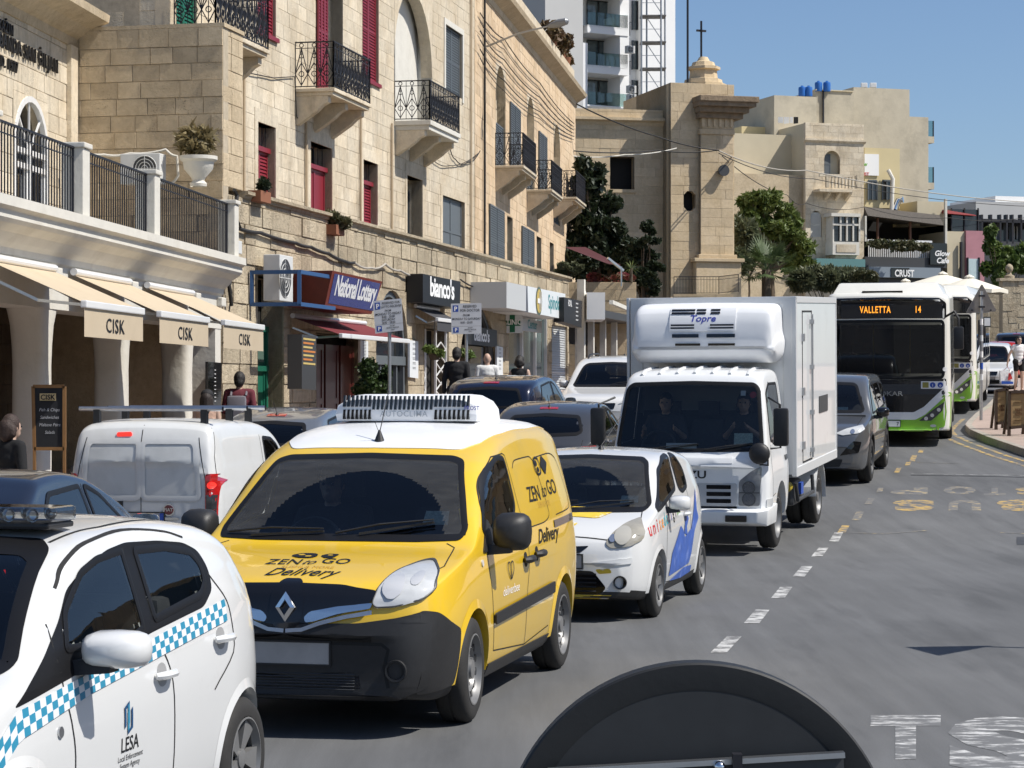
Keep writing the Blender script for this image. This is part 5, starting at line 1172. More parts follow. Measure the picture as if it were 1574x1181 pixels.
 # ------------------------------------------------------------------ hillside houses at right
YR=150.0;sR=FPX/YR;m_conc=mk('raw concrete',(.50,.45,.35),.9,var=.12,vscale=.8,bump=.01,bscale=3,dirt=(.30,.27,.21),dscale=.5,dlo=.5,dhi=.8);m_cream=mk('cream render',(.62,.52,.30),.85,var=.05,vscale=.6);m_beige=mk('beige render',(.56,.49,.35),.88,var=.08,vscale=.6)
FR=FF(xp(1280,YR),YR,18);RU=lambda x:FR.px(x,300)[0]
def rb(par,name,x0,x1,y0,y1,d0,d1,mat,bev=0,f=FR):
 D=max(d0,d1);y0_=y0;(u0,za),(u1,zb)=f.px(x0,y0,D),f.px(x1,y0,D);u0b,zc=f.px((x0+x1)/2,y1,D);return MB().fb(f,u0,u1,zc,(za+zb)/2,d0,d1).build(name,mat,par,bevel=bev)
hc=thing('concrete_apartment_building','tall bare concrete building with stepped roofline and blue water tanks','building',(xp(1320,YR+8),YR+12,3.4))
rb(hc,'wall',1312,1398,136,700,-16,-8,m_conc);rb(hc,'wall',1254,1312.5,140,700,-15,-6.5,m_conc);rb(hc,'wall',1190,1255,148,700,-15,-4.5,m_conc);rb(hc,'wall',1398,1427,180,700,-14,-8.2,m_conc);rb(hc,'roof_edge',1254,1312,138.5,140.2,-8.3,-6.4,m_beige);rb(hc,'drain_pipe',1265,1267,140,200,-6.45,-6.35,m_iron)
for y in (186,257):s_=rb(hc,'balcony_slab',1427,1436,y+24,y+34,-12,-8.4,m_conc);rb(hc,'glass_balustrade',1427,1434.5,y,y+24,-8.5,-8.45,m_gl,0);rb(hc,'balcony_post',1434.5,1435.6,y,y+24,-8.5,-8.4,m_iron)
m_tank=mk('blue plastic tank',(.02,.13,.45),.45,var=.05)
for i,(x,y,l) in enumerate(((1233,144,'leftmost blue water tank on the concrete roof'),(1243,139,'second blue water tank from left on the concrete roof'),(1258,140,'third blue water tank from left on the concrete roof'),(1271,140,'rightmost blue water tank on the concrete roof'))):
 b=P(x,148.5 if i < 2 else 141,YR+(4.9 if i < 2 else 6.9));t=thing('water_tank',l,'water tank',(b.x,b.y,b.z),group='roof water tanks');MB().lathe([(0,0),(.24,0),(.26,.1),(.25,.3),(.26,.5),(.24,.62),(.1,.68),(0,.68)],b,'z',16).build('barrel',m_tank,t,smooth=30);MB().lathe([(.09,.67),(.09,.73),(0,.73)],b,'z',10).build('lid',m_tank,t)
for x in (1328,1342):b=P(x,136,YR+8.3);t=thing('roof_dish','white %s roof unit on the concrete building' % ('left' if x < 1335 else 'right'),'roof unit',b);MB().box(b+Vector((0,0,.2)),(.45,.3,.35)).build('case',m_white,t,bevel=.05)
ho=thing('stone_townhouse','two storey stone townhouse with arched door, balcony and enclosed wooden balcony','house',(xp(1280,YR),YR+4,3.4))
ad=tuple(RU(x) for x in (1267,1291))+(zp(268,YR),zp(232,YR));FH=FR
hw_=[ad,tuple(RU(x) for x in (1246,1263))+(zp(365,YR),zp(325,YR))]
blocks(ho,FH,RU(1238),RU(1328),3.4,zp(190,YR),hw_,m_lime,m_mortar,course=.42,bl=(.6,1.1),seed=51,minpx=6,lim=200)
for o in hw_:reveal(ho,FH,o,.4,m_lime,m_dark);arch_fill(ho,FH,o[0],o[1],o[3]-(o[1]-o[0])/2,m_lime,depth=.3)
shutter(ho,FH,ad[0]+.02,(ad[0]+ad[1])/2,ad[2],ad[3]-.2,-.3,m_greywood,False,'balcony_door');shutter(ho,FH,hw_[1][0]+.02,hw_[1][1]-.02,hw_[1][2],hw_[1][3]-.1,-.1,m_plaster,True,'window_shutter')
moulding(ho,FH,RU(1236),RU(1330),[(-.2,zp(220,YR)),(.02,zp(220,YR)),(.14,zp(217,YR)),(.14,zp(214,YR)),(-.2,zp(213,YR))],m_lime);rb(ho,'core',1238,1328,191,700,-9,-.35,m_beige);rb(ho,'side_wall',1128,1238,207,700,-9,-2.5,m_beige);rb(ho,'lower_front',1120,1238,268,700,-2.6,-.6,m_limeold)
b_=rb(ho,'balcony',1260,1310,291,295,-.1,1.0,m_lime);rb(ho,'balcony_rail',1260,1310,268,272,.85,1.0,m_lime)
for k in range(9):u=RU(1264+k*5.2);MB().lathe([(.07,0),(.05,.1),(.1,.35),(.05,.6),(.08,.82)],FH.p(u,zp(291,YR),.92),'z',8).build('baluster',m_lime,b_,smooth=True)
for x in (1261.5,1308.5):u=RU(x);MB().fb(FH,u-.08,u+.08,zp(291,YR),zp(271,YR),.84,1.01).build('balcony_post',m_lime,b_)
for x in (1268,1284,1300):u=RU(x);MB().prism([FH.p(u-.1,zp(295,YR),0),FH.p(u-.1,zp(295,YR),.8),FH.p(u-.1,zp(300,YR),.7),FH.p(u-.1,zp(309,YR),0)],FH.u*.2).build('corbel',m_lime,b_)
eb=rb(ho,'enclosed_balcony',1280,1321,372,392,0,1.1,m_plaster);rb(ho,'enclosed_balcony_roof',1278,1323,328,333,0,1.2,m_plaster)
for k in range(5):u=RU(1281+k*9.6);MB().fb(FH,u-.05,u+.05,zp(372,YR),zp(333,YR),.98,1.1).build('mullion',m_plaster,eb)
rb(ho,'mid_rail',1280,1321,344,347,.99,1.09,m_plaster,0);rb(ho,'panes',1281,1320,333,372,.9,.95,m_pane);rb(ho,'balcony_side',1280,1282,333,372,0,.98,m_plaster);rb(ho,'carved_panel',1286,1316,376,388,1.1,1.14,m_lime);rb(ho,'corbel_course',1284,1318,392,398,0,.8,m_lime)
rb(ho,'teal_awning',1255,1330,398,410,.2,1.2,mk('teal canvas',(.10,.22,.22),.8));rb(ho,'parapet_wall',1140,1232,196,250,-9,-6,m_cream)
for k,(x0,x1,mt) in enumerate(((1196,1204,m_txtwhite),(1205,1213,m_txtwhite),(1214,1219,m_txtwhite),(1220,1227,m_txtblack))):p0_,p1_=P(x0,180,YR+3),P(x1,180,YR+3);t=MB();t.quad(p0_,p1_,p1_+Vector((0,.05,-.42)),p0_+Vector((0,.05,-.38-.08*(k % 2))));tag(t.build('laundry',mt),('white sheet hanging leftmost on the roof clothesline','white sheet second from left on the roof clothesline','small white cloth on the roof clothesline','black garment on the roof clothesline')[k],'laundry','laundry on the roof line')
# café building with thatched terrace
cf=thing('cafe_building','cafe with thatched upper terrace, planted white balustrade and grey fascia','cafe',(xp(1395,YR),YR+4,3.4))
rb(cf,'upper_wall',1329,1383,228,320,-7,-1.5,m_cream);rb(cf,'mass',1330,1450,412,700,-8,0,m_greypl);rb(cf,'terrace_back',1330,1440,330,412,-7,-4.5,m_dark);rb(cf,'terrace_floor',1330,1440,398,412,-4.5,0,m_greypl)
for x0 in (1335,1357):w_=rb(cf,'window',x0,x0+13,279,307,-1.5,-1.42,m_pane);rb(cf,'window_frame',x0-1,x0+.5,278,308,-1.45,-1.36,m_greywood,0);rb(cf,'window_frame',x0+5.8,x0+7.2,278,308,-1.45,-1.37,m_greywood,0);rb(cf,'window_frame',x0+12.5,x0+14,278,308,-1.45,-1.36,m_greywood,0);rb(cf,'window_frame',x0,x0+13,276.5,279,-1.45,-1.35,m_greywood,0)
m_that=mk('grey thatch',(.12,.105,.09),.95,var=.35,vscale=9,bump=.05,bscale=20,stretch=(6,1,1));a,b=RU(1330),RU(1446)
MB().hexa([FR.p(a,zp(331,YR),.4),FR.p(b,zp(343,YR),.4),FR.p(b,zp(338,YR),-4),FR.p(a,zp(326,YR),-4),FR.p(a,zp(316,YR),-.2),FR.p(b,zp(326,YR),-.2),FR.p(b,zp(322,YR),-4),FR.p(a,zp(312,YR),-4)]).build('thatched_roof',m_that,cf)
for x in (1350,1400):rb(cf,'terrace_post',x-1,x+1,335,398,-.3,-.1,mk('brown timber',(.15,.07,.04),.7))
rl=MB()
for k in range(34):u=RU(1335+k*2.85);rl.fb(FR,u-.025,u+.025,zp(396,YR),zp(370,YR),.0,.05)
rl.fb(FR,RU(1333),RU(1432),zp(370,YR),zp(367,YR),-.02,.08);tag(rl.build('balustrade',m_white,cf),kind='stuff')
rb(cf,'dark_fascia',1330,1455,396,411,.0,.3,m_greypl);fs_=rb(cf,'grey_fascia',1336,1446,411,427,.05,.5,mk('blue grey fascia',(.22,.26,.30),.5));rb(cf,'side_wall',1410,1456,310,345,-8,-1.0,m_beige);rb(cf,'white_pipe',1453,1456,306,375,-.6,-.4,m_plaster);rb(cf,'pale_flank',1456,1487,356,440,-6,-.5,m_beige)
sg_=rb(cf,'sign_board',1430,1455,374,407,.3,.5,m_black);ftext(cf,FR,'Glow',RU(1442),zp(391,YR),.5,m_txtwhite,d=.52,bold=.03,name='sign_lettering',shear=.2);ftext(cf,FR,'Cafe',RU(1443),zp(402,YR),.5,m_txtwhite,d=.52,bold=.03,name='sign_lettering',shear=.2)
rb(cf,'lettering_back',1370,1398,412,426,.5,.55,m_black);ftext(cf,FR,'CRUST',RU(1384),zp(424,YR),.62,m_txtwhite,d=.58,bold=.03,sx=.75,name='sign_lettering')
p_=rb(cf,'wall_poster',1329,1351,237,270,-1.45,-1.4,m_txtwhite);ftext(cf,FR,'Glow',RU(1339),zp(250,YR),.38,mk('green lettering',(.15,.4,.05),.5),d=-1.38,bold=.02,name='poster_lettering');ftext(cf,FR,'CRUST',RU(1341),zp(265,YR),.3,mk('red lettering',(.55,.04,.04),.5),d=-1.38,bold=.02,name='poster_lettering')
MB().tube([FR.p(RU(1380),zp(322,YR),-.9),FR.p(RU(1382),zp(270,YR),-.9),FR.p(RU(1377),zp(256,YR),-1.1)],.14,10).build('kitchen_duct',m_plaster,cf,smooth=True);MB().tube([FR.p(RU(1386),zp(318,YR),-1.0),FR.p(RU(1392),zp(303,YR),-1.0),FR.p(RU(1397),zp(302,YR),-.8)],.22,12).build('extractor',m_chrome,cf,smooth=True)
V,F=leaf_cloud(px_blobs([(1355,375,22,6),(1390,378,24,8),(1420,380,12,6)],YR-.3,.2),1800,.16,8);t=thing('balcony_plants','row of potted plants trailing over the cafe balustrade','plants',P(1385,397,YR-.3));cloud_obj('foliage',V,F,leafmat('dry shrub',(.06,.08,.03),(.14,.12,.06)),t)
pk=thing('pink_house','narrow pink house with pale blue door and dark glazed roof room','house',(xp(1500,YR+1),YR+4,3.4));rb(pk,'pink_wall',1485,1513,355,700,-6,-.3,mk('faded pink render',(.42,.2,.23),.85,var=.12,vscale=1));w_=rb(pk,'door',1489,1505,398,440,-.3,-.25,mk('pale blue panel',(.45,.56,.58),.6,var=.1,vscale=4));rb(pk,'door_frame',1487.5,1489,396,440,-.3,-.15,m_iron);rb(pk,'door_frame',1505,1506.5,396,440,-.3,-.15,m_iron);rb(pk,'roof_room',1462,1505,322,356,-5,-1,m_pane);
for x in (1463,1483,1504):rb(pk,'roof_room_post',x-.7,x+.7,320,356,-1,-.9,m_iron)
MB().hexa([FR.p(RU(1458),zp(322,YR),-.6),FR.p(RU(1508),zp(325,YR),-.6),FR.p(RU(1508),zp(322,YR),-5),FR.p(RU(1458),zp(318,YR),-5),FR.p(RU(1460),zp(316,YR),-.8),FR.p(RU(1508),zp(323,YR),-.8),FR.p(RU(1508),zp(320,YR),-5),FR.p(RU(1460),zp(314,YR),-5)]).build('roof_awning',mk('dark red canvas',(.2,.02,.02),.8),pk);rb(pk,'drain_post',1477,1479.5,372,440,-.4,-.2,m_iron)
fb_=thing('grey_far_building','pale grey building with dark pergola frame at far right','building',(xp(1560,YR+20),YR+22,3.4));rb(fb_,'wall',1500,1640,312,420,-24,-16,m_gr);rb(fb_,'parapet',1530,1640,303,312,-24,-17,m_wr);rb(fb_,'dark_storey',1500,1640,342,375,-16,-15.5,m_pane);rb(fb_,'pergola_beam',1505,1640,338,343,-15.4,-12,m_iron);rb(fb_,'lower_wall',1500,1640,372,460,-16,-12,m_greypl)
for x in (1510,1524,1538,1548,1557,1570,1590):rb(fb_,'pergola_post',x-1.3,x+1.3,330,375,-12.4,-12,m_iron)
for x in (1529,1552,1563):rb(fb_,'lit_panel',x,x+8,348,368,-15.4,-15.3,m_wr)
# parasols on the right pavement
m_can=mk('cream canvas',(.72,.68,.57),.85,var=.03,vscale=2)
def parasol(label,px,py,Y,R,gz_):
 c=P(px,py,Y);t=thing('cafe_parasol',label,'parasol',(c.x,c.y,gz_),group='cream cafe parasols');mb=MB();n=8;ring=[]
 for k in range(n):a=2*math.pi*(k+.5)/n;ring.append((c.x+R*math.cos(a),c.y+R*math.sin(a),c.z-.62));
 for k in range(n):
  a,b=Vector(ring[k]),Vector(ring[(k+1) % n]);m=(a+b)/2+Vector((0,0,.05));mb.tri(c,a,m);mb.tri(c,m,b);d=Vector((0,0,-.16));mb.quad(a,m,m+d,a+d);mb.quad(m,b,b+d,m+d)
 mb.build('canopy',m_can,t);MB().lathe([(.25,-.03),(.2,.03),(.05,.1),(0,.12)],c,'z',8).build('vent_cap',m_can,t);MB().tube([(c.x,c.y,gz_),c],.035,8).build('pole',m_alu,t);rb_=MB()
 for k in range(n):rb_.bar(c+Vector((0,0,-.1)),Vector(ring[k])+Vector((0,0,-.03)),.025)
 rb_.build('ribs',m_alu,t,merge=False)
parasol('nearer cream parasol above the first bus roof',1449,421,105,2.15,3);parasol('cream parasol at right with drooping edge above the second bus',1490,426,103,1.75,3);parasol('far left cream parasol mostly hidden by the bus roof',1392,432,108,1.9,3)
# right-hand stone wall with ball finial
rw_=thing('garden_wall','tall rough stone garden wall with ball finial at right edge','wall',P(1600,520,112));FW2=FF(xp(1541,112),112,8);zt2=zp(432,112)
blocks(rw_,FW2,0,6,2.3,zt2,[],m_limerough,m_mortard,course=.3,bl=(.35,.7),rough=.02,seed=61,minpx=5);MB().fb(FW2,-.15,6.1,zt2,zt2+.14,-.5,.08).build('coping',m_limerough,rw_);MB().fb(FW2,0,6,2.3,zt2,-.5,-.28).build('wall_core',m_mortard,rw_);b=FW2.p(.42,zt2+.14,-.2);MB().lathe([(.26,0),(.26,.12),(.12,.18),(.1,.3),(.16,.36),(.2,.5),(.16,.62),(.06,.7),(0,.72)],b,'z',14).build('ball_finial',m_limerough,rw_,smooth=40)
FW3=FF(xp(1455,116),116,3);blocks(rw_,FW3,0,4.2,2.8,zp(440,116),[],m_limerough,m_mortard,course=.3,seed=62,minpx=6,lim=80)
# terrace garden between church and houses
gt=thing('garden_terrace','stone retaining wall of the planted garden right of the church','wall',(xp(1220,108),110,3.2));MB().hexa([(xp(1128,108),108,3),(xp(1340,108),108,3),(xp(1340,108),118,3),(xp(1128,108),118,3),(xp(1128,108),108,6.1),(xp(1340,108),108,6.1),(xp(1340,108),118,6.1),(xp(1128,108),118,6.1)]).build('retaining_wall',m_limerough,gt)
# ------------------------------------------------------------------ trees and shrubs
lm_dark=leafmat('dark conifer',(.014,.026,.012),(.035,.05,.022));lm_mid=leafmat('feathery green',(.085,.13,.03),(.17,.21,.055));lm_olive=leafmat('grey shrub',(.08,.10,.05),(.17,.18,.10));lm_bright=leafmat('bright green',(.08,.14,.03),(.13,.17,.04));lm_dry=leafmat('dry shrub',(.06,.08,.03),(.14,.12,.06))
tree('dark_conifer','dark dense conifer standing before the church wall','tree',92,[(905,270,26,28),(912,310,38,34),(925,350,34,36),(905,360,34,44),(930,395,48,34),(890,400,30,36),(965,400,24,28)],32000,.15,lm_dark,3.1,3,r0=.3,k=14,f=.42,long=2.2,shell=.15)
tree('small_dark_conifer','smaller dark conifer right of the tall one with layered branches','tree',90,[(1000,350,14,10),(990,372,22,10),(980,395,30,12),(1003,410,16,9),(985,425,28,12),(1000,445,18,10)],12000,.13,lm_dark,3.0,4,trunkx=990,r0=.12,k=7,f=.45)
tree('feathery_tree','bright green feathery tree on the slope right of the church','tree',112,[(1170,310,30,18),(1150,335,26,28),(1195,340,34,26),(1180,370,40,26),(1225,370,24,22),(1230,395,30,22),(1145,375,16,40)],20000,.16,lm_mid,6.1,5,r0=.2,k=13,f=.4,long=2.8,shell=.1)
tree('grey_shrub','grey green spiky shrub at the foot of the feathery tree','shrub',108,[(1145,360,20,24),(1165,390,30,18),(1140,400,16,22)],7000,.2,lm_olive,6.1,6,r0=.06,k=6,f=.5,long=3.5)
palm('fan_palm','fan palm with stiff pointed leaves in front of the garden',1178,415,104,1.75,42,3.2)
tree('oleander_hedge','olive green hedge between palm and cafe above the truck','hedge',106,[(1260,428,26,16),(1290,426,30,18),(1318,430,24,14),(1230,430,22,14)],14000,.2,lm_olive,3.3,7,r0=.08,k=7,f=.45,long=3)
tree('dry_bush','dry brownish bush left of the cafe fascia','bush',104,[(1325,425,22,12),(1345,433,12,8)],5000,.14,lm_dry,3.3,8,r0=.05,k=6)
tree('roadside_ivy_tree','leafy green creeper and bush beside the pink house','bush',135,[(1535,385,20,18),(1555,405,26,16),(1530,415,18,20),(1575,400,18,20),(1525,360,10,16)],14000,.2,lm_bright,3.4,9,r0=.1,k=7,f=.45)
# planter terrace above the next shops
pt=thing('planter_terrace','plain stone terrace wall with planted top beyond the shops','wall',P(930,480,84));FPn=FF(xp(872,84),84,0);u1=(978-872)/FPX*84
blocks(pt,FPn,0,u1,2.5,zp(434,84),[],m_limechurch,m_mortar,course=.4,bl=(.8,1.3),seed=71,minpx=6,lim=60);MB().fb(FPn,0,u1,2.5,zp(434,84),-4,-.3).build('terrace_mass',m_mortar,pt)
tree('terrace_shrub','green shrub on the terrace at the building corner','shrub',83,[(870,415,16,10),(885,412,10,8)],3000,.1,lm_olive,zp(434,84),10,r0=.04);tree('flowering_shrub','dry flowering shrubs with pink blossom along the terrace edge','shrub',84.5,[(915,428,14,7),(940,430,14,6),(962,426,16,6)],3000,.09,leafmat('flower mix',(.12,.11,.04),(.3,.05,.07)),zp(434,84),11,r0=.04);palm('yucca','small spiky yucca on the terrace edge',970,413,84,.5,30,zp(434,84),12,leafmat('yucca green',(.09,.14,.03),(.16,.2,.06)),False,'plant')
# ------------------------------------------------------------------ vehicles
m_bulb=mk('pale lamp bowl',(.7,.7,.7),.15,.3,coat=1)
def place(name,label,cat,x,y,head,L=0,away=False,group=None,dz=0):
 """root at the front bumper's centre on the road; x, y = front (or rear, when it faces away)"""
 sh,ch=math.sin(RAD(head)),math.cos(RAD(head))
 if away:
  fx,fy=x+sh*L,y+ch*L;sl=(road_z(fy)-road_z(y))/max(L*ch,.1)
  return thing(name,label,cat,(fx,fy,road_z(fy)+dz),math.pi-RAD(head),group,True,-math.atan(sl))
 L=L or 4;sl=(road_z(y+L*ch)-road_z(y))/(L*ch)
 return thing(name,label,cat,(x,y,road_z(y)+dz),-RAD(head),group,True,math.atan(sl))
def sym(half):return half+[(-a,b) for a,b in half[::-1]]
def circ(a,b,r,n=16,sx=1):return [(a+r*sx*math.cos(2*math.pi*k/n),b+r*math.sin(2*math.pi*k/n)) for k in range(n)]
def archlip(car,y,z,r,mat,wd=.035,off=.008,a0=-8,a1=188):
 for ax in ('x+','x-'):
  mb=MB();A=[];B=[];C=[]
  for k in range(33):
   t=RAD(a0+(a1-a0)*k/32)
   for lst,rr,o in ((A,r-.004,off+.004),(B,r+wd,.001),(C,r-.004,-.05)):
    h,n=car.proj(ax,y+rr*math.cos(t),z+rr*math.sin(t));lst.append(h+n*o)
  for k in range(32):mb.quad(A[k],A[k+1],B[k+1],B[k]);mb.quad(C[k],C[k+1],A[k+1],A[k])
  mb.build('wheel_arch_lip',mat,car.root,smooth=True)

def yellow_van():
 root=place('delivery_van','yellow delivery van with white roof, black bumper and roof cooling unit','van',-1.30,13.07,12.7,4.28)
 c=Car(root,
 top=[(0,.60),(.025,.73),(.06,.82),(.12,.875),(.3,.93),(.65,1.0),(.95,1.055),(1.02,1.085),(1.35,1.33),(1.62,1.52),(1.78,1.6),(2.0,1.68),(2.4,1.76),(3.0,1.8),(3.6,1.8),(4.0,1.765),(4.17,1.69),(4.26,1.52),(4.28,1.3)],
 belt=[(0,.52),(.06,.70),(.12,.79),(.3,.865),(.65,.945),(1.0,1.0),(1.3,1.02),(2.5,1.07),(4.0,1.1),(4.28,1.0)],
 wid=[(0,.68),(.04,.765),(.12,.83),(.3,.882),(.7,.91),(1.5,.915),(3.6,.915),(4.1,.9),(4.24,.86),(4.28,.82)],
 bot=[(0,.25),(.3,.2),(4.0,.22),(4.28,.3)],tumble=.25,rnd=.17,crown=.045,plan=(.13,.04,1.0))
 AX=[(.87,.365,.325),(3.57,.365,.325)]
 c.wells([(y,r,z) for y,r,z in AX],.9,.36)
 wsc=rpoly(sym([(0,1.585),(.55,1.57),(.625,1.545),(.79,1.14),(.775,1.085),(.5,1.075),(0,1.075)]),.03)
 c.pane('windscreen',wsc,'y-',seal=.032)
 sw=rpoly(c.pxs([(736,745),(742,723),(760,701),(773,702),(791,776),(788,806),(753,829),(741,818)],'x+'),.05)
 for ax in ('x+','x-'):c.pane('side_window',sw,ax,seal=.03)
 c.body(m_yellow,black=.3)
 for y,r,z in AX:archlip(c,y,z,r,m_yellow if y > 2 else m_yellow,.05)
 interior(c,.88,1.2,1.02,[(-.36,1.95),(.36,1.95)],.42,steer=(-.36,1.62,1.0,.19))
 bh=MB();bh.bb(-.64,.64,2.62,2.65,.4,1.58);bh.build('bulkhead',m_inter,root)
 c.decal('windscreen_dust',inset(resample(wsc,.08),.03),'y-',dustmat(),off=.0055,g=.018,skirt=0,fine=True,cut=[circ(.06,1.06,.42,40,1.42)])
 # roof panel
 rp=rpoly(sym([(0,1.83),(.57,1.86),(.655,2.05),(.69,2.5),(.7,3.2),(.68,4.0),(0,4.12)]),.06);m_roof=mk('white roof foil',(.8,.81,.82),.35,coat=.4,var=.02,obj=True)
 c.decal('roof_panel',rp,'z',m_roof,off=.006,skirt=.008,g=.09,fine=True)
 # bumper
 low=rpoly(sym([(0,.66),(.42,.665),(.66,.70),(.8,.74),(.815,.62),(.8,.3),(.62,.23),(0,.22)]),.04)
 c.decal('front_bumper',low,'y-',m_blackpl,off=.016,g=.06,fine=True)
 for s_ in ('x+','x-'):c.decal('bumper_corner',rpoly([(.13,.74),(.24,.72),(.36,.655),(.52,.6),(.52,.5),(.5,.38),(.48,.28),(.12,.26)],.03),s_,m_blackpl,off=.014,g=.04,fine=True)
 gr=c.decal('upper_grille',rpoly(sym([(0,.875),(.3,.868),(.52,.84),(.47,.76),(.3,.71),(.12,.66),(0,.64)]),.03),'y-',m_black,off=.017)
 for sg in (1,-1):
  c.decal('chrome_wing',rpoly([(sg*.11,.695),(sg*.14,.725),(sg*.3,.755),(sg*.5,.775),(sg*.49,.745),(sg*.3,.715),(sg*.17,.672),(sg*.12,.665)],.012),'y-',m_chrome,off=.026)
  c.line('chrome_strip',[(sg*.005,.618),(sg*.1,.625),(sg*.2,.662),(sg*.35,.70),(sg*.5,.725)],'y-',.022,m_alu,off=.026)
  # badge: an open diamond
 h,n=c.proj('y-',0,.755);fy=h.y-.03;mb=MB();o_=[(0,.09),(.062,0),(0,-.09),(-.062,0)]
 for k in range(4):
  a,b=o_[k],o_[(k+1) % 4];w_=.55 if k % 2 == 0 else .48
  mb.hexa([(a[0]*w_,fy,.755+a[1]*w_),(b[0]*w_,fy,.755+b[1]*w_),(b[0],fy,.755+b[1]),(a[0],fy,.755+a[1]),(a[0]*w_,fy-.022,.755+a[1]*w_),(b[0]*w_,fy-.022,.755+b[1]*w_),(b[0]*.93,fy-.014,.755+b[1]*.93),(a[0]*.93,fy-.014,.755+a[1]*.93)])
 mb.build('badge',m_chrome,root)
 c.decal('badge_housing',rpoly([(-.1,.70),(-.06,.63),(.06,.63),(.1,.70),(.1,.82),(.06,.89),(-.06,.89),(-.1,.82)],.03),'y-',m_black,off=.022)
 c.decal('lower_grille',rpoly(sym([(0,.385),(.42,.385),(.44,.29),(0,.27)]),.02),'y-',m_black,off=.016)
 mb=MB()
 for k in range(6):
  z=.285+k*.017;pts=[c.proj('y-',x,z) for x in np.linspace(-.4,.4,9)];mb.tube([p+n*.017 for p,n in pts],.004,4)
 mb.build('grille_bars',m_greypl,root)
 c.line('bumper_groove',[(-.56,.55),(0,.552),(.56,.55),(.6,.52),(.575,.42),(.6,.3)],'y-',.02,m_seam,off=.0165)
 c.line('bumper_groove',[(-.5,.575),(0,.585),(.5,.575)],'y-',.03,m_seam,off=.0165)
 for sg in (1,-1):
  p,n=c.proj('y-',sg*.645,.40);m2=MB();m2.lathe([(.065,-.004),(.062,-.022),(.05,-.02),(.046,.03),(0,.03)],(p.x,p.y-.01,p.z),'y',24);m2.build('fog_lamp_recess',m_blackpl,root,smooth=True)
 plate(c,'y-',0.0,.488,.5,.125)
 # headlamps
 hl=c.pxs([(571,928),(582,904),(608,880),(648,864),(670,860),(678,880),(671,904),(648,924),(606,935),(577,936)],'y-')
 hl=rpoly(hl,.03)
 for i,sg in enumerate((1,-1)):
  pl=hl if sg > 0 else [(-a,b) for a,b in hl][::-1]
  q=c.decal('headlamp',pl,'y-',m_lens,off=.012,g=.04,dome=.012)
  cx,cz=np.mean([p[0] for p in pl]),np.mean([p[1] for p in pl])
  c.decal('reflector',circ(cx-sg*.045,cz-.008,.06,20),'y-',m_bulb,q,off=.0262,dome=.004,skirt=0)
  c.decal('indicator_lens',circ(cx+sg*.07,cz+.03,.034,14),'y-',m_bulb,q,off=.0262,dome=.004,skirt=0)
  c.ring('lamp_edge',pl,'y-',.008,m_greypl,q,off=.016)
  # side details
 mo=rpoly(c.pxs([(759,943),(850,893),(850,910),(759,960)],'x+'),.02)
 c.both('side_moulding',mo,m_blackpl,off=.02,g=.06)
 sm=[]
 D1=c.pxs([(743,693),(736,735),(735,760),(742,800),(750,860),(758,1000)],'x+');D2=c.pxs([(772,690),(797,780),(813,850),(810,920),(805,990)],'x+')
 D3=c.pxs([(845,690),(862,760),(868,800)],'x+')
 K=lambda L_:[(y,min(z,1.565)) for y,z in L_];D1,D2=K(D1),K(D2)
 for ax in ('x+','x-'):
  sm+=[(ax,D1),(ax,D2),(ax,[D1[0],(D1[0][0]+.3,1.58),D2[0]]),(ax,[D1[-1],D2[-1]]),(ax,[D2[-1],(3.1,.36)])]
  sm+=[(ax,K(c.pxs([(787,720),(790,708),(811,702),(818,708),(843.6,788),(835.5,803),(816.5,810)],'x+'))),(ax,K(c.pxs([(822,703),(841,697),(852,704),(871,761),(873.5,780),(854.5,791)],'x+')))]
 sm+=[('z',[(-.80,.55),(-.76,.95),(-.7,1.0)]),('z',[(.80,.55),(.76,.95),(.7,1.0)]),('z',[(-.5,.1),(-.7,.2),(-.8,.55)]),('z',[(.5,.1),(.7,.2),(.8,.55)]),('z',[(-.5,.1),(0,.085),(.5,.1)])]
 c.seams(sm,wd=.008)
 c.both('slide_rail',rpoly([(3.3,1.03),(4.0,1.05),(4.0,1.1),(3.3,1.08)],.01),m_black,off=.006)
 for ax in ('x+','x-'):
  for q in ((808,860),(825,851)):a,b=c.px(*q,'x+');handle(c,ax,a,b,m_blackpl,.17,.05)
  a,b=c.px(741,866,'x+');c.decal('side_indicator',circ(a,b,.022,12),ax,m_lens,off=.008)
  c.decal('sill',[(1.3,.22),(3.15,.22),(3.15,.3),(1.3,.3)],ax,m_blackpl,off=.008)
  c.decal('mirror_base',rpoly([(1.15,1.0),(1.55,1.0),(1.4,1.2)],.03),ax,m_blackpl,off=.012)
 for sg in (1,-1):mirror(root,sg*.86,1.32,1.12,sg,m_blackpl,(.24,.17,.24))
 for y,r,z in AX:
  for sg in (1,-1):wheel(root,sg*.81,y,.318,.2,'steel',side=sg,turn=RAD(2) if y < 2 else 0)
  # lettering
 a,b=c.px(472,866,'z');sc=1.0
 def hood(txt,px,py,size,**k):a,b=c.px(px,py,'z');return c.text('bonnet_lettering',txt,'z',(a,b),size,m_txtblack,off=.004,**k)
 def hoodY(t,px,py,size,st=2.4,**k):
  vs,fs=text2d(t,size,k.get('bold',0),k.get('shear',0),k.get('space',1));a,b=c.px(px,py,'z');out=[]
  for u,v in vs:h,n=c.proj('z',a+u*k.get('sx',1),b+v*st);out.append(h+n*.004)
  return MB().raw(out,fs).build('bonnet_lettering',k.get('mat',m_txtblack),root,merge=False)
 hoodY('ZEN',433,868,.085,1.9,sx=1.35,bold=.004);hoodY('to',471,868,.08,1.9,shear=.5,sx=1.1);hoodY('GO',513,867,.085,1.9,sx=1.35,bold=.004)
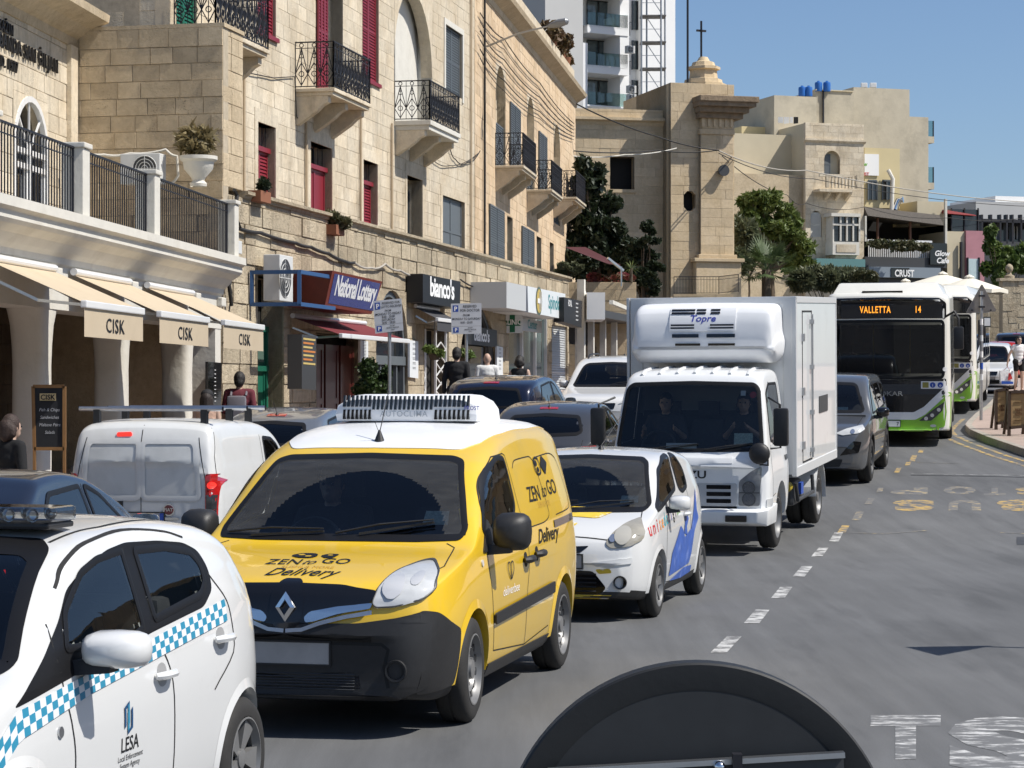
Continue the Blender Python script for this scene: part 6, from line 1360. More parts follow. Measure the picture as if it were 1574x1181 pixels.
 hoodY('SUSHI & MORE',472,873.5,.04,1.5,sx=1.25,mat=mk('gold lettering',(.45,.28,.03),.5));hoodY('Delivery',458,885,.12,1.6,shear=.4,bold=.008,sx=1.05)
 a,b=c.px(478,855,'z');fish=[rpoly([(a-.13,b),(a-.07,b+.06),(a+.02,b+.055),(a+.05,b),(a+.02,b-.055),(a-.07,b-.05)],.03),rpoly([(a+.06,b),(a+.1,b+.05),(a+.17,b+.045),(a+.15,b-.045),(a+.1,b-.05)],.02)]
 c.shape('bonnet_emblem',fish,'z',m_txtblack);c.shape('emblem_stripes',[circ(a-.06,b+.012,.016,8,1.4),circ(a-.01,b-.02,.014,8,1.6),circ(a+.12,b+.01,.012,8,1.5)],'z',m_yellow,off=.0065)
 def side(t,px,py,size,mat=m_txtblack,**k):a,b=c.px(px,py,'x+');return c.text('side_lettering',t,'x+',(a,b),size,mat,off=.0025,**k)
 side('ZEN',823,770,.145,bold=.012,sx=1.35);side('to',837,764,.14,shear=.5,sx=1.3);side('GO',849.5,759,.145,bold=.012,sx=1.35)
 side('SUSHI & MORE',837,779,.06,mk('gold lettering',(.45,.28,.03),.5));side('Delivery',843,831,.135,shear=.4,bold=.02,sx=1.45)
 side('deliverbee',786,912,.085,m_txtwhite,sx=1.35);a,b=c.px(785,877,'x+')
 for sg in (-1,1):c.ring('bee_emblem',rpoly([(a,b-.07),(a+sg*.09,b+.0),(a+sg*.08,b+.06),(a+sg*.01,b+.06)],.03),'x+',.009,m_txtblack,off=.005)
 a,b=c.px(828,716,'x+');c.ring('side_emblem',rpoly([(a-.2,b),(a-.12,b+.07),(a,b+.06),(a+.03,b),(a,b-.06),(a-.12,b-.07)],.05),'x+',.016,m_txtblack);c.shape('side_emblem',[rpoly([(a+.03,b),(a+.13,b+.07),(a+.26,b+.015),(a+.13,b-.07)],.02),circ(a-.1,b+.02,.022,10,1.8),circ(a-.07,b-.025,.018,10,1.8)],'x+',m_txtblack)
 wiper(c,'y-',(-.02,1.10),(.58,1.17));wiper(c,'y-',(-.72,1.10),(-.1,1.11))
 c.decal('tax_disc',[(.5,1.17),(.66,1.17),(.645,1.25),(.5,1.25)],'y-',mk('licence disc',(.55,.65,.58),.5,var=.5,vscale=60),off=-.003,skirt=0)
 h,n=c.proj('z',.0,1.95);mb=MB();mb.lathe([(.035,0),(.02,.04),(.008,.07),(0,.075)],h,'z',12);mb.tube([h+Vector((0,0,.05)),h+Vector((.03,.12,.33))],.0035,5);mb.tube([h+Vector((0,0,.05)),h+Vector((-.03,-.01,.13))],.002,4);mb.build('antenna',m_blackpl,root)
 # roof cooling unit
 U=thing('roof_cooling_unit','white slotted refrigeration unit on the yellow van roof','cooling unit');U.parent=root;OFF[U.name]=Vector((0,0,0));del U['label'];del U['category']
 y0,y1,z0,z1,hw=2.55,3.3,1.785,1.972,.505
 prof=[(-hw,0),(hw,0)];vs=[];rings=[(y0+.12,.0,.93,0),(y0+.02,.02,.98,.02),(y0,.35,.99,.1),(y0+.02,.8,.97,.3),(y0+.1,1,.92,.5),(y1-.1,1,.92,.5),(y1,.6,.95,.3),(y1,0,.97,0)]
 mb=MB();n_=13
 for y,hz,wx,_ in rings:
  for k in range(n_):
   t=-1+2*k/(n_-1);z=z0+(z1-z0)*hz;drop=.05*hz*max(0,abs(t)-.8)/.2;vs.append((t*hw*wx,y+.05*t*t,z-drop))
 fs=[(i*n_+k,i*n_+k+1,(i+1)*n_+k+1,(i+1)*n_+k) for i in range(len(rings)-1) for k in range(n_-1)]+[tuple(i*n_ for i in range(len(rings))),tuple(i*n_+n_-1 for i in range(len(rings)))[::-1]]
 mb.raw(vs,fs);mb.build('unit_housing',mk('white ABS',(.76,.77,.78),.4,var=.03),U,smooth=35)
 sl=MB()
 for k in range(31):
  x=-.47+.94*k/30
  if abs(x) > .445:continue
  for za,zb_ in (((.42,.9),) if abs(x+.02) < .22 else ((.08,.42),(.52,.92))):
   y_=y0-.006+.05*(x/hw)**2;q=.02*(zb_-.5)
   sl.hexa([(x-.008,y_+.004,z0+.195*za),(x+.008,y_+.004,z0+.195*za),(x+.012,y_+.02,z0+.195*za),(x-.012,y_+.02,z0+.195*za),(x-.002,y_-.001+(.012 if zb_ > .8 else .002),z0+.195*zb_),(x+.014,y_-.001+(.012 if zb_ > .8 else .002),z0+.195*zb_),(x+.014,y_+.03,z0+.195*zb_),(x-.002,y_+.03,z0+.195*zb_)])
 sl.build('vent_slots',m_black,U)
 vs,fs=text2d('AUTOCLIMA',.055,.01,0,1.1);MB().raw([(-.0+u,y0-.004,z0+.035+v) for u,v in vs],fs).build('unit_lettering',mk('grey lettering',(.4,.43,.46),.5),U,merge=False)
 vs,fs=text2d('FROST',.04,.01);MB().raw([(.47+u*.9,y0+.034,z0+.08+v) for u,v in vs],fs).build('unit_lettering',mk('blue lettering',(.05,.06,.35),.5),U,merge=False)
 return c

def checker(c,up,lo,ax,rows,mat,root,base=None,n=None):
 """blue squares of a checkered band between two edge curves on the shell"""
 U=np.array(up);W=np.array(lo);t=np.linspace(0,1,len(up))
 def at(s,r):return (np.interp(s,t,U[:,0])*(1-r)+np.interp(s,t,W[:,0])*r,np.interp(s,t,U[:,1])*(1-r)+np.interp(s,t,W[:,1])*r)
 mb=MB();mw=MB()
 for i in range(n):
  for j in range(rows):
   q=[at(i/n,j/rows),at((i+1)/n,j/rows),at((i+1)/n,(j+1)/rows),at(i/n,(j+1)/rows)]
   P4=[c.proj(ax,*p) for p in q];(mb if (i+j) % 2 else mw).quad(*[h+n_*.006 for h,n_ in P4])
 tag(mb.build('checker_band_blue',mat,root,merge=False),kind='stuff');tag(mw.build('checker_band_white',mk('white reflective tape',(.7,.72,.74),.4),root,merge=False),kind='stuff')

def small_hatch(root,h=1.46,three=False):
 return Car(root,
 top=[(0,.52),(.02,.62),(.06,.70),(.14,.765),(.35,.86),(.6,.93),(.72,.965),(1.0,1.16),(1.3,1.335),(1.5,h-.055),(1.8,h-.012),(2.2,h),(2.7,h-.035),(3.0,h-.11),(3.2,h-.3),(3.36,h-.52),(3.44,h-.74),(3.47,.6)],
 belt=[(0,.46),(.06,.62),(.14,.69),(.35,.78),(.72,.875),(1.2,.905),(2.2,.965),(2.8,1.02),(3.2,1.0),(3.47,.56)],
 wid=[(0,.56),(.05,.66),(.15,.735),(.35,.785),(.7,.805),(2.8,.808),(3.2,.775),(3.4,.7),(3.47,.6)],
 bot=[(0,.22),(.3,.18),(3.0,.19),(3.47,.32)],tumble=.33,rnd=.11,crown=.045,plan=(.2,.16,.9))

def enforcement_car():
 root=place('enforcement_car','white hatchback with blue checkered band and roof light bar at left front','car',-2.73,7.92,14.0,3.47)
 c=small_hatch(root);AX=[(.68,.33,.29),(3.02 - .0,.33,.29)];AX=[(.62,.33,.29),(2.96,.33,.29)]
 c.wells(AX,.8,.33)
 ws=rpoly(sym([(0,1.405),(.46,1.385),(.54,1.35),(.70,.97),(.66,.935),(0,.92)]),.03);c.pane('windscreen',ws,'y-',seal=.05)
 fw=rpoly(c.pxs([(96,938),(121,878),(146,857),(186,843),(222,968),(203,984),(100,1003)],'x+'),.03)
 rw=rpoly(c.pxs([(203,843),(250,838),(290,845),(307,866),(316,896),(310,918),(237,957)],'x+'),.03)
 sur=rpoly(c.pxs([(20,1091),(68,1009),(90,954),(101,907),(129,872),(164,845),(191,834),(240,831),(280,834),(303,846),(319,873),(326,905),(313,933),(234,972),(203,989),(98,1048)],'x+'),.04)
 for ax in ('x+','x-'):
  c.decal('window_surround',sur,ax,m_trim,off=.002,g=.04,skirt=.004,cut=[inset(resample(fw,.05),.02),inset(resample(rw,.05),.02)])
  c.pane('side_window',fw,ax,seal=.025,off=.0035);c.pane('side_window',rw,ax,seal=.028,off=.0035)
 rr=rpoly(sym([(0,1.33),(.46,1.31),(.58,.98),(.5,.9),(0,.88)]),.05);c.pane('rear_window',rr,'y+',seal=.05)
 c.body(m_carwhite)
 for y,r,z in AX:archlip(c,y,z,r,m_carwhite,.04)
 interior(c,.76,.95,.93,[(-.33,1.55),(.33,1.55)],.3,rear=2.45,steer=(-.33,1.22,.92,.18))
 up=c.pxs([(0,1106),(96,1056),(207,997),(343,921)],'x+');lo=c.pxs([(0,1155),(138,1067),(240,1012),(355,950)],'x+')
 up=[(up[0][0]-1.0,up[0][1]-.19)]+up;lo=[(lo[0][0]-1.0,lo[0][1]-.19)]+lo
 U0=[(.35,.60)]+up[1:];L0=[(.35,.48)]+lo[1:]
 ub=mk('blue reflective tape',(.03,.24,.38),.4,var=.05)
 ya,yb=up[1][0],up[-1][0]
 def edge(pts,ys):pp=sorted(pts);return [(y,float(np.interp(y,[p[0] for p in pp],[p[1] for p in pp]))) for y in ys]
 ys=np.linspace(ya-.1,yb,12);checker(c,edge(U0,ys),edge(L0,ys),'x+',3,ub,root,n=48);
 ys2=np.linspace(.9,yb,12);checker(c,edge(U0,ys2),edge(L0,ys2),'x-',3,ub,root,n=52)
 for q in ((249,1037),(339,981)):
  a,b=c.px(*q,'x+')
  for ax in ('x+','x-'):handle(c,ax,a,b,m_carwhite,.17,.035)
 D2=c.pxs([(187,842),(224,970),(250,1000),(266,1050),(266,1180)],'x+');D1=c.pxs([(70,960),(96,1050),(110,1110),(116,1181)],'x+');D3=c.pxs([(318,880),(352,935),(360,990),(330,1060)],'x+')
 c.seams([(ax,d) for ax in ('x+','x-') for d in (D1+[(D1[-1][0],.25)],D2+[(D2[-1][0],.25)],D3)]+[(ax,c.pxs([(84,905),(95,870),(130,835),(187,815),(250,817),(280,826)],'x+')) for ax in ('x+','x-')]+[('z',[(-.7,.45),(-.66,.72)]),('z',[(.7,.45),(.66,.72)])])
 c.line('roof_ditch',[(.5,1.5),(.54,1.9),(.545,2.4),(.53,2.8),(.5,3.02)],'z',.014,m_seam)
 for sg in (1,-1):
  mirror(root,sg*.74,1.18,.99,sg,m_carwhite,(.27,.16,.15),casemat=m_carwhite)
  for y,r,z in AX:wheel(root,sg*.72,y,.285,.17,'alloy',side=sg)
  c.decal('tail_lamp',rpoly([(sg*.52,.96),(sg*.64,.98),(sg*.66,.7),(sg*.58,.68)],.04),'y+',m_red,off=.01)
 a,b=c.px(92,1126,'x+');c.decal('side_indicator',circ(a,b,.022),'x+',m_alu,off=.008)
 def t(txt,px,py,size,**k):a,b=c.px(px,py,'x+');return c.text('door_lettering',txt,'x+',(a,b),size,m_txtblack,off=.002,**k)
 t('LESA',199,1153,.085,bold=.008);t('Local Enforcement',200,1166,.033);t('System Agency',199,1178,.033)
 a,b=c.px(197,1103,'x+');navy=mk('navy emblem',(.01,.06,.16),.4)
 E=.62
 for dy,dz,sg in ((-.022,.012,E),(.022,-.012,-E)):
  c.shape('door_emblem',[[(a+dy-.03*sg,b+dz+.055*sg),(a+dy+.05*sg,b+dz+.09*sg),(a+dy+.05*sg,b+dz+.065*sg),(a+dy-.005*sg,b+dz+.04*sg),(a+dy-.005*sg,b+dz-.07*sg),(a+dy-.03*sg,b+dz-.085*sg)]] ,'x+',navy)
  c.shape('door_emblem',[[(a+dy+.02*sg,b+dz+.02*sg),(a+dy+.045*sg,b+dz+.03*sg),(a+dy+.045*sg,b+dz-.1*sg),(a+dy+.02*sg,b+dz-.115*sg)]],'x+',ub)
  # roof light bar
 h,n=c.proj('z',0,1.62);lb=MB();lb.bb(-.5,.5,1.5,1.74,h.z+.005,h.z+.03);o=lb.build('light_bar',m_blackpl,root,bevel=.01)
 ln=MB();ln.bb(-.51,.51,1.49,1.75,h.z+.03,h.z+.095);ln.build('light_bar_lens',glassmat('light bar lens',(.72,.74,.76),.08),o,bevel=.02)
 rf=MB()
 for k in range(9):rf.lathe([(.03,-.02),(.022,.0),(0,.008)],(-.42+k*.105,1.53,h.z+.062),'y',10);rf.lathe([(.03,-.02),(.022,.0),(0,.008)],(-.42+k*.105,1.7,h.z+.062),'y',10)
 rf.build('light_bar_reflectors',m_lamp,o,smooth=True)
 return c

def painted_hatch():
 root=place('painted_hatchback','small white hatchback with yellow and blue paint splashes between van and truck','car',.36,19.6,14,3.43)
 c=small_hatch(root,1.465);AX=[(.70,.32,.285),(3.03,.32,.285)];c.wells(AX,.8,.33)
 ws=rpoly(sym([(0,1.40),(.5,1.38),(.565,1.34),(.70,.985),(.66,.93),(0,.92)]),.03);c.pane('windscreen',ws,'y-',seal=.035)
 fw=rpoly(c.pxs([(1009,722),(1015,702),(1022,697),(1038,752),(1016,783),(1010,788)],'x+'),.07)
 rw=rpoly(c.pxs([(1024,697),(1032,697),(1048,718),(1056,748),(1049,758),(1042,752)],'x+'),.08)
 for ax in ('x+','x-'):c.pane('side_window',fw,ax,seal=.03);c.pane('side_window',rw,ax,seal=.03)
 c.pane('rear_window',rpoly(sym([(0,1.34),(.46,1.32),(.58,.98),(.5,.9),(0,.88)]),.05),'y+',seal=.05)
 c.body(m_carwhite);interior(c,.76,.95,.93,[(-.33,1.55),(.33,1.55)],.3,rear=2.45,steer=(-.33,1.22,.92,.18))
 for y,r,z in AX:archlip(c,y,z,r,m_carwhite,.04)
 c.decal('windscreen_dust',inset(resample(ws,.08),.03),'y-',dustmat(),off=.0055,g=.018,skirt=0,fine=True,cut=[circ(.0,.9,.4,40,1.3)])
 hl=rpoly(c.pxs([(930,836),(942,821),(963,806),(986,795),(991,815),(988,830),(966,841),(939,844)],'y-'),.03)
 for sg in (1,-1):
  pl=hl if sg > 0 else [(-a,b) for a,b in hl][::-1];q=c.decal('headlamp',pl,'y-',mk('hazed lamp lens',(.33,.31,.26),.12,coat=.8,var=.15,vscale=12),off=.012,g=.04,dome=.015)
  cx,cz=np.mean([p[0] for p in pl]),np.mean([p[1] for p in pl]);c.decal('reflector',circ(cx-sg*.02,cz-.01,.07,18),'y-',mk('hazed lamp bowl',(.42,.405,.36),.12,coat=1),q,off=.03,skirt=0,dome=.005);c.decal('indicator_lens',circ(cx-sg*.1,cz-.03,.03,12),'y-',m_lamp,q,off=.024,skirt=0)
  p,n=c.proj('y-',sg*.57,.35);m2=MB();m2.lathe([(.06,-.004),(.058,-.018),(.046,-.014),(.044,.02),(0,.025)],(p.x,p.y-.008,p.z),'y',20);m2.build('fog_lamp_recess',m_black,root,smooth=True)
  mirror(root,sg*.74,1.18,.98,sg,m_carwhite,(.2,.14,.14),casemat=m_carwhite)
  for y,r,z in AX:wheel(root,sg*.715,y,.28,.165,'cover',side=sg)
 yl=mk('yellow splash paint',(.75,.52,.05),.4,var=.2,vscale=8,dirt=(.8,.8,.78),dscale=5,dlo=.56,dhi=.62,obj=True);bl=mk('blue splash paint',(.03,.10,.42),.35,var=.25,vscale=6,dirt=(.22,.32,.7),dscale=5,dlo=.55,dhi=.75,obj=True)
 g=c.decal('lower_grille',rpoly(sym([(0,.45),(.33,.445),(.45,.3),(.4,.25),(0,.24)]),.03),'y-',m_black,off=.006)
 mb=MB()
 for k in range(5):
  z=.27+k*.037;pts=[c.proj('y-',x,z) for x in np.linspace(-.36,.36,9)];mb.tube([p+n*.008 for p,n in pts],.007,4)
 mb.build('grille_bars',m_blackpl,root)
 c.decal('upper_grille',rpoly(sym([(0,.645),(.3,.66),(.22,.60),(0,.6)]),.02),'y-',m_black,off=.006)
 c.decal('fog_panel',rpoly([(.32,.52),(.66,.56),(.66,.51),(.36,.48)],.02),'y-',m_carwhite,off=.012);plate(c,'y-',0,.53,.5,.11)
 c.shape('yellow_splash',[rpoly([(-.5,.5),(.3,.42),(.45,.7),(-.4,.72)],.05)],'z',yl);c.shape('yellow_splash',[rpoly([(-.5,.3),(.12,.24),(.15,.3),(-.5,.38)],.02)],'z',yl)
 c.shape('yellow_splash',[rpoly([(.35,.46),(.48,.47),(.5,.43),(.38,.42)],.02),rpoly([(-.5,.24),(.5,.24),(.45,.205),(-.5,.205)],.01),rpoly([(-.3,.65),(.2,.66),(.16,.60),(-.3,.6)],.02)],'y-',yl)
 q=lambda pts:c.pxs(pts,'x+')
 c.shape('blue_splash',[rpoly(q([(1027,886),(1033,850),(1041,826),(1046,808),(1050,815),(1052,826),(1062,812),(1066,780),(1067,750),(1070,782),(1073,795),(1067,815),(1062,850),(1058,865),(1048,872)]),.02),rpoly(q([(1028,893),(1050,872),(1062,868),(1060,878),(1045,888)]),.02),rpoly(q([(1054,786),(1058,797),(1055,810),(1053,800)]),.01),rpoly(q([(1051,820),(1053,790),(1056,822)]),.01)],'x+',bl)
 red=mk('red lettering',(.55,.04,.04),.5);cols=[red,mk('orange lettering',(.7,.25,.03),.5),mk('sea lettering',(.04,.35,.4),.5),mk('blue lettering',(.05,.06,.35),.5),m_txtblack,mk('green lettering',(.15,.4,.05),.5)]
 a0,b0=c.px(1001,824,'x+');a1,b1=c.px(1045,788,'x+');wd_='unitedorigins'
 for k,ch_ in enumerate(wd_):
  t=k/(len(wd_)-1);c.text('side_lettering',ch_,'x+',(a0+(a1-a0)*t,b0+(b1-b0)*t),.17,cols[min(5,k*6//13)],bold=.012,rot=math.atan2(b1-b0,a1-a0))
 c.seams([(ax,[(1.12,.88),(1.02,.6),(1.05,.28),(2.1,.26),(2.28,.5),(2.3,.95),(2.2,1.3)]) for ax in ('x+','x-')]+[('z',[(-.68,.4),(-.64,.72)]),('z',[(.68,.4),(.64,.72)]),('z',[(-.5,.12),(0,.1),(.5,.12),(.68,.4)])])
 handle(c,'x+',2.02,.84,m_carwhite,.16);wiper(c,'y-',(.0,.95),(.55,.99));wiper(c,'y-',(-.55,.95),(.05,.985))
 c.decal('tax_disc',[(.42,1.0),(.58,1.0),(.57,1.06),(.42,1.06)],'y-',mk('licence disc',(.55,.65,.58),.5,var=.5,vscale=60),off=-.003,skirt=0)
 h,n=c.proj('z',.05,1.75);mb=MB();mb.lathe([(.03,0),(.015,.03),(0,.04)],h,'z',10);mb.tube([h+Vector((0,0,.03)),h+Vector((.1,.45,.3))],.004,5);mb.build('antenna',m_blackpl,root)
 return c

def truck():
 root=place('refrigerated_truck','white refrigerated box truck with cooling unit above its cab','truck',2.125,27.62,15.5,5.6)
 m=mk('white truck paint',(.76,.77,.77),.35,coat=.7,var=.03,vscale=2,dirt=(.5,.48,.45),dscale=2.2,dlo=.6,dhi=.95,obj=True)
 c=Car(root,top=[(0,1.08),(.03,1.17),(.06,1.2),(.1,1.26),(.3,1.78),(.42,2.05),(.52,2.17),(.75,2.23),(1.3,2.25),(1.62,2.23),(1.66,2.1)],
 belt=[(0,.98),(.06,1.12),(.2,1.2),(1.66,1.24)],wid=[(0,.9),(.04,.95),(.12,.985),(.35,1.0),(1.6,1.0),(1.66,.97)],bot=[(0,.36),(.2,.34),(1.66,.4)],
 tumble=.13,rnd=.13,crown=.03,plan=(.09,0,.8),sillin=.03)
 c.wells([(1.02,.45,.39)],.98,.45,depth=.45)
 ws=rpoly(sym([(0,2.09),(.76,2.07),(.83,2.0),(.905,1.32),(.87,1.255),(0,1.245)]),.05);c.pane('windscreen',ws,'y-',seal=.04)
 for ax in ('x+','x-'):c.pane('side_window',rpoly([(.52,1.95),(.8,2.06),(1.4,2.05),(1.42,1.32),(1.0,1.3),(.42,1.36)],.05),ax,seal=.03)
 c.body(m,'cab');interior(c,.95,.42,1.22,[(-.5,1.1),(.5,1.1),(0,1.1)],.78,steer=(-.5,.75,1.28,.21))
 c.decal('front_panel',rpoly([(-.66,.88),(.55,.88),(.55,1.2),(-.66,1.2)],.03),'y-',m,off=.006)
 mg=mk('grey truck grille',(.42,.43,.44),.4,coat=.4);mb=MB()
 c.decal('grille',rpoly([(-.62,.6),(.6,.6),(.6,.87),(-.62,.87)],.02),'y-',mg,off=.012)
 for z in (.63,.715,.80):
  for x0 in (-.57,-.17,.23):c.decal('grille_slot',rpoly([(x0,z),(x0+.3,z),(x0+.3,z+.05),(x0,z+.05)],.01),'y-',m_black,off=.015)
 c.decal('grille_slot',[(-.6,.545),(.6,.545),(.6,.59),(-.6,.59)],'y-',m_black,off=.01)
 for sg in (1,-1):
  q=c.decal('headlamp',rpoly([(sg*.62,.6),(sg*.88,.6),(sg*.9,1.08),(sg*.78,1.02),(sg*.63,.9)],.03),'y-',mk('truck lamp glass',(.2,.21,.22),.08,coat=1,var=.3,vscale=14,obj=True),off=.012,dome=.012)
  for zz,r in ((.68,.075),(.82,.07)):c.decal('reflector',circ(sg*.75,zz,r,16),'y-',m_lamp,q,off=.026,skirt=0);c.ring('lamp_ring',circ(sg*.75,zz,r+.01,16),'y-',.012,m_greypl,q,off=.027)
  c.line('lamp_divider',[(sg*.63,.76),(sg*.88,.76)],'y-',.012,m_greypl,q,off=.028)
  for y in (1.02,):wheel(root,sg*.84,y,.38,.22,'truck',side=sg)
  mbm=MB();s=sg;x=sg*1.0;mbm.tube([(x-.02*s,.3,1.28),(x+.12*s,.16,1.30),(x+.12*s,.14,1.82),(x-.05*s,.3,1.9)],.014,6);ar=mbm.build('mirror_arm',m_blackpl,root,smooth=True)
  m2=MB();m2.bb(x+.04*s,x+.22*s,.08,.2,1.32,1.78);m2.build('mirror',m_blackpl,root,bevel=.035,smooth=40);MB().bb(x+.06*s,x+.2*s,.201,.204,1.36,1.74).build('mirror_glass',m_chrome,root)
  c.decal('corner_lamp',rpoly([(.12,.55),(.3,.55),(.3,.68),(.12,.68)],.02),'x+' if sg > 0 else 'x-',m_lens,off=.012)
 m2=MB();m2.tube([(.86,.12,1.1),(1.0,-.04,1.1),(1.0,-.06,1.25)],.012,6);m2.ball((.9,-.06,1.24),.13,14,10,(1,.55,1.0));m2.build('kerb_mirror',m_blackpl,root,smooth=True)
 # bumper
 bm_=MB();bm_.raw([(-.98,.02,.36),(.98,.02,.36),(1.0,.55,.36),(-1.0,.55,.36),(-1.0,-.04,.56),(1.0,-.04,.56),(1.02,.55,.6),(-1.02,.55,.6),(-.86,-.1,.4),(.86,-.1,.4),(.88,-.12,.54),(-.88,-.12,.54)],[(8,9,10,11),(0,8,11,4),(9,1,5,10),(1,2,6,5),(0,4,7,3),(4,11,10,5),(4,5,6,7),(0,1,9,8),(0,3,2,1)])
 bo=bm_.build('bumper',m,root,bevel=.02,smooth=40)
 for x in (-.62,-.0,.62):MB().bb(x-.13,x+.13,-.135,-.09,.42,.5).build('bumper_slot',m_black,bo,bevel=.01)
 c.text('badge_lettering','ISUZU','y-',(0,.93),.13,m_txtblack,off=.012,bold=.02,sx=1.3)
 c.decal('door_handle',rpoly([(1.35,1.08),(1.52,1.08),(1.52,1.14),(1.35,1.14)],.02),'x+',m_black,off=.012)
 c.seams([(ax,[(.42,1.32),(.34,1.1),(.36,.7),(.56,.72)]) for ax in ('x+','x-')]+[(ax,[(1.5,2.1),(1.52,.7)]) for ax in ('x+','x-')])
 wiper(c,'y-',(.2,1.27),(.78,1.34));wiper(c,'y-',(-.5,1.27),(.12,1.33))
 c.decal('tax_disc',[(.55,1.33),(.78,1.33),(.77,1.47),(.55,1.47)],'y-',mk('licence disc',(.55,.65,.58),.5,var=.5,vscale=60),off=-.003,skirt=0)
 c.decal('dash_paper',[(-.28,1.28),(.1,1.28),(.1,1.35),(-.28,1.35)],'y-',m_txtwhite,off=-.003,skirt=0)
 c.decal('windscreen_sticker',circ(.75,1.93,.04),'y-',mk('red lettering',(.55,.04,.04),.5),off=-.003,skirt=0);c.decal('windscreen_sticker',[(.6,1.92),(.66,1.92),(.66,1.98),(.6,1.98)],'y-',m_txtwhite,off=-.003,skirt=0)
 # roof ribs
 rb=MB()
 for k in range(7):
  x=-.66+k*.22;pts=[c.proj('z',x,y) for y in (.55,.7,1.0,1.5)];rb.tube([h+n*.004 for h,n in pts],.022,6)
 rb.build('roof_ribs',m,root,smooth=True)
 # box
 X,Y0,Y1,Z0,Z1=1.07,1.76,5.7,.86,3.12
 bx=MB();bx.bb(-X,X,Y0,Y1,Z0,Z1);box=bx.build('cargo_box',m,root,bevel=.02)
 fr=MB();t=.05
 for sx in (-1,1):
  for y in (Y0,Y1):fr.bb(sx*X-.05,sx*X+.012*sx+.0,y-.02,y+.06 if y == Y0 else y+.012,Z0-.02,Z1+.012)
  fr.bb(sx*X-.05,sx*(X+.014),Y0,Y1,Z0-.03,Z0+.09);fr.bb(sx*X-.05,sx*(X+.012),Y0,Y1,Z1-.07,Z1+.012)
 for x in (-.99,.99):fr.bb(x-.08,x+.08,Y0-.014,Y0+.02,Z0,Z1)
 fr.bb(-X,X,Y0-.013,Y0+.02,Z1-.08,Z1+.01);fr.build('box_edge_trim',mk('light aluminium trim',(.62,.63,.63),.45,.2),root,bevel=.006)
 ds=MB();
 for (ya,yb,za,zb_) in ((2.35,2.37,.98,2.95),(3.2,3.22,.98,2.95),(2.35,3.22,2.93,2.95),(2.35,3.22,.97,.99)):ds.bb(X,X+.006,ya,yb,za,zb_)
 ds.build('side_door_gap',m_seam,root);hd=MB();hd.tube([(X+.03,3.08,1.0),(X+.03,3.08,2.9)],.014,6)
 for z in (1.1,1.6,2.2,2.8):hd.bb(X,X+.05,3.03,3.13,z-.03,z+.03)
 for z in (1.2,1.9,2.6):hd.bb(X,X+.03,2.3,2.42,z-.05,z+.05)
 hd.build('door_lock_rod',m_steel,root)
 MB().bb(X,X+.01,3.9,4.75,1.55,1.78).build('side_vent',m_greypl,root)
 # chassis, tank, guards, rear wheels
 ch_=MB()
 for sx in (-1,1):ch_.bb(sx*.38-.05,sx*.38+.05,1.2,5.6,.6,.82)
 ch_.bb(-.9,.9,5.5,5.6,.5,.65)
 for k in range(7):ch_.bb(-.95,.95,1.9+k*.6,1.98+k*.6,.8,.86)
 ch_.build('chassis',m_blackpl,root);MB().bb(.55,.98,2.2,2.9,.42,.74).build('fuel_tank',m_greypl,root,bevel=.05)
 MB().cyl((.9,1.95,.68),(.9,2.15,.68),.07,.07,14).build('reservoir',mk('yellow plastic',(.5,.38,.03),.5),root)
 gd=MB()
 for z in (.5,):gd.tube([(1.0,2.2,.72),(1.02,2.25,z),(1.02,3.65,z),(1.0,3.7,.72)],.025,8)
 gd.build('side_guard',m_greypl,root,smooth=True);MB().bb(.98,1.02,2.55,2.75,.55,.7).build('sticker',m_blue,root)
 for sg in (1,-1):
  wheel(root,sg*.90,4.35,.375,.2,'truck',side=sg);wheel(root,sg*.68,4.35,.375,.2,'truck',side=sg)
  fl=MB();pr=[(4.35+.5*math.cos(RAD(a)),.375+.47*math.sin(RAD(a))) for a in range(-5,186,12)]
  for (ya,za),(yb,zb_) in zip(pr,pr[1:]):fl.hexa([(sg*.55,ya,za),(sg*1.03,ya,za),(sg*1.03,yb,zb_),(sg*.55,yb,zb_),(sg*.55,ya,za+.03),(sg*1.03,ya,za+.03),(sg*1.03,yb,zb_+.03),(sg*.55,yb,zb_+.03)])
  fl.build('mudguard',m,root,smooth=True)
  # cooling unit
 rf=Car(root,top=[(1.05,2.62),(1.08,2.78),(1.14,2.93),(1.25,3.02),(1.5,3.06),(1.78,3.06)],belt=[(1.05,2.5),(1.2,2.66),(1.78,2.7)],wid=[(1.05,.84),(1.09,.9),(1.2,.93),(1.78,.94)],bot=[(1.05,2.46),(1.1,2.38),(1.3,2.3),(1.78,2.3)],tumble=.05,rnd=.1,crown=.02)
 for v in rf.bm.verts:pass
 me=bpy.data.meshes.new('cooling_unit');rf.bm.to_mesh(me);me.materials.append(mk('white ABS',(.76,.77,.78),.4,var=.03));me.polygons.foreach_set('use_smooth',[True]*len(me.polygons));me.set_sharp_from_angle(angle=RAD(40));cu=link('cooling_unit',me,root)
 rf.decal('vent_panel',rpoly([(-.42,2.70),(.42,2.70),(.42,2.985),(-.42,2.985)],.02),'y-',mk('white ABS',(.76,.77,.78),.4,var=.03),cu,off=.012)
 sl=[]
 for z in (2.945,2.91):sl+=[[(x,z),(x+.3 if abs(x) > .2 else x+.12,z),(x+.3 if abs(x) > .2 else x+.12,z+.022),(x,z+.022)] for x in (-.4,-.08,.1)]
 for z in (2.765,2.73):sl+=[[(x,z),(x+.3,z),(x+.3,z+.02),(x,z+.02)] for x in (-.4,.1)]
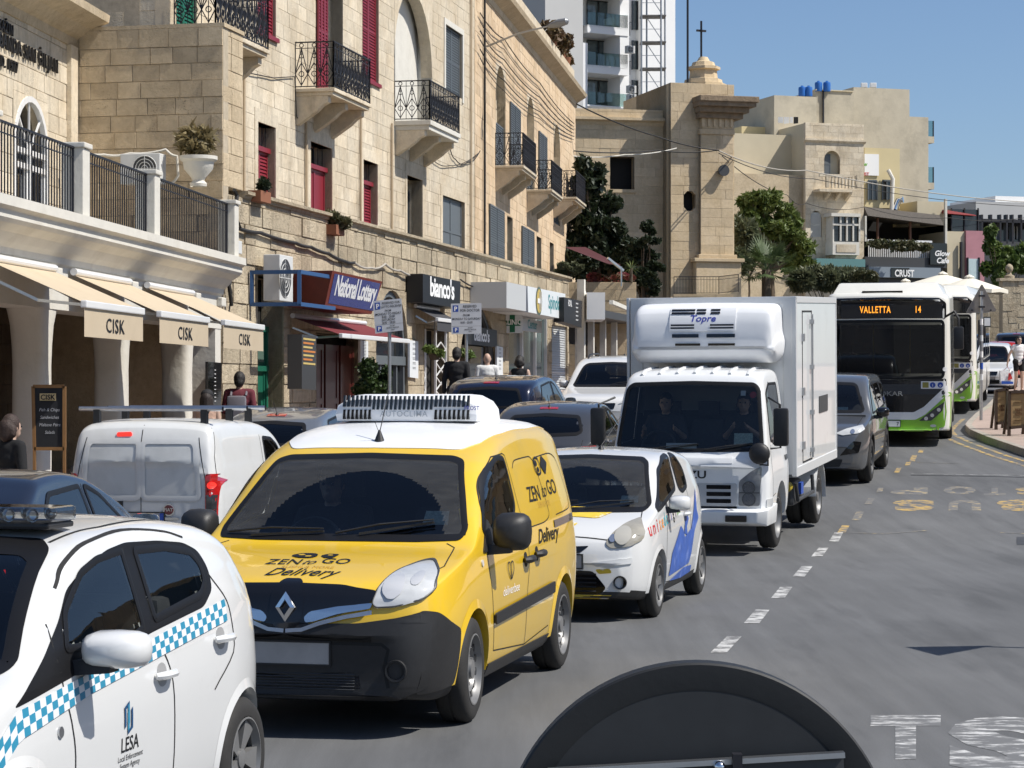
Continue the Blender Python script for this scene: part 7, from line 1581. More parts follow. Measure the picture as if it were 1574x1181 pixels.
 sl+=[[(-.38,2.62),(-.04,2.62),(-.04,2.665),(-.38,2.665)],[(.06,2.62),(.42,2.62),(.42,2.665),(.06,2.665)],[(-.34,2.52),(-.02,2.52),(-.02,2.55),(-.34,2.55)],[(.08,2.52),(.42,2.52),(.42,2.55),(.08,2.55)]]
 rf.shape('vent_slots',sl,'y-',m_black,cu,off=.018,g=.2);rf.text('unit_lettering','Topre','y-',(0,2.82),.11,mk('blue lettering',(.05,.06,.35),.5),cu,off=.0145,bold=.02,shear=.2,sx=1.2)
 return c

def suv_shape(root,h=1.73,L=4.6,hw=.95,hood=1.03,nose=.95,cowl=1.25,head=1.95):
 return Car(root,top=[(0,.66),(.02,nose-.2),(.06,nose-.1),(.14,nose-.02),(.3,nose+.03),(.8,hood+.02),(cowl-.1,hood+.07),(cowl,hood+.1),((cowl+head)/2,(hood+h)/2+.07),(head,h-.08),(head+.25,h-.025),(2.6,h),(3.5,h-.02),(L-.45,h-.08),(L-.25,h-.2),(L-.08,h-.6),(L-.03,.95),(L,.7)],
 belt=[(0,.58),(.06,nose-.2),(.14,nose-.09),(.3,nose-.05),(.8,hood-.06),(cowl,hood-.0),(2.6,hood+.02),(L-.5,hood+.08),(L,.66)],wid=[(0,hw*.74),(.05,hw*.84),(.15,hw*.92),(.4,hw*.98),(.9,hw),(L-.9,hw),(L-.3,hw*.95),(L-.06,hw*.86),(L,hw*.78)],
 bot=[(0,.3),(.3,.24),(L-.4,.26),(L,.4)],tumble=.26,rnd=.12,crown=.03,plan=(.12,.1,1.0))

def grey_suv():
 root=place('grey_sport_utility_vehicle','dark grey sport utility vehicle following the box truck','car',4.87,37.35,14.5,4.6)
 m=mk('dark grey metallic paint',(.115,.12,.128),.3,.4,coat=1,obj=True,var=.02)
 c=suv_shape(root);AX=[(.9,.43,.37),(3.64,.43,.37)];c.wells(AX,.92,.42)
 c.pane('windscreen',rpoly(sym([(0,1.62),(.55,1.6),(.62,1.56),(.78,1.17),(.74,1.13),(0,1.13)]),.04),'y-',seal=.04)
 for ax in ('x+','x-'):
  c.pane('side_window',rpoly([(1.45,1.1),(1.95,1.5),(2.2,1.57),(2.45,1.58),(2.45,1.1)],.04),ax,seal=.03);c.pane('side_window',rpoly([(2.52,1.1),(2.52,1.58),(3.3,1.57),(3.4,1.13)],.04),ax,m_glassd,seal=.03);c.pane('side_window',rpoly([(3.48,1.14),(3.4,1.56),(4.0,1.5),(4.2,1.22)],.04),ax,m_glassd,seal=.03)
  c.decal('sill',[(1.35,.25),(3.2,.25),(3.2,.38),(1.35,.38)],ax,m_blackpl,off=.01);handle(c,ax,2.3,.98,m,.2);handle(c,ax,3.25,1.0,m,.2)
 c.body(m);interior(c,.9,1.35,1.12,[(-.4,2.1),(.4,2.1)],.5,rear=3.1,steer=(-.4,1.75,1.1,.18))
 for y,r,z in AX:archlip(c,y,z,r,m_blackpl,.05)
 for sg in (1,-1):
  q=c.decal('headlamp',rpoly([(sg*.42,.86),(sg*.55,.83),(sg*.8,.86),(sg*.88,.92),(sg*.84,.98),(sg*.6,.93)],.02),'y-',m_lens,off=.012);c.decal('reflector',circ(sg*.7,.885,.035),'y-',m_lamp,q,off=.018)
  c.decal('air_intake',rpoly([(sg*.5,.5),(sg*.8,.55),(sg*.84,.72),(sg*.72,.74),(sg*.6,.62)],.02),'y-',m_black,off=.008);mirror(root,sg*.9,1.55,1.12,sg,m_black,(.22,.16,.17),casemat=m_black)
  for y,r,z in AX:wheel(root,sg*.83,y,.37,.23,'dark',side=sg)
 c.decal('grille',rpoly(sym([(0,.93),(.4,.92),(.42,.84),(0,.82)]),.02),'y-',m_black,off=.008);c.decal('lower_grille',rpoly(sym([(0,.66),(.44,.66),(.4,.48),(0,.47)]),.02),'y-',m_black,off=.008)
 c.decal('skid_plate',rpoly(sym([(0,.45),(.55,.44),(.5,.32),(0,.3)]),.02),'y-',m_blackpl,off=.012);plate(c,'y-',0,.74)
 c.seams([(ax,[(1.42,1.08),(1.3,.8),(1.35,.4)]) for ax in ('x+','x-')]+[(ax,[(2.48,1.6),(2.5,.4)]) for ax in ('x+','x-')]+[('z',[(-.75,.3),(-.78,1.15)]),('z',[(.75,.3),(.78,1.15)])])
 c.decal('tax_disc',[(.3,1.15),(.5,1.15),(.5,1.22),(.3,1.22)],'y-',mk('licence disc',(.55,.65,.58),.5,var=.5,vscale=60),off=-.003,skirt=0)
 return c

def bus(name,label,x,y,head,L,dest=True,grp=None):
 root=place(name,label,'bus',x,y,head,L,group=grp)
 gm=mk('lime green bus paint',(.22,.50,.02),.3,coat=.8,obj=True,var=.02);wm=mk('cream white bus paint',(.74,.73,.67),.35,coat=.6,obj=True,var=.03)
 c=Car(root,top=[(0,2.95),(.03,3.02),(.1,3.07),(.3,3.09),(L-.2,3.09),(L,2.95)],belt=[(0,1.1),(L,1.1)],wid=[(0,1.12),(.04,1.19),(.12,1.235),(.4,1.25),(L-.2,1.25),(L,1.15)],bot=[(0,.34),(.5,.3),(L,.34)],tumble=.015,rnd=.15,crown=.03,plan=(.12,.02,1.5),sillin=.015,step=.2,shoulder=.0)
 c.wells([(2.7,.52,.48),(L-3.2,.52,.48)],1.2,.5,depth=.5)
 ws=rpoly(sym([(0,2.54),(1.08,2.53),(1.12,2.46),(1.12,1.43),(1.08,1.36),(0,1.35)]),.05);c.pane('windscreen',ws,'y-',m_glassd,seal=.05)
 for k in range(6):
  for ax in ('x+','x-'):c.pane('side_window',rpoly([(.75+k*1.75 if k else .5,1.3),(2.42+k*1.75,1.3),(2.42+k*1.75,2.6),(.75+k*1.75 if k else .5,2.6)],.05),ax,m_glassd,seal=.04,see=k < 3)
 c.body(wm)
 fl=MB();fl.bb(-1.15,1.15,.3,L-.3,.72,.76);fl.build('cabin_floor',m_inter,root)
 d=MB();d.bb(-1.15,1.15,.14,.5,1.0,1.3);d.build('dashboard',m_inter,root,bevel=.05);seat(root,-.55,1.2,.85);steering(root,-.55,.75,1.2,.24)
 for k in range(4):
  for x in (-.75,.75):seat(root,x,3.2+k*.8,.95)
 rl=MB()
 for x in (-.35,.4):rl.cyl((x,2.0,.75),(x,2.0,2.85),.018,n=8)
 rl.build('handrail',mk('yellow rail',(.6,.45,.03),.4),root)
 bk=mk('black bus panel',(.008,.008,.01),.1,coat=.6)
 c.decal('destination_panel',rpoly(sym([(0,2.99),(1.02,2.97),(1.15,2.87),(1.15,2.56),(0,2.57)]),.04),'y-',bk,off=.01)
 c.decal('front_panel',rpoly(sym([(0,1.34),(1.15,1.36),(1.16,1.16),(1.1,1.1),(.72,.76),(.6,.68),(0,.67)]),.03),'y-',bk,off=.01)
 c.decal('bumper',rpoly(sym([(0,.62),(.6,.62),(.72,.68),(1.12,1.05),(1.16,.7),(1.12,.4),(.9,.34),(0,.34)]),.03),'y-',gm,off=.0105)
 for ax in ('x+','x-'):c.decal('side_skirt',[(.05,.3),(2.1,.3),(2.1,.95),(.05,1.1)],ax,gm,off=.008);c.decal('side_trim',[(.12,1.14),(L-.3,1.14),(L-.3,1.26),(.12,1.26)],ax,bk,off=.006)
 for sg in (1,-1):
  c.decal('white_swoosh',rpoly([(0,.54),(sg*.55,.54),(sg*.74,.64),(sg*1.18,1.05),(sg*1.18,1.25),(sg*.72,.8),(sg*.52,.69),(0,.69)],.03),'y-',m_white,off=.0135)
  q=c.decal('headlamp',rpoly([(sg*.62,.52),(sg*.86,.52),(sg*1.08,.72),(sg*1.12,.9),(sg*.84,.7)],.02),'y-',m_lampdark,off=.017)
  for xx,zz in ((.76,.565),(.88,.63),(1.01,.74)):c.decal('reflector',circ(sg*xx,zz,.038,12),'y-',m_lamp,q,off=.021)
  c.decal('fog_lamp',circ(sg*.9,.42,.028,10,2.2),'y-',m_lens,off=.015)
  for y_ in (2.7,L-3.2):wheel(root,sg*1.12,y_,.47,.27,'truck',side=sg)
  mm=MB();mm.tube([(sg*1.15,.1,2.6),(sg*1.32,-.12,2.7),(sg*1.4,-.2,2.55),(sg*1.4,-.2,2.35)],.025,8);mm.build('mirror_arm',m_blackpl,root,smooth=True)
  m2=MB();m2.bb(sg*1.3,sg*1.5,-.26,-.14,1.95,2.4);m2.build('mirror',m_blackpl,root,bevel=.04,smooth=40)
 pass
 for k,(mt,x0) in enumerate(((mk('olive sticker',(.3,.27,.06),.5),.62),(m_blue,.82),(m_blue,.97))):
  if k == 0:c.decal('sticker_strip',[(.66,1.16),(1.14,1.16),(1.14,1.31),(.66,1.31)],'y-',m_txtwhite,off=.013,skirt=0);c.decal('sticker',[(.69,1.18),(.81,1.18),(.81,1.29),(.69,1.29)],'y-',mt,off=.016,skirt=0)
  else:c.decal('sticker',circ(x0+.07,1.235,.055),'y-',mt,off=.016,skirt=0);c.text('sticker_sign','i' if k == 1 else 'o','y-',(x0+.07,1.205),.08,m_txtwhite,off=.02,bold=.02)
 amb=mk('amber display',(1,.36,.03),.4,emit=1.2)
 if dest:
  vs,fs=text2d('VALLETTA',.27,.015,0,1.15);h,n=c.proj('y-',0,2.65)
  for t_,x0 in (('VALLETTA',-.24),('14',.6)):
   vs,fs=text2d(t_,.19,.015,0,1.15);MB().raw([(x0+u*.62,h.y-.03,2.68+v) for u,v in vs],fs).build('destination_display',amb,root,merge=False)
  c.text('badge_lettering','OTOKAR','y-',(-.05,1.02),.13,m_chrome,off=.016,bold=.015,sx=1.3)
  pp=plate(c,'y-',0,.46,.5,.12,m_txtwhite);h,n=c.proj('y-',0,.46);vs,fs=text2d('7',.1,.01);MB().raw([(.2+u,h.y-.027,.42+v) for u,v in vs],fs).build('plate_lettering',m_txtblack,pp,merge=False)
 wiper(c,'y-',(.1,1.38),(.9,1.43));wiper(c,'y-',(-.9,1.38),(-.1,1.43))
 rf=MB();rf.raw([(-1.1,.35,3.06),(1.1,.35,3.06),(1.1,L-.5,3.06),(-1.1,L-.5,3.06),(-.98,.6,3.28),(.98,.6,3.28),(.98,L-1,3.28),(-.98,L-1,3.28)],[(4,5,6,7),(0,1,5,4),(1,2,6,5),(2,3,7,6),(3,0,4,7)]);rf.build('roof_pod',wm,root,bevel=.05,smooth=40)
 MB().bb(-.5,.3,.2,.42,3.07,3.12).build('roof_hatch',m_black,root)
 h,n=c.proj('y-',1.17,1.35);c.decal('mirror_disc',circ(1.13,1.55,.045),'y-',m_white,off=.012)
 return c

def white_van():
 head=10.5;L=3.95
 root=place('small_white_van','white small panel van seen from behind with three roof crossbars','van',-3.92,24.0,head,L,away=True)
 c=Car(root,top=[(0,.6),(.05,.78),(.14,.86),(.5,.95),(.85,1.05),(1.2,1.35),(1.5,1.55),(1.75,1.63),(2.2,1.68),(3.3,1.7),(3.7,1.67),(3.84,1.61),(3.91,1.45),(3.95,1.25)],
 belt=[(0,.5),(.14,.78),(.5,.88),(.85,.98),(1.3,1.0),(3.95,1.02)],wid=[(0,.6),(.05,.7),(.15,.78),(.4,.84),(3.5,.858),(3.8,.85),(3.9,.82),(3.95,.785)],bot=[(0,.22),(.3,.18),(3.6,.2),(3.95,.32)],tumble=.16,rnd=.14,crown=.04,plan=(.15,.05,.8))
 AX=[(.78,.34,.29),(3.29,.34,.29)];c.wells(AX,.84,.34)
 for ax in ('x+','x-'):c.pane('side_window',rpoly([(1.2,1.02),(1.5,1.38),(1.7,1.46),(2.05,1.48),(2.05,1.02)],.05),ax,seal=.03)
 c.pane('windscreen',rpoly(sym([(0,1.56),(.55,1.54),(.68,1.06),(0,1.04)]),.05),'y-',seal=.04)
 c.body(m_vanwhite);interior(c,.8,1.1,1.0,[(-.35,1.7),(.35,1.7)],.4);MB().bb(-.6,.6,2.3,2.33,.4,1.5).build('bulkhead',m_inter,root)
 mp=mk('dirty grey white door panel',(.62,.63,.62),.4,coat=.4,var=.04,dirt=(.42,.42,.4),dscale=1.6,dlo=.45,dhi=.9,obj=True)
 q=[(-.64,.86),(-.02,.86),(-.02,1.46),(-.56,1.46),(-.60,1.4)]
 for pl in (q,[(-a,b) for a,b in q][::-1]):o=c.decal('rear_door',rpoly(pl,.06),'y+',mp,off=.003,skirt=0);c.ring('door_panel_rim',rpoly(pl,.06),'y+',.03,m_vanwhite,o,off=.012,out=.03)
 c.seams([('y+',[(0,.34),(0,1.63)]),('y+',[(-.7,.34),(-.74,.9),(-.62,1.5)]),('y+',[(.7,.34),(.74,.9),(.62,1.5)]),('x-',[(3.84,.9),(3.82,1.3),(3.7,1.6)]),('x-',[(2.12,.3),(2.15,1.5)]),('x-',[(1.25,1.0),(1.2,.4)])])
 for sg in (1,-1):
  t=c.decal('tail_lamp',rpoly([(sg*.71,.62),(sg*.82,.62),(sg*.83,1.12),(sg*.71,1.12)],.03),'y+',m_red,off=.012,g=.05)
  c.decal('lit_bulb',circ(sg*.765,1.0,.035),'y+',m_redlit,t,off=.016);c.decal('clear_lens',[(sg*.72,.7),(sg*.81,.7),(sg*.815,.9),(sg*.72,.9)],'y+',m_lampdark,t,off=.015)
  mirror(root,sg*.82,1.3,1.06,sg,m_blackpl,(.2,.15,.22))
  for y,r,z in AX:wheel(root,sg*.76,y,.3,.18,'steel',side=sg)
 c.decal('brake_lamp',rpoly([(.11,1.515),(.28,1.51),(.28,1.55),(.12,1.555)],.015),'y+',m_redlit,off=.012)
 c.decal('badge',circ(-.31,.74,.065,20),'y+',m_chrome,off=.014);c.decal('badge_field',circ(-.31,.74,.052,20),'y+',mk('dark red enamel',(.12,.01,.015),.25,coat=1),off=.022);c.text('badge_lettering','FIAT','y+',(-.31,.725),.05,m_chrome,off=.026,bold=.015)
 c.decal('door_handle',rpoly([(.2,.70),(.33,.70),(.33,.86),(.2,.86)],.03),'y+',m_blackpl,off=.012);c.decal('rear_bumper',rpoly(sym([(0,.58),(.8,.58),(.8,.3),(0,.3)]),.03),'y+',m_blackpl,off=.03);plate(c,'y+',0,.65)
 c.decal('latch',rpoly([(-.42,.64),(-.26,.63),(-.26,.66),(-.42,.66)],.01),'y+',m_chrome,off=.02)
 br=MB();ft=MB()
 rb=thing('roof_rack','x','x');rb.parent=root;OFF[rb.name]=Vector((0,0,0));del rb['label'];del rb['category']
 for y in (3.62,2.75,2.05):
  b=MB();b.tube([(-.8,y,1.80),(.8,y,1.80)],.026,10);b.build('crossbar',m_alu,rb,smooth=True)
  for sg in (1,-1):h,n=c.proj('z',sg*.6,y);f=MB();f.bb(sg*.6-.035,sg*.6+.035,y-.03,y+.03,h.z-.02,1.79);f.build('bar_foot',m_blackpl,rb);e=MB();e.cyl((sg*.8,y,1.8),(sg*.806,y,1.8),.028,n=10);e.build('end_cap',m_black,rb)
 return c

def simple_car(name,label,x,y,head,mat,kind='hatch',away=False,L=4.0,h=1.5,hw=.88,wheels='alloy',rails=False,tint=None,group=None,light=m_lens):
 root=place(name,label,'car',x,y,head,L,away=away,group=group);g=tint or m_glassd
 if kind == 'suv':c=suv_shape(root,h,L,hw,hood=h*.6,nose=h*.55)
 else:
  c=Car(root,top=[(0,.55),(.02,.66),(.06,.73),(.14,.78),(.5,.86),(.95,.95),(1.05,.985),(1.5,1.23),(1.85,h-.1),(2.1,h-.035),(2.5,h),(3.0,h-.03),(L-.75,h-.1),(L-.45,h-.24),(L-.12,.98),(L-.03,.9),(L,.66)],
  belt=[(0,.48),(.06,.65),(.14,.71),(.5,.79),(1.05,.9),(2.5,.95),(L-.5,1.0),(L-.12,.93),(L,.6)],wid=[(0,hw*.72),(.05,hw*.83),(.15,hw*.92),(.4,hw*.98),(.9,hw),(L-.8,hw),(L-.25,hw*.93),(L-.05,hw*.83),(L,hw*.75)],
  bot=[(0,.24),(.3,.19),(L-.4,.2),(L,.36)],tumble=.36,rnd=.1,crown=.035,plan=(.14,.12,.9))
 r=.37 if kind == 'suv' else .315;AX=[(.85,r+.06,r),(L-.82,r+.06,r)];c.wells(AX,hw-.03,r+.05)
 if kind == 'suv':zb,fx=h*.6+.08,1.45
 else:zb,fx=.99,1.25
 zt=h-.12;bz=zb-.02
 c.pane('windscreen',rpoly(sym([(0,zt+.01),(hw*.55,zt-.01),(hw*.64,zt-.06),(hw*.8,zb+.03),(hw*.74,zb),(0,zb)]),.05),'y-',g,seal=.04)
 c.pane('rear_window',rpoly(sym([(0,zt-.02),(hw*.58,zt-.05),(hw*.68,zb+.12),(hw*.6,zb+.07),(0,zb+.05)]),.06),'y+',g,seal=.04)
 mid=L*.55
 for ax in ('x+','x-'):
  c.pane('side_window',rpoly([(fx+.15,bz),(fx+.62,zt-.08),(fx+.8,zt-.02),(mid-.03,zt),(mid-.03,bz+.01)],.05),ax,g,seal=.03);c.pane('side_window',rpoly([(mid+.05,bz+.01),(mid+.05,zt),(L-1.05,zt-.03),(L-.7,bz+.1),(L-.95,bz+.04)],.05),ax,g,seal=.03)
  handle(c,ax,mid-.15,bz-.1,mat,.18);handle(c,ax,L-1.05,bz-.07,mat,.18)
 c.body(mat);interior(c,hw-.06,fx+.05,zb-.02,[(-.36,fx+.75),(.36,fx+.75)],.34,rear=L-1.35,steer=(-.36,fx+.4,zb-.03,.18))
 for sg in (1,-1):
  c.decal('headlamp',rpoly([(sg*hw*.45,zb-.30),(sg*hw*.85,zb-.24),(sg*hw*.9,zb-.16),(sg*hw*.6,zb-.2)],.03),'y-',light,off=.012);c.decal('tail_lamp',rpoly([(sg*hw*.62,zb-.1),(sg*hw*.9,zb-.08),(sg*hw*.92,zb-.26),(sg*hw*.66,zb-.24)],.03),'y+',m_red,off=.012,g=.05);mirror(root,sg*(hw-.04),fx+.28,bz+.06,sg,mat,(.2,.15,.15),casemat=mat)
  for y_,rr,z in AX:wheel(root,sg*(hw-.1),y_,r,.2,wheels,side=sg)
  if rails:
   pts=[c.proj('z',sg*hw*.62,y_) for y_ in np.linspace(2.2,L-.7,9)];MB().tube([p+n*(.05 if 0 < i < 8 else 0) for i,(p,n) in enumerate(pts)],.02,6).build('roof_rail',m_blackpl,root,smooth=True)
 c.decal('grille',rpoly(sym([(0,zb-.28),(hw*.4,zb-.28),(hw*.36,zb-.4),(0,zb-.41)]),.02),'y-',m_black,off=.008);c.decal('lower_grille',rpoly(sym([(0,.45),(hw*.6,.45),(hw*.55,.32),(0,.31)]),.02),'y-',m_black,off=.008)
 c.decal('brake_lamp',rpoly(sym([(0,h-.06),(.14,h-.062),(.14,h-.085),(0,h-.083)]),.005),'y+',m_red,off=.008)
 plate(c,'y-',0,.52);plate(c,'y+',0,zb-.3)
 c.seams([(ax,[(mid+.01,zt),(mid+.03,.35)]) for ax in ('x+','x-')]+[(ax,[(fx+.1,bz),(fx+.02,.6),(fx+.1,.35),(L-1.3,.35)]) for ax in ('x+','x-')]+[('y+',[(-hw*.7,zb),(-hw*.6,zb-.45),(hw*.6,zb-.45),(hw*.7,zb)])])
 wiper(c,'y-',(.05,zb+.02),(.5,zb+.07))
 h_,n=c.proj('z',0,L-.9 if away else L-.8);mb=MB();mb.lathe([(.03,0),(.015,.03),(0,.04)],h_,'z',10);mb.tube([h_+Vector((0,0,.03)),h_+Vector((0,.2,.2))],.004,5);mb.build('antenna',m_blackpl,root)
 return c

van=yellow_van();lesa=enforcement_car();aygo=painted_hatch();trk=truck();suv=grey_suv()
bus1=bus('city_bus','green and white city bus with lit amber destination display',7.5,45.5,11.3,12,True,'city buses')
bus2=bus('city_bus','green and white city bus queued behind the first bus',10.55,58.0,13.5,12,False,'city buses')
wvan=white_van()
simple_car('navy_hatchback','dark navy hatchback at left edge between checkered car and white van',-4.0,14.4,9,mk('navy paint',(.012,.016,.03),.25,.3,coat=1),away=True,L=3.95,h=1.46,hw=.86,tint=m_glass)
simple_car('grey_estate_car','grey car with pale roof ahead of the white van',-3.55,32.2,10,mk('blue grey metallic paint',(.2,.22,.25),.3,.5,coat=1),away=True,L=4.2,h=1.52)
simple_car('dark_grey_hatchback','dark grey hatchback seen from behind between yellow van and truck',.42,34.2,11,mk('charcoal metallic paint',(.085,.088,.095),.3,.5,coat=1),away=True,L=4.1,h=1.5,hw=.9)
simple_car('dark_blue_sport_utility_vehicle','dark blue sport utility vehicle seen from behind near the people',-.45,40.0,12,mk('midnight blue paint',(.008,.011,.03),.2,.3,coat=1),'suv',away=True,L=4.4,h=1.62,hw=.92)
simple_car('white_sport_utility_vehicle','white sport utility vehicle with roof rails facing the street beside the truck',1.75,46.5,12,m_carwhite,'suv',L=4.35,h=1.69,hw=.92,rails=True)
simple_car('white_hatchback','white car behind the second bus in the distance',15.0,72,14,m_carwhite,L=4.0,h=1.6)
simple_car('red_hatchback','small red car parked far down the street behind the buses',17.9,84,14,mk('red paint',(.45,.02,.015),.3,coat=1),away=True,L=3.8,h=1.5)
simple_car('black_sport_utility_vehicle','black sport utility vehicle far down the street behind the walking woman',19.7,89,14,mk('black paint',(.012,.013,.016),.2,coat=1),'suv',away=True,L=4.6,h=1.8,hw=.95)
simple_car('slate_blue_car','slate blue car beyond the black vehicle at far right',22.3,99,14,mk('slate paint',(.05,.06,.08),.3,.3,coat=1),'suv',away=True,L=4.4,h=1.7)
# ------------------------------------------------------------------ awnings of the arcade
m_canvas=mk('sand canvas',(.50,.41,.29),.85,var=.05,vscale=3,dirt=(.42,.33,.22),dscale=1.5,dlo=.55,dhi=.9)
def quadpts(fr,pts):return [fr.p(*fr.px(x,y,d),d) for x,y,d in pts]
def awning(label,ua,ub,txt,fab,name='awning',zt=3.55,zb=3.03,pr=1.25,val=.34,fr=FA,group=None,tilt=0):
 c=fr.p((ua+ub)/2,zt,0);t=thing(name,label,'awning',c,group=group);q=fr.p;n=10;mb=MB();top=[];bot=[]
 for k in range(n+1):
  u=ua+(ub-ua)*k/n;s=.03*math.sin(math.pi*k/n);row=[q(u,zt+(zb-zt)*j/6-s*math.sin(math.pi*j/6),.05+(pr-.05)*j/6) for j in range(7)];top.append(row)
 for a,b in zip(top,top[1:]):
  for j in range(6):mb.quad(a[j],b[j],b[j+1],a[j+1])
 mb.build('fabric',fab,t,smooth=True)
 if val:
  mb=MB()
  for k in range(n):a,b=ua+(ub-ua)*k/n,ua+(ub-ua)*(k+1)/n;w1,w2=.004*math.sin(k*1.9),.004*math.sin((k+1)*1.9);mb.quad(q(a,zb-.05,pr+.0),q(b,zb-.05,pr+.0),q(b,zb-.06-val,pr+w2),q(a,zb-.06-val,pr+w1))
  mb.build('valance',fab,t,smooth=True)
 MB().fb(fr,ua,ub,zb-.06,zb+.03,pr-.05,pr+.03).build('front_bar',m_white,t,bevel=.015);MB().tube([q(ua,zt+.03,.08),q(ub,zt+.03,.08)],.05,10).build('roller',m_white,t,smooth=True)
 for u in (ua+.1,ub-.1):a=MB();a.bar(q(u,zt-.2,.05),q(u+(.12 if u < (ua+ub)/2 else -.12),(zt+zb)/2-.22,pr*.5),.05,.035);a.bar(q(u+(.12 if u < (ua+ub)/2 else -.12),(zt+zb)/2-.22,pr*.5),q(u,zb-.02,pr-.04),.05,.035);a.build('folding_arm',m_alu,t)
 if txt:ftext(t,fr,txt,(ua+ub)/2,zb-.06-val*.78,val*.72,m_txtblack,d=pr+.007,bold=.012,name='valance_lettering',sx=1.5,space=1.15,rot=0)
 return t
for (ua,ub),l in zip(((26.9,29.55),(30.4,33.2),(34.2,37.05)),('nearest sand awning lettered CISK over the arcade','middle sand awning lettered CISK over the arcade','farthest sand awning lettered CISK at the arcade end')):
 f=lambda Y:(Y-24)/math.cos(RAD(5.6));awning(l,f(ua),f(ub),'CISK',m_canvas,group='arcade awnings')
u0,u1=FL.px(484,510,0)[0],FL.px(600,530,0)[0]
awning('dark red awning above the lottery shop',FL.px(482,500,.5)[0],FL.px(618,530,.9)[0],None,mk('burgundy canvas',(.14,.015,.02),.85),zt=FL.px(485,492)[1],zb=FL.px(488,508,1)[1]-.05,pr=1.05,val=0,fr=FL)
awning('short grey awning below the bianco\'s sign',FL.px(653,490,.3)[0],FL.px(706,500,.6)[0],None,mk('grey canvas',(.05,.05,.055),.85),zt=FL.px(652,475)[1],zb=FL.px(655,488,.6)[1],pr=.6,val=.22,fr=FL)
# ------------------------------------------------------------------ shop signs
def panel(t,name,pts,mat,th=.05,d=None):
 """a flat board with thickness from four corner points, seen side first"""
 a,b,c,e=[Vector(p) for p in pts];n=(b-a).cross(e-a).normalized()*th
 return MB().hexa([a,b,c,e,a+n,b+n,c+n,e+n]).build(name,mat,t)
def ptext(t,txt,pts,uv,size,mat,bold=0,shear=0,sx=1,space=1,name='lettering',lift=.003,align='CENTER'):
 """lettering on the board a-b-c-e (a top left, b top right, c bottom right, e bottom left); uv from the top left"""
 a,b,c,e=[Vector(p) for p in pts];X=(b-a);Y=(e-a);W_,H=X.length,Y.length;n=Y.cross(X).normalized();n=n if n.dot(Vector((0,0,CH))-a) > 0 else -n
 vs,fs=text2d(txt,size,bold,shear,space,align);x,y=X/W_,Y/H
 return MB().raw([a+X*uv[0]+Y*uv[1]+x*u*sx-y*v+n*lift for u,v in vs],fs).build(name,mat,t,merge=False)
def face(p):a,b,c,e=[Vector(x) for x in p];return p
# lottery box sign
nl=quadpts(FL,[(511,416,1.05),(588,433,1.05),(571,483,.85),(499,471,.85)]);bk=[p-FL.n*.75 for p in nl]
t=thing('lottery_sign','blue lottery box sign in a rust red frame over the shop','sign',nl[3]-FL.n*.4);fr_=mk('rust red sign frame',(.18,.03,.015),.5,var=.15)
MB().hexa([nl[3],nl[2],bk[2],bk[3],nl[0],nl[1],bk[1],bk[0]]).build('sign_box',fr_,t);a,b,c,e=nl;ins=lambda u,v:a+(b-a)*u+(e-a)*v
f4=[ins(.045,.07),ins(.96,.07),ins(.95,.9),ins(.05,.9)];n=(e-a).cross(b-a).normalized();n=n if n.dot(FL.n) > 0 else -n;MB().quad(*[p+n*.006 for p in f4]).build('sign_face',mk('lottery blue',(.012,.025,.22),.25,coat=.5,var=.1,vscale=2),t)
ptext(t,'National Lottery',f4,(.51,.68),.56,m_txtwhite,.03,0,.86,.9,lift=.009)
# AC in blue cage
cg=thing('air_conditioner_cage','blue steel cage holding an air conditioner beside the lottery sign','cage',FL.p(FL.px(478,440,.5)[0],FL.px(478,468,.5)[1],.3));mb=MB();ua,za=FL.px(460,418,.95);ub,zb_=ua+2.2,FL.px(463,468,.95)[1]
blu=mk('blue steel',(.03,.09,.22),.5)
for z in (za,zb_):mb.bar(FL.p(ua,z,.95),FL.p(ub,z,.95),.07);mb.bar(FL.p(ua,z,.02),FL.p(ua,z,.95),.07)
for u,d in ((ua,.95),(ua,.05)):mb.bar(FL.p(u,za,d),FL.p(u,zb_,d),.07)
mb.build('cage_bars',blu,cg);p=FL.p(ua+.75,zb_+.08,.15);q_=FL.side(ua+.45);ac_unit('air conditioner inside the blue steel cage',(p.x,p.y,p.z),.8,.85,.32,FL)
# bianco's board
t=thing('restaurant_sign','black board with white bianco\'s lettering above the restaurant door','sign',FL.p(FL.px(675,445,.35)[0],FL.px(675,470,.35)[1],.2));pts=quadpts(FL,[(650,421,.4),(708,433,.4),(707,475,.4),(650,465,.4)]);MB().hexa([pts[3],pts[2],pts[2]-FL.n*.38,pts[3]-FL.n*.38,pts[0],pts[1],pts[1]-FL.n*.38,pts[0]-FL.n*.38]).build('board',m_txtblack,t);ptext(t,'bianco\'s',pts,(.5,.7),.62,m_txtwhite,.03,0,1.35,.92)
t=thing('window_sign','white bianco\'s lettering on the arched restaurant window','sign',FL.p(FL.px(737,520)[0],FL.px(737,535)[1],0));pts=quadpts(FL,[(716,500,.02),(764,508,.02),(764,534,.02),(716,529,.02)]);MB().quad(*pts).build('dark_film',m_txtblack,t);ptext(t,'bianco\'s',pts,(.5,.72),.42,m_txtwhite,.035,0,1.5,.92)
def board(name,label,cat,px4,d,mat,th=.06,fr=FL,frame=None):
 pts=quadpts(fr,[(x,y,d) for x,y in px4]);t=thing(name,label,cat,pts[3]);MB().hexa([pts[3],pts[2],pts[2]-fr.n*th,pts[3]-fr.n*th,pts[0],pts[1],pts[1]-fr.n*th,pts[0]-fr.n*th]).build('board',mat,t);return t,pts
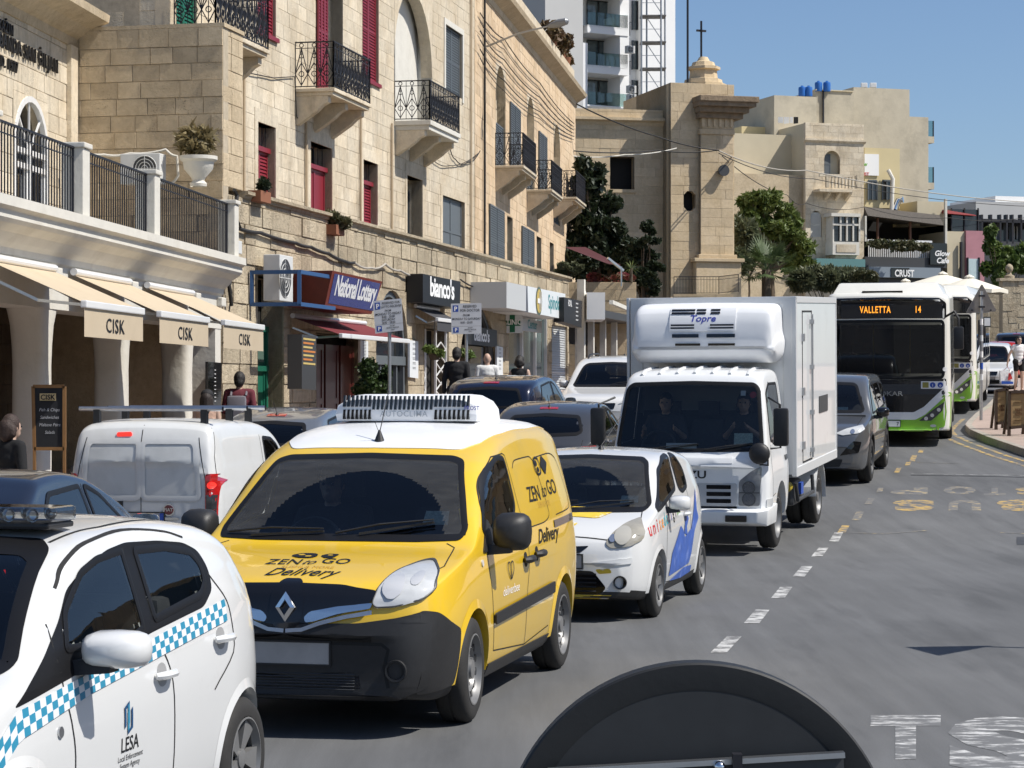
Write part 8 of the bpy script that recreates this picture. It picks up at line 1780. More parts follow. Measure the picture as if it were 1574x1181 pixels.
 # clinic signs
m_sgw=mk('white sign face',(.70,.73,.74),.4,var=.04);green=mk('clinic green',(.0,.13,.05),.4);teal=mk('teal lettering',(.0,.22,.24),.5)
t,pts=board('clinic_fascia','pale fascia with round yellow emblem and teal Spinola lettering','sign',[(811,440),(869,452),(868,491),(812,480)],1.0,m_sgw,.98);ptext(t,'Spinola',pts,(.68,.72),.56,teal,.02,0,1.1)
c=pts[0].lerp(pts[2],.0)+(pts[1]-pts[0])*.27+(pts[3]-pts[0])*.5;X=(pts[1]-pts[0]).normalized();Z=Vector((0,0,1));mb=MB();R_=.4;mb.raw([c+FL.n*.008+X*R_*1.1*math.cos(2*math.pi*k/20)+Z*R_*math.sin(2*math.pi*k/20) for k in range(20)],[tuple(range(20))]);mb.build('emblem_ring',mk('emblem grey',(.09,.12,.09),.5),t);mb=MB();R_=.33;mb.raw([c+FL.n*.014+X*R_*1.1*math.cos(2*math.pi*k/20)+Z*R_*math.sin(2*math.pi*k/20) for k in range(20)],[tuple(range(20))]);mb.build('emblem_disc',mk('emblem yellow',(.5,.38,.1),.5),t);mb=MB();mb.bar(c+FL.n*.02-X*.25,c+FL.n*.02+X*.25,.02,.13);mb.bar(c+FL.n*.02-Z*.25,c+FL.n*.02+Z*.25,.13,.02,X);mb.build('emblem_cross',m_txtwhite,t)
MB().fb(FL,FL.px(778,455,.95)[0],FL.px(811,440,1.0)[0]-.01,pts[3].z+.02,pts[0].z,0,.96).build('fascia_side',mk('light grey panel',(.5,.51,.51),.5),t)
t,pts=board('center_fascia','small grey fascia lettered Center under the clinic sign','sign',[(803,489),(833,494),(833,512),(803,508)],.35,mk('light grey panel',(.5,.51,.51),.5),.1);ptext(t,'Center',pts,(.5,.75),.36,teal,.02,0,1.3)
YK=FL.p(FL.px(790,500)[0],0).y-1.0;pts=[P(772,482,YK),P(803,482,YK),P(803,512,YK),P(772,512,YK)];t=thing('clinic_cross_sign','square white blade sign with green cross lettered CLINIC','sign',pts[3]);panel(t,'board',pts,m_sgw,.1);cx=(pts[0]+pts[2])/2;W_=(pts[1]-pts[0]).length
mb=MB();mb.box(cx+Vector((0,-.005,0)),(W_*.26,.012,W_*.9));mb.box(cx+Vector((0,-.008,0)),(W_*.8,.012,W_*.26));mb.build('green_cross',green,t);ptext(t,'CLINIC',pts,(.5,.57),.2,m_txtwhite,.03,lift=.017,sx=.8)
t,pts=board('menu_board','black price board with white rows beside the clinic fascia','sign',[(867,457),(895,463),(894,504),(867,495)],1.15,m_txtblack,.3)
for k in range(5):ptext(t,'- - -',pts,(.7,.22+.17*k),.22,m_txtwhite,.04,name='price_row')
ptext(t,'ROYAL',pts,(.32,.32),.26,m_txtwhite,.02,0,.7)
# beyond: corner shops
cs=thing('corner_shops','row of low open shops with white posts beyond the clinic','shops',FL.p(40,1.5,-1));u0,u1=33.4,47
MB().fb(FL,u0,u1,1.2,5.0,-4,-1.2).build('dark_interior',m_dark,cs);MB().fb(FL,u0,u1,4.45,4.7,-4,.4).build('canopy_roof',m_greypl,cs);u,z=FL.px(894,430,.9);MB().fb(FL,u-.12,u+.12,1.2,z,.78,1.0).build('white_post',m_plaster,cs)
for k in range(5):u=u0+2.6+k*2.4;MB().fb(FL,u-.1,u+.1,1.2,4.45,-.3,-.1).build('shop_post',m_plaster,cs);MB().fb(FL,u+.2,u+2.1,1.3,3.6,-1.15,-1.1).build('shop_window',m_pane,cs)
u,z=FL.px(893,432,.9);MB().prism([FL.p(u+.12,z,.9),FL.p(u+1.6,z-1.0,.9),FL.p(u+.12,z-1.0,.9)],FL.n*.05).build('canopy_gable',m_plaster,cs)
MB().bar(FL.p(u+1.4,z-.6,1.6),FL.p(u+9,z-.85,1.6),.12,.12).build('awning_roller',m_plaster,cs)
Yk=FL.p(FL.px(905,470,.9)[0],0).y;pts=[P(901,459,Yk),P(921,459,Yk),P(921,491,Yk),P(901,491,Yk)];t=thing('red_box_sign','red lit box sign in a white frame on the corner shops','sign',pts[3]);panel(t,'frame',[P(898,455,Yk),P(925,455,Yk),P(925,495,Yk),P(898,495,Yk)],m_white,-2.5);MB().quad(*[p+Vector((0,-.05,0)) for p in pts]).build('red_face',mk('red sign face',(.30,.02,.035),.4),t);ptext(t,'7',pts,(.5,.7),.5,mk('pale red',(.42,.1,.1),.5),lift=.07)
# digital menu screen and white menus
t,pts=board('menu_screen','tall lit menu screen with orange rows beside the lottery door','menu',[(464,514),(486,517),(486,600),(464,598)],.75,m_greypl,.28);pass
for k in range(7):a,b,c,e=pts;v=.06+k*.075;MB().quad(*[a+(b-a)*x+(e-a)*y+FL.n*.006 for x,y in ((.08,v),(.92-.1*(k % 3),v),(.92-.1*(k % 3),v+.035),(.08,v+.035))]).build('menu_row',mk('orange menu row',(.55,.2,.05),.5) if k % 2 else mk('yellow menu row',(.55,.42,.15),.5),t)
for i,(x0,x1,y0,y1,l) in enumerate(((554,566,523,560,'narrow white menu sheet beside the lottery door'),(630,643,523,582,'tall white menu case between arch window and bianco\'s door'),(764,773,532,580,'white notice sheet with blue print beside the clinic'))):
 t,pts=board('menu_sheet',l,'menu',[(x0,y0),(x1,y0+2),(x1,y1),(x0,y1-2)],.06,m_sgw,.05)
 for k in range(6):ptext(t,'=====',pts,(.5,.15+.13*k),.14,m_greypl,0,0,.7,name='print_row')
 # ------------------------------------------------------------------ parking signs
def pole(t,p,z0,z1,r=.035,name='post'):return MB().tube([(p.x,p.y,z0),(p.x,p.y,z1)],r,10).build(name,m_steel,t,smooth=True)
def parking(label,px4,Y,lines,lean=0):
 pts=[P(x,y,Y) for x,y in px4];c=(pts[2]+pts[3])/2;gz_=road_z(Y)+.13;t=thing('parking_sign',label,'sign',(c.x,c.y+.05,gz_));panel(t,'board',pts,mk('parking sign grey',(.55,.57,.60),.45,var=.03),.02);pole(t,Vector((c.x+lean,c.y+.06,0)),gz_,pts[0].z-.05)
 a,b,c_,e=pts;H=(e-a).length
 for v0,v1 in ((.06,.27),(.78,.95)):
  n=Vector((0,-.002,0));MB().quad(*[a+(b-a)*u+(e-a)*v+n for u,v in ((.06,v0),(.24,v0),(.24,v1),(.06,v1))]).build('blue_square',mk('parking blue',(.02,.07,.35),.4),t);ptext(t,'P',pts,(.15,v1-.03),H*(v1-v0)*.95,m_txtwhite,.03,lift=.005)
 MB().quad(*[a+(b-a)*u+(e-a)*v+Vector((0,-.002,0)) for u,v in ((.02,.745),(.98,.745),(.98,.75),(.02,.75))]).build('rule',m_txtblack,t)
 for txt,u,v,s in lines:ptext(t,txt,pts,(u,v),H*s,m_txtblack,.012,lift=.004,sx=.82,name='sign_lettering')
L1=[('RESERVED FOR',.62,.13,.1),('LOTTO RECEIVER',.62,.24,.1),('FROM',.5,.36,.09),('MONDAY TO FRIDAY',.5,.46,.1),('8:00 - 20:00',.5,.55,.1),('SATURDAY',.5,.64,.1),('8:00 - 18:00',.5,.73,.1),('EXCEPT',.62,.82,.055),('MARKED VEHICLES',.62,.88,.055),('ONLY',.62,.94,.055)]
L2=[('RESERVED',.62,.14,.12),('FOR DOCTOR',.62,.27,.12),('FROM',.5,.42,.1),('MONDAY TO SATURDAY',.5,.54,.1),('8:00 - 20:00',.5,.66,.1),('EXCEPT',.62,.82,.055),('MARKED VEHICLES',.62,.88,.055),('ONLY',.62,.94,.055)]
parking('grey parking sign reserving a bay for the lotto receiver',[(573,463),(617,459),(620,508),(577,513)],44,L1);parking('grey parking sign reserving a bay for the doctor',[(693,467),(740,466),(740,513),(694,514)],50,L2)
# ------------------------------------------------------------------ right pavement: triangular sign, menu boards
t=thing('warning_sign','grey back of a triangular road sign on a tall stickered post','sign',(xp(1509,52),52,road_z(52)+.14));a,b,c=P(1509,436,52),P(1484,482,52),P(1532,479,52);gm_=mk('weathered aluminium back',(.22,.20,.18),.5,.5,var=.3,vscale=6)
pl=rpoly([(a.x,a.z),(b.x,b.z),(c.x,c.z)],.06);MB().prism([(x,52,z) for x,z in pl],(0,-.025,0)).build('sign_plate',gm_,t);MB().tube([P(1508,650,51.9).xy[:]+(road_z(52)+.1,),P(1509,448,51.9)],.035,10).build('post',m_steel,t,smooth=True);mb=MB()
for y in (455,472):p=P(1509,y,51.87);mb.box(p,(.14,.05,.04))
for x,y in ((1494,477),(1523,477)):mb.cyl(P(x,y,51.97),P(x,y,51.95),.02,n=8)
mb.build('clamp',m_iron,t)
for k,(y,mt) in enumerate(((495,m_txtwhite),(520,m_sgw),(545,m_txtwhite),(563,m_blue),(580,m_sgw))):p=P(1508.5,y,51.9);MB().lathe([(.038,-.07),(.038,.07)],p,'z',10,3.4,6.0).build('sticker',mt,t)
t2=thing('post_sign','small framed notice on the post below the triangular sign','sign',P(1518,505,52));panel(t2,'frame',[P(1512,487,52),P(1523,487,52),P(1523,503,52),P(1512,503,52)],m_black,.03);MB().quad(*[P(x,y,51.94) for x,y in ((1513,489),(1522,489),(1522,501),(1513,501))]).build('notice',m_sgw,t2)
def aboard(label,px4,Y):
 pts=[P(x,y,Y) for x,y in px4];gz_=road_z(Y)+.14;t=thing('menu_stand',label,'menu stand',(pts[3].x,Y,gz_));a,b,c,e=pts;tim=mk('dark brown timber',(.05,.028,.015),.6);X=(b-a);fm=MB();fm.bar(a,b,.06);fm.bar(e,c,.06)
 for p,q in ((a,e),(b,c)):fm.bar(p,Vector((q.x,q.y,gz_)),.06);fm.bar(p+Vector((0,.04,0)),Vector((q.x,q.y+.5,gz_)),.05)
 fm.build('frame',tim,t);MB().quad(*[p+Vector((0,-.0,0)) for p in pts]).build('poster',mk('tan menu poster',(.33,.22,.10),.7,var=.08,vscale=8),t);ln=MB();ins=lambda u,v:a+(b-a)*u+(e-a)*v+Vector((0,-.01,0));R4=[ins(.1,.06),ins(.9,.06),ins(.9,.94),ins(.1,.94),ins(.1,.06)]
 for p,q in zip(R4,R4[1:]):ln.bar(p,q,.012,.004)
 for u,v in ((.4,.5),(.6,.5),(.5,.56),(.42,.62),(.6,.62)):ln.box(ins(u,v),(.07,.004,.05))
 for v in (.25,.3,.75,.8):ln.bar(ins(.3,v),ins(.7,v),.01,.004)
 ln.build('poster_print',mk('brown print',(.12,.06,.02),.7),t)
aboard('tan menu stand, left of the two on the right pavement',[(1531,601,),(1548,598),(1548,650),(1531,651)],48.4);aboard('tan menu stand, right of the two on the right pavement',[(1551,603),(1580,602),(1580,655),(1551,658)],46.6)
# yield sign outside the frame that throws the triangular shadow on the road
t=thing('yield_sign','triangular yield sign whose shadow lies on the road at right','sign',(5.75,17.2,0));MB().tube([(5.75,17.2,0),(5.75,17.2,2.75)],.03,8).build('post',m_steel,t);MB().prism([(5.15,17.16,2.75),(5.83,17.25,2.75),(4.88,16.71,2.2)],(0,.01,.02)).build('sign_plate',gm_,t)
# ------------------------------------------------------------------ round mirror back in the foreground
C=P(1072,1323,3.44);mr=thing('traffic_mirror','black back of a round traffic mirror in the bottom foreground','mirror',(C.x,C.y,0));bkp=mk('satin black mirror shell',(.01,.011,.012),.6,var=.15,vscale=20,bump=.0004,bscale=60,dirt=(.05,.05,.05),dscale=9,dlo=.66,dhi=.78)
MB().lathe([(.258,-.0115),(.262,-.0122),(.297,-.0118),(.3,-.008),(.3,.03),(.28,.045),(0,.09)],C,'y',96).build('rim',bkp,mr,smooth=15);MB().lathe([(0,-.0112),(.2,-.0112),(.262,-.0112)],C,'y',96).build('back_plate',mk('dark grey mirror back',(.022,.024,.026),.6,var=.15,vscale=20,dirt=(.012,.012,.012),dscale=14,dlo=.68,dhi=.74),mr,smooth=15)
a,b=P(842,1184,3.40),P(1296,1158,3.40);ch_=MB();ch_.bar(a+Vector((0,-.01,0)),b+Vector((0,-.01,0)),.02,.008);ch_.build('channel_lip',m_alu,mr);ch_=MB();ch_.bar(a+Vector((0,.0,-.014)),b+Vector((0,0,-.014)),.014,.022);ch_.bar(a+Vector((0,-.012,-.034)),b+Vector((0,-.012,-.034)),.02,.012);ch_.build('channel',m_greypl,mr);MB().ball(P(1106,1179,3.37),.009,10,8).build('bolt',m_chrome,mr,smooth=True);MB().box(P(1133,1174,3.37),(.014,.02,.03)).build('clamp',m_iron,mr);MB().tube([(C.x,C.y-.03,0),(C.x,C.y-.03,C.z+.1)],.03,10).build('post',m_steel,mr)
# ------------------------------------------------------------------ street lamp, cables, pots, AC
st=thing('wall_street_lamp','grey street lamp on a long arm from the palazzo wall','street lamp',FV.p(FV.px(745,70)[0],FV.px(745,75)[1],0));a=FV.p(*FV.px(745,72),.05);hd=P(845,40,a.y-1.0);MB().tube([a,a.lerp(hd,.5)+Vector((0,0,.08)),hd],[.035,.03,.025],8).build('arm',m_steel,st,smooth=True);e=P(874,32,hd.y-.3);d=(e-hd);MB().tube([hd-d*.1,hd+d*.15,hd+d*.5,hd+d*.9,e],[.04,.09,.13,.1,.03],12).build('lamp_head',mk('lamp grey',(.25,.26,.27),.4,.3),st,smooth=True)
def cable(label,pts,r,mat=m_cable,name='cable',group='overhead and wall cables',sag=0,n=8):
 out=[]
 for a,b in zip(pts,pts[1:]):
  a,b=Vector(a),Vector(b)
  for k in range(n):t=k/n;out.append(a.lerp(b,t)-Vector((0,0,sag*4*t*(1-t))))
 out.append(Vector(pts[-1]));return tag(MB().tube(out,r,6).build(name,mat,smooth=True),label,'cable',group)
W=lambda fr,lst,d=.06:[fr.p(*fr.px(x,y,d),d) for x,y in lst]
cable('thick black cable bundle climbing the wall corner by the arcade',W(FL,[(356,470),(352,440),(362,400),(358,350),(364,300),(360,292)],.12),.035);cable('second black cable beside the wall corner bundle',W(FL,[(370,350),(362,330),(366,300)],.1),.02);cable('loose dark cable loop below the corner junction box',W(FL,[(358,395),(350,420),(356,450),(352,480)],.1),.015)
cable('black cable bundle running along the shop wall above the lottery sign',W(FL,[(366,351),(400,358),(455,374),(478,380),(505,390),(530,402),(545,404)],.06),.035,sag=.02);cable('pale cable drooping from the lottery sign to the bianco\'s board',W(FL,[(545,404),(570,412),(592,406),(615,416),(648,425)],.08),.025,m_cableg,sag=.05);cable('cable from the bianco\'s board to the clinic',W(FL,[(708,430),(740,442),(760,452),(778,440)],.06),.02,sag=.06);cable('thin cable hanging across the facade under the first balcony',W(FU,[(385,113),(420,120),(453,118),(456,180),(462,188)],.04),.012)
cable('cable coil drooping below the second balcony',W(FU,[(640,195),(690,222),(700,245),(718,250),(738,232)],.05),.015,sag=.1);cable('second drooping cable below the second balcony',W(FU,[(628,200),(660,240),(690,255),(735,236)],.05),.012,sag=.1)
for k in range(6):cable('%s wire strung along the upper facade to the cornice end' % ('topmost','second highest','third highest','fourth highest','fifth highest','lowest')[k],W(FV,[(738,20+14*k),(775,60+16*k),(830,128+11*k),(882,190+5*k)],.08),.012 if k % 2 else .018,sag=.12)
cable('heavy overhead cable from the cornice past the church tower',[P(886,160,92),P(1010,210,98),P(1105,231,101)],.03,sag=.1);cable('pale overhead cable from the church tower to the right',[P(1105,232,101),P(1240,262,120),P(1600,312,140)],.03,m_cableg,sag=.3);cable('lower overhead cable from the church tower to the right',[P(1105,236,101),P(1250,275,120),P(1600,318,140)],.02,sag=.3);cable('level black cable from the terrace building to the church',[P(880,232,94),P(1010,231,100),P(1105,231,101)],.028,sag=.1);cable('white cable beside the level one before the church',[P(880,240,94),P(960,238,98),P(1040,228,101)],.025,m_plaster,sag=.08);cable('thin wire from church to the townhouse corner',[P(1110,240,101),P(1210,300,130),P(1240,312,148)],.02,sag=.3);cable('thin wire from townhouse over the cafe to the right',[P(1238,312,148),P(1330,318,149),P(1460,335,150),P(1600,330,152)],.02,sag=.3)
cable('white hose looping over the terrace air conditioner',[P(120,232,39.6),P(160,238,39.6),P(200,236,39.6),P(255,230,39.6),P(272,240,39.6),P(274,270,39.6),P(262,282,39.6)],.025,m_plaster,sag=.03)
qq=FL.side(0);p=P(225,285,39.3);ac_unit('air conditioner on the terrace below the blank stone wall',(p.x,p.y,p.z),.72,.52,.3,qq)
jb=thing('junction_box','grey junction box on the wall corner above the arcade cornice','box',FL.p(*FL.px(355,385,.1),.1));MB().fb(FL,FL.px(347,375,.1)[0],FL.px(364,375,.1)[0],FL.px(347,388,.1)[1],FL.px(347,368,.1)[1],.02,.2).build('case',mk('off white case',(.62,.62,.60),.5),jb,bevel=.01);jb2=thing('meter_box','grey meter box on the shop wall beside the clinic','box',FL.p(*FL.px(768,450,.1),.1));MB().fb(FL,FL.px(762,445,.1)[0],FL.px(775,445,.1)[0],FL.px(762,460,.1)[1],FL.px(762,443,.1)[1],.02,.22).build('case',mk('off white case',(.62,.62,.60),.5),jb2,bevel=.01)
ur=P(305,287,39.2);t=thing('white_urn','white stone urn planter with dry grass on the terrace','planter',ur);MB().lathe([(.14,0),(.15,.05),(.1,.1),(.13,.16),(.25,.3),(.27,.42),(.33,.46),(.33,.52),(.26,.5)],ur,'z',20).build('bowl',m_plaster,t,smooth=40);V,F=leaf_cloud([((ur.x-.05,ur.y,ur.z+.78),(.28,.2,.22))],700,.07,13,long=4);cloud_obj('dry_grass',V,F,leafmat('straw',(.15,.12,.05),(.24,.19,.09)),t)
for i,(fr,x,y,rx,ry,l,mt) in enumerate(((FL,517,338,20,14,'trailing plant in a box on the shop ledge',lm_dry),(FL,402,285,9,8,'small dark pot plant at the first red door',lm_dark))):
 u,z=fr.px(x,y,.1);c=fr.p(u,z,.12);t=thing('ledge_plant',l,'plant',(c.x,c.y,c.z-.3));V,F=leaf_cloud(sub_clumps([((c.x,c.y,c.z),(rx/FPX*c.y,.2,ry/FPX*c.y))],7,.45,i),1600,.07,20+i,long=2.2);cloud_obj('foliage',V,F,mt,t);MB().fb(fr,u-.35,u+.25,z-.32,z-.12,-.05,.2).build('plant_box',mk('terracotta',(.25,.1,.05),.8),t)
for k in range(5):p=FV.p(FV.px(850+k*7,90+k*14)[0],0,-.2);zz=TOP+1.2;t=thing('roof_plant','dry rust coloured plant %s on the palazzo roof edge' % ('nearest','second nearest','middle','second farthest','farthest')[k],'plant',(p.x,p.y,zz),group='roof edge plants');V,F=leaf_cloud(sub_clumps([((p.x,p.y,zz+.45),(.45,.45,.4))],5,.5,k),500,.13,30+k,long=2);cloud_obj('foliage',V,F,leafmat('rust plant',(.10,.05,.03),(.16,.12,.05)),t);MB().lathe([(.14,0),(.2,.3),(.17,.3),(0,.25)],(p.x,p.y,zz),'z',12).build('pot',mk('terracotta',(.25,.1,.05),.8),t)
bu=P(575,585,44.6);gz_=road_z(44.6)+.13;t=thing('potted_bush','clipped dark green bush in a tub before the arched shop window','bush',(bu.x,bu.y,gz_));V,F=leaf_cloud(sub_clumps([((bu.x,bu.y,bu.z),(.36,.36,.42))],12,.4,3),7000,.055,40,long=1.4);cloud_obj('foliage',V,F,leafmat('boxwood',(.015,.035,.01),(.05,.085,.02)),t);MB().lathe([(.2,0),(.28,.4),(.25,.42),(0,.38)],(bu.x,bu.y,gz_),'z',16).build('tub',mk('terracotta',(.25,.1,.05),.8),t);MB().tube([(bu.x,bu.y,gz_+.3),bu],.04,6).build('stem',m_bark,t)
for i,(x,y) in enumerate(((668,540),(714,546))):c=P(x,y,51+i);t=thing('hanging_plant','pale green hanging plant %s of the bianco\'s door' % ('left' if i == 0 else 'right'),'plant',c);V,F=leaf_cloud(sub_clumps([((c.x,c.y,c.z),(.22,.2,.12))],6,.5,i),700,.06,50+i,long=2);cloud_obj('foliage',V,F,lm_bright,t);MB().lathe([(.1,-.2),(.15,-.05),(.12,-.05),(0,-.08)],c,'z',10).build('basket',m_bark,t);MB().tube([c,c+Vector((0,0,.7))],.006,4).build('hanger',m_iron,t)
ta=thing('terrace_awning','dark red awning leaning over the planted terrace','awning',P(930,420,85.5));MB().quad(P(868,380,86.5),P(900,380,88),P(955,408,85),P(935,406,83)).build('fabric',mk('maroon canvas',(.06,.008,.01),.8),ta);MB().bar(P(934,397,83),P(958,416,83.5),.08).build('front_bar',m_alu,ta);MB().tube([P(955,410,83.4),P(955,440,83.4)],.03,6).build('post',m_alu,ta)
# ------------------------------------------------------------------ arcade furniture
cb=thing('chalkboard','tall chalkboard lettered CISK in a wooden frame under the arcade','chalkboard',(xp(78,27.6),27.6,.13));pts=[P(51,594,27.6),P(99,594,27.6),P(99,690,27.6),P(53,690,27.6)];MB().quad(*pts).build('slate',mk('slate board',(.012,.014,.018),.7,var=.3,vscale=5),cb);mb=MB();wd=mk('oak frame',(.25,.13,.045),.6,var=.15,vscale=9)
for a,b in zip(pts,pts[1:]+pts[:1]):mb.bar(a,b,.035,.04)
mb.bar(pts[3],pts[3]+Vector((0,0,-1.2)),.035);mb.bar(pts[2],pts[2]+Vector((0,0,-1.2)),.035);mb.build('frame',wd,cb);MB().quad(*[P(x,y,27.57) for x,y in ((61,605),(86,605),(86,616),(61,616))]).build('label_plate',mk('cream label',(.6,.48,.25),.6),cb);ptext(cb,'CISK',[P(61,605,27.57),P(86,605,27.57),P(86,616,27.57),P(61,616,27.57)],(.5,.85),.085,m_txtblack,.03,lift=.006)
for k,tx in enumerate(('Fish & Chips','Sandwiches','Maltese Ftira','Salads')):ptext(cb,tx,pts,(.5,.4+.12*k),.055,mk('chalk',(.5,.52,.55),.9),0,.25,.9,lift=.004,name='chalk_lettering')
pm=FA.off(.02);t,pts=board('pier_menu','tall black menu board hung on the arcade end pier','menu',[(320,556),(341,558),(340,628),(320,627)],.06,m_black,.05,FA)
for k in range(9):ptext(t,'------',pts,(.5,.2+.085*k),.1,m_txtwhite,.01,0,.6,name='menu_row')
def chair(label,x,y,rz):
 t=thing('cafe_chair',label,'chair',(x,y,.13),rz,'arcade cafe chairs',True);mt=m_greypl
 MB().bb(-.2,.2,-.2,.2,.43,.46).build('seat',mt,t,bevel=.01)
 for sx in (-.18,.18):
  for sy in (-.18,.18):MB().bar((sx,sy,.44),(sx*1.1,sy*1.15,0),.025).build('leg',mt,t)
 b=MB()
 for sx in (-.18,.18):b.bar((sx,.19,.44),(sx,.26,.85),.025)
 b.build('back_post',mt,t)
 for z in (.55,.63,.71,.79):MB().bar((-.18,.2+.17*(z-.44),z),(.18,.2+.17*(z-.44),z),.02,.05).build('back_slat',mt,t)
 return t
def table(label,x,y):
 t=thing('cafe_table',label,'table',(x,y,.13),0,'arcade cafe tables',True);MB().lathe([(0,.7),(.34,.7),(.34,.73),(0,.73)],(0,0,0),'z',20).build('top',m_greypl,t);MB().tube([(0,0,.02),(0,0,.7)],.03,8).build('stem',m_iron,t);MB().lathe([(.22,0),(.2,.03),(0,.04)],(0,0,0),'z',16).build('base',m_iron,t)
for k,(x,Y) in enumerate(((100,28.6),(140,31),(205,33.2),(255,35.3))):X_=xp(x,Y);table('grey round cafe table, %s from the chalkboard' % ('nearest','second','third','fourth')[k],X_+.1,Y+.8);chair('grey slatted cafe chair at the %s table, near side' % ('nearest','second','third','fourth')[k],X_,Y,RAD(170));chair('grey slatted cafe chair at the %s table, far side' % ('nearest','second','third','fourth')[k],X_+.3,Y+1.6,RAD(-10))
# ------------------------------------------------------------------ parked scooter whose mirror shows behind the navy car
sc=thing('parked_scooter','white scooter with round mirror parked by the white van','scooter',(-5.05,23.3,.0),RAD(-60),None,True);mb=MB();mb.tube([(0,-.55,.75),(0,-.48,.95),(0,-.4,1.0)],[.12,.14,.06],10);mb.raw([(-.16,-.6,.35),(.16,-.6,.35),(.2,-.5,.85),(-.2,-.5,.85),(-.12,-.45,.35),(.12,-.45,.35),(.15,-.4,.85),(-.15,-.4,.85)],[(0,1,2,3),(7,6,5,4),(0,3,7,4),(1,5,6,2),(3,2,6,7),(0,4,5,1)]);mb.build('front_shield',m_white,sc,smooth=50);mb=MB();mb.tube([(0,.1,.5),(0,.4,.62),(0,.75,.6)],[.12,.17,.08],10);mb.bb(-.12,.12,-.45,.2,.28,.36);mb.build('body',m_white,sc,smooth=50);MB().tube([(0,.12,.72),(0,.45,.78),(0,.72,.76)],[.1,.14,.08],10).build('seat',m_blackpl,sc,smooth=True);MB().tube([(-.33,-.32,.98),(0,-.42,1.0),(.33,-.32,.98)],.016,6).build('handlebar',m_iron,sc,smooth=True);MB().ball((0,-.6,.88),.08,10,8,(1,.5,1)).build('headlight',m_lens,sc,smooth=True)
for sx in (-1,1):mm=MB();mm.tube([(sx*.24,-.35,1.0),(sx*.3,-.4,1.2)],.007,5);mm.build('mirror_stem',m_iron,sc);m2=MB();m2.ball((sx*.3,-.4,1.25),.07,12,8,(1.15,.25,.8));m2.build('mirror',m_chrome,sc,smooth=True)
for y in (-.68,.62):w_=MB();w_.lathe([(.13,-.04),(.2,-.05),(.235,-.03),(.24,0),(.235,.03),(.2,.05),(.13,.04)],(0,y,.24),'x',24);w_.build('tyre',m_rubber,sc,smooth=True);MB().lathe([(.13,-.03),(.02,-.04),(.02,.04),(.13,.03)],(0,y,.24),'x',16).build('rim',m_wheel,sc)
MB().bar((0,-.62,.3),(0,-.45,.8),.05).build('fork',m_steel,sc)
# ------------------------------------------------------------------ the house opposite, which the car windows mirror
op=thing('opposite_building','cream stone house across the street mirrored in the car windows','building',(27,40,0));MB().bb(24,33,8,70,-.1,9).build('wall',m_limeold,op)
for k in range(15):
 for z in (1.0,4.2,7.0):y=10+k*4;MB().bb(23.93,23.99,y,y+1.3,z,z+1.9).build('window',m_pane,op);MB().bb(23.85,24,y-.15,y+1.45,z-.15,z).build('sill',m_lime,op)
for z in (3.7,6.6):MB().bb(23.1,24,9,69,z,z+.18).build('balcony_slab',m_plaster,op)
# ------------------------------------------------------------------ people
def remesh(mb,vox=.014,sm=6):
 me=bpy.data.meshes.new('r');me.from_pydata(mb.v,[],mb.f);o=bpy.data.objects.new('r',me);TMP.collection.objects.link(o)
 bm=bmesh.new();bm.from_mesh(me);bmesh.ops.recalc_face_normals(bm,faces=bm.faces);bm.to_mesh(me);bm.free()
 m=o.modifiers.new('r','REMESH');m.mode='VOXEL';m.voxel_size=vox;s=o.modifiers.new('s','SMOOTH');s.iterations=sm;s.factor=.5
 with bpy.context.temp_override(scene=TMP,view_layer=TMP.view_layers[0]):
  dg=bpy.context.evaluated_depsgraph_get();dg.update();r=bpy.data.meshes.new_from_object(o.evaluated_get(dg))
 bpy.data.objects.remove(o);r.polygons.foreach_set('use_smooth',[True]*len(r.polygons));return r
def cap(mb,a,b,ra,rb=None,n=10):
 rb=ra if rb is None else rb;a,b=Vector(a),Vector(b);mb.ball(a,ra,n,7);mb.ball(b,rb,n,7);mb.tube([a,b],[ra,rb],n)
def skin(i):return mk('skin tone %d' % i,((.48,.32,.24),(.34,.20,.14),(.12,.06,.04))[i],.55,var=.06,vscale=20)
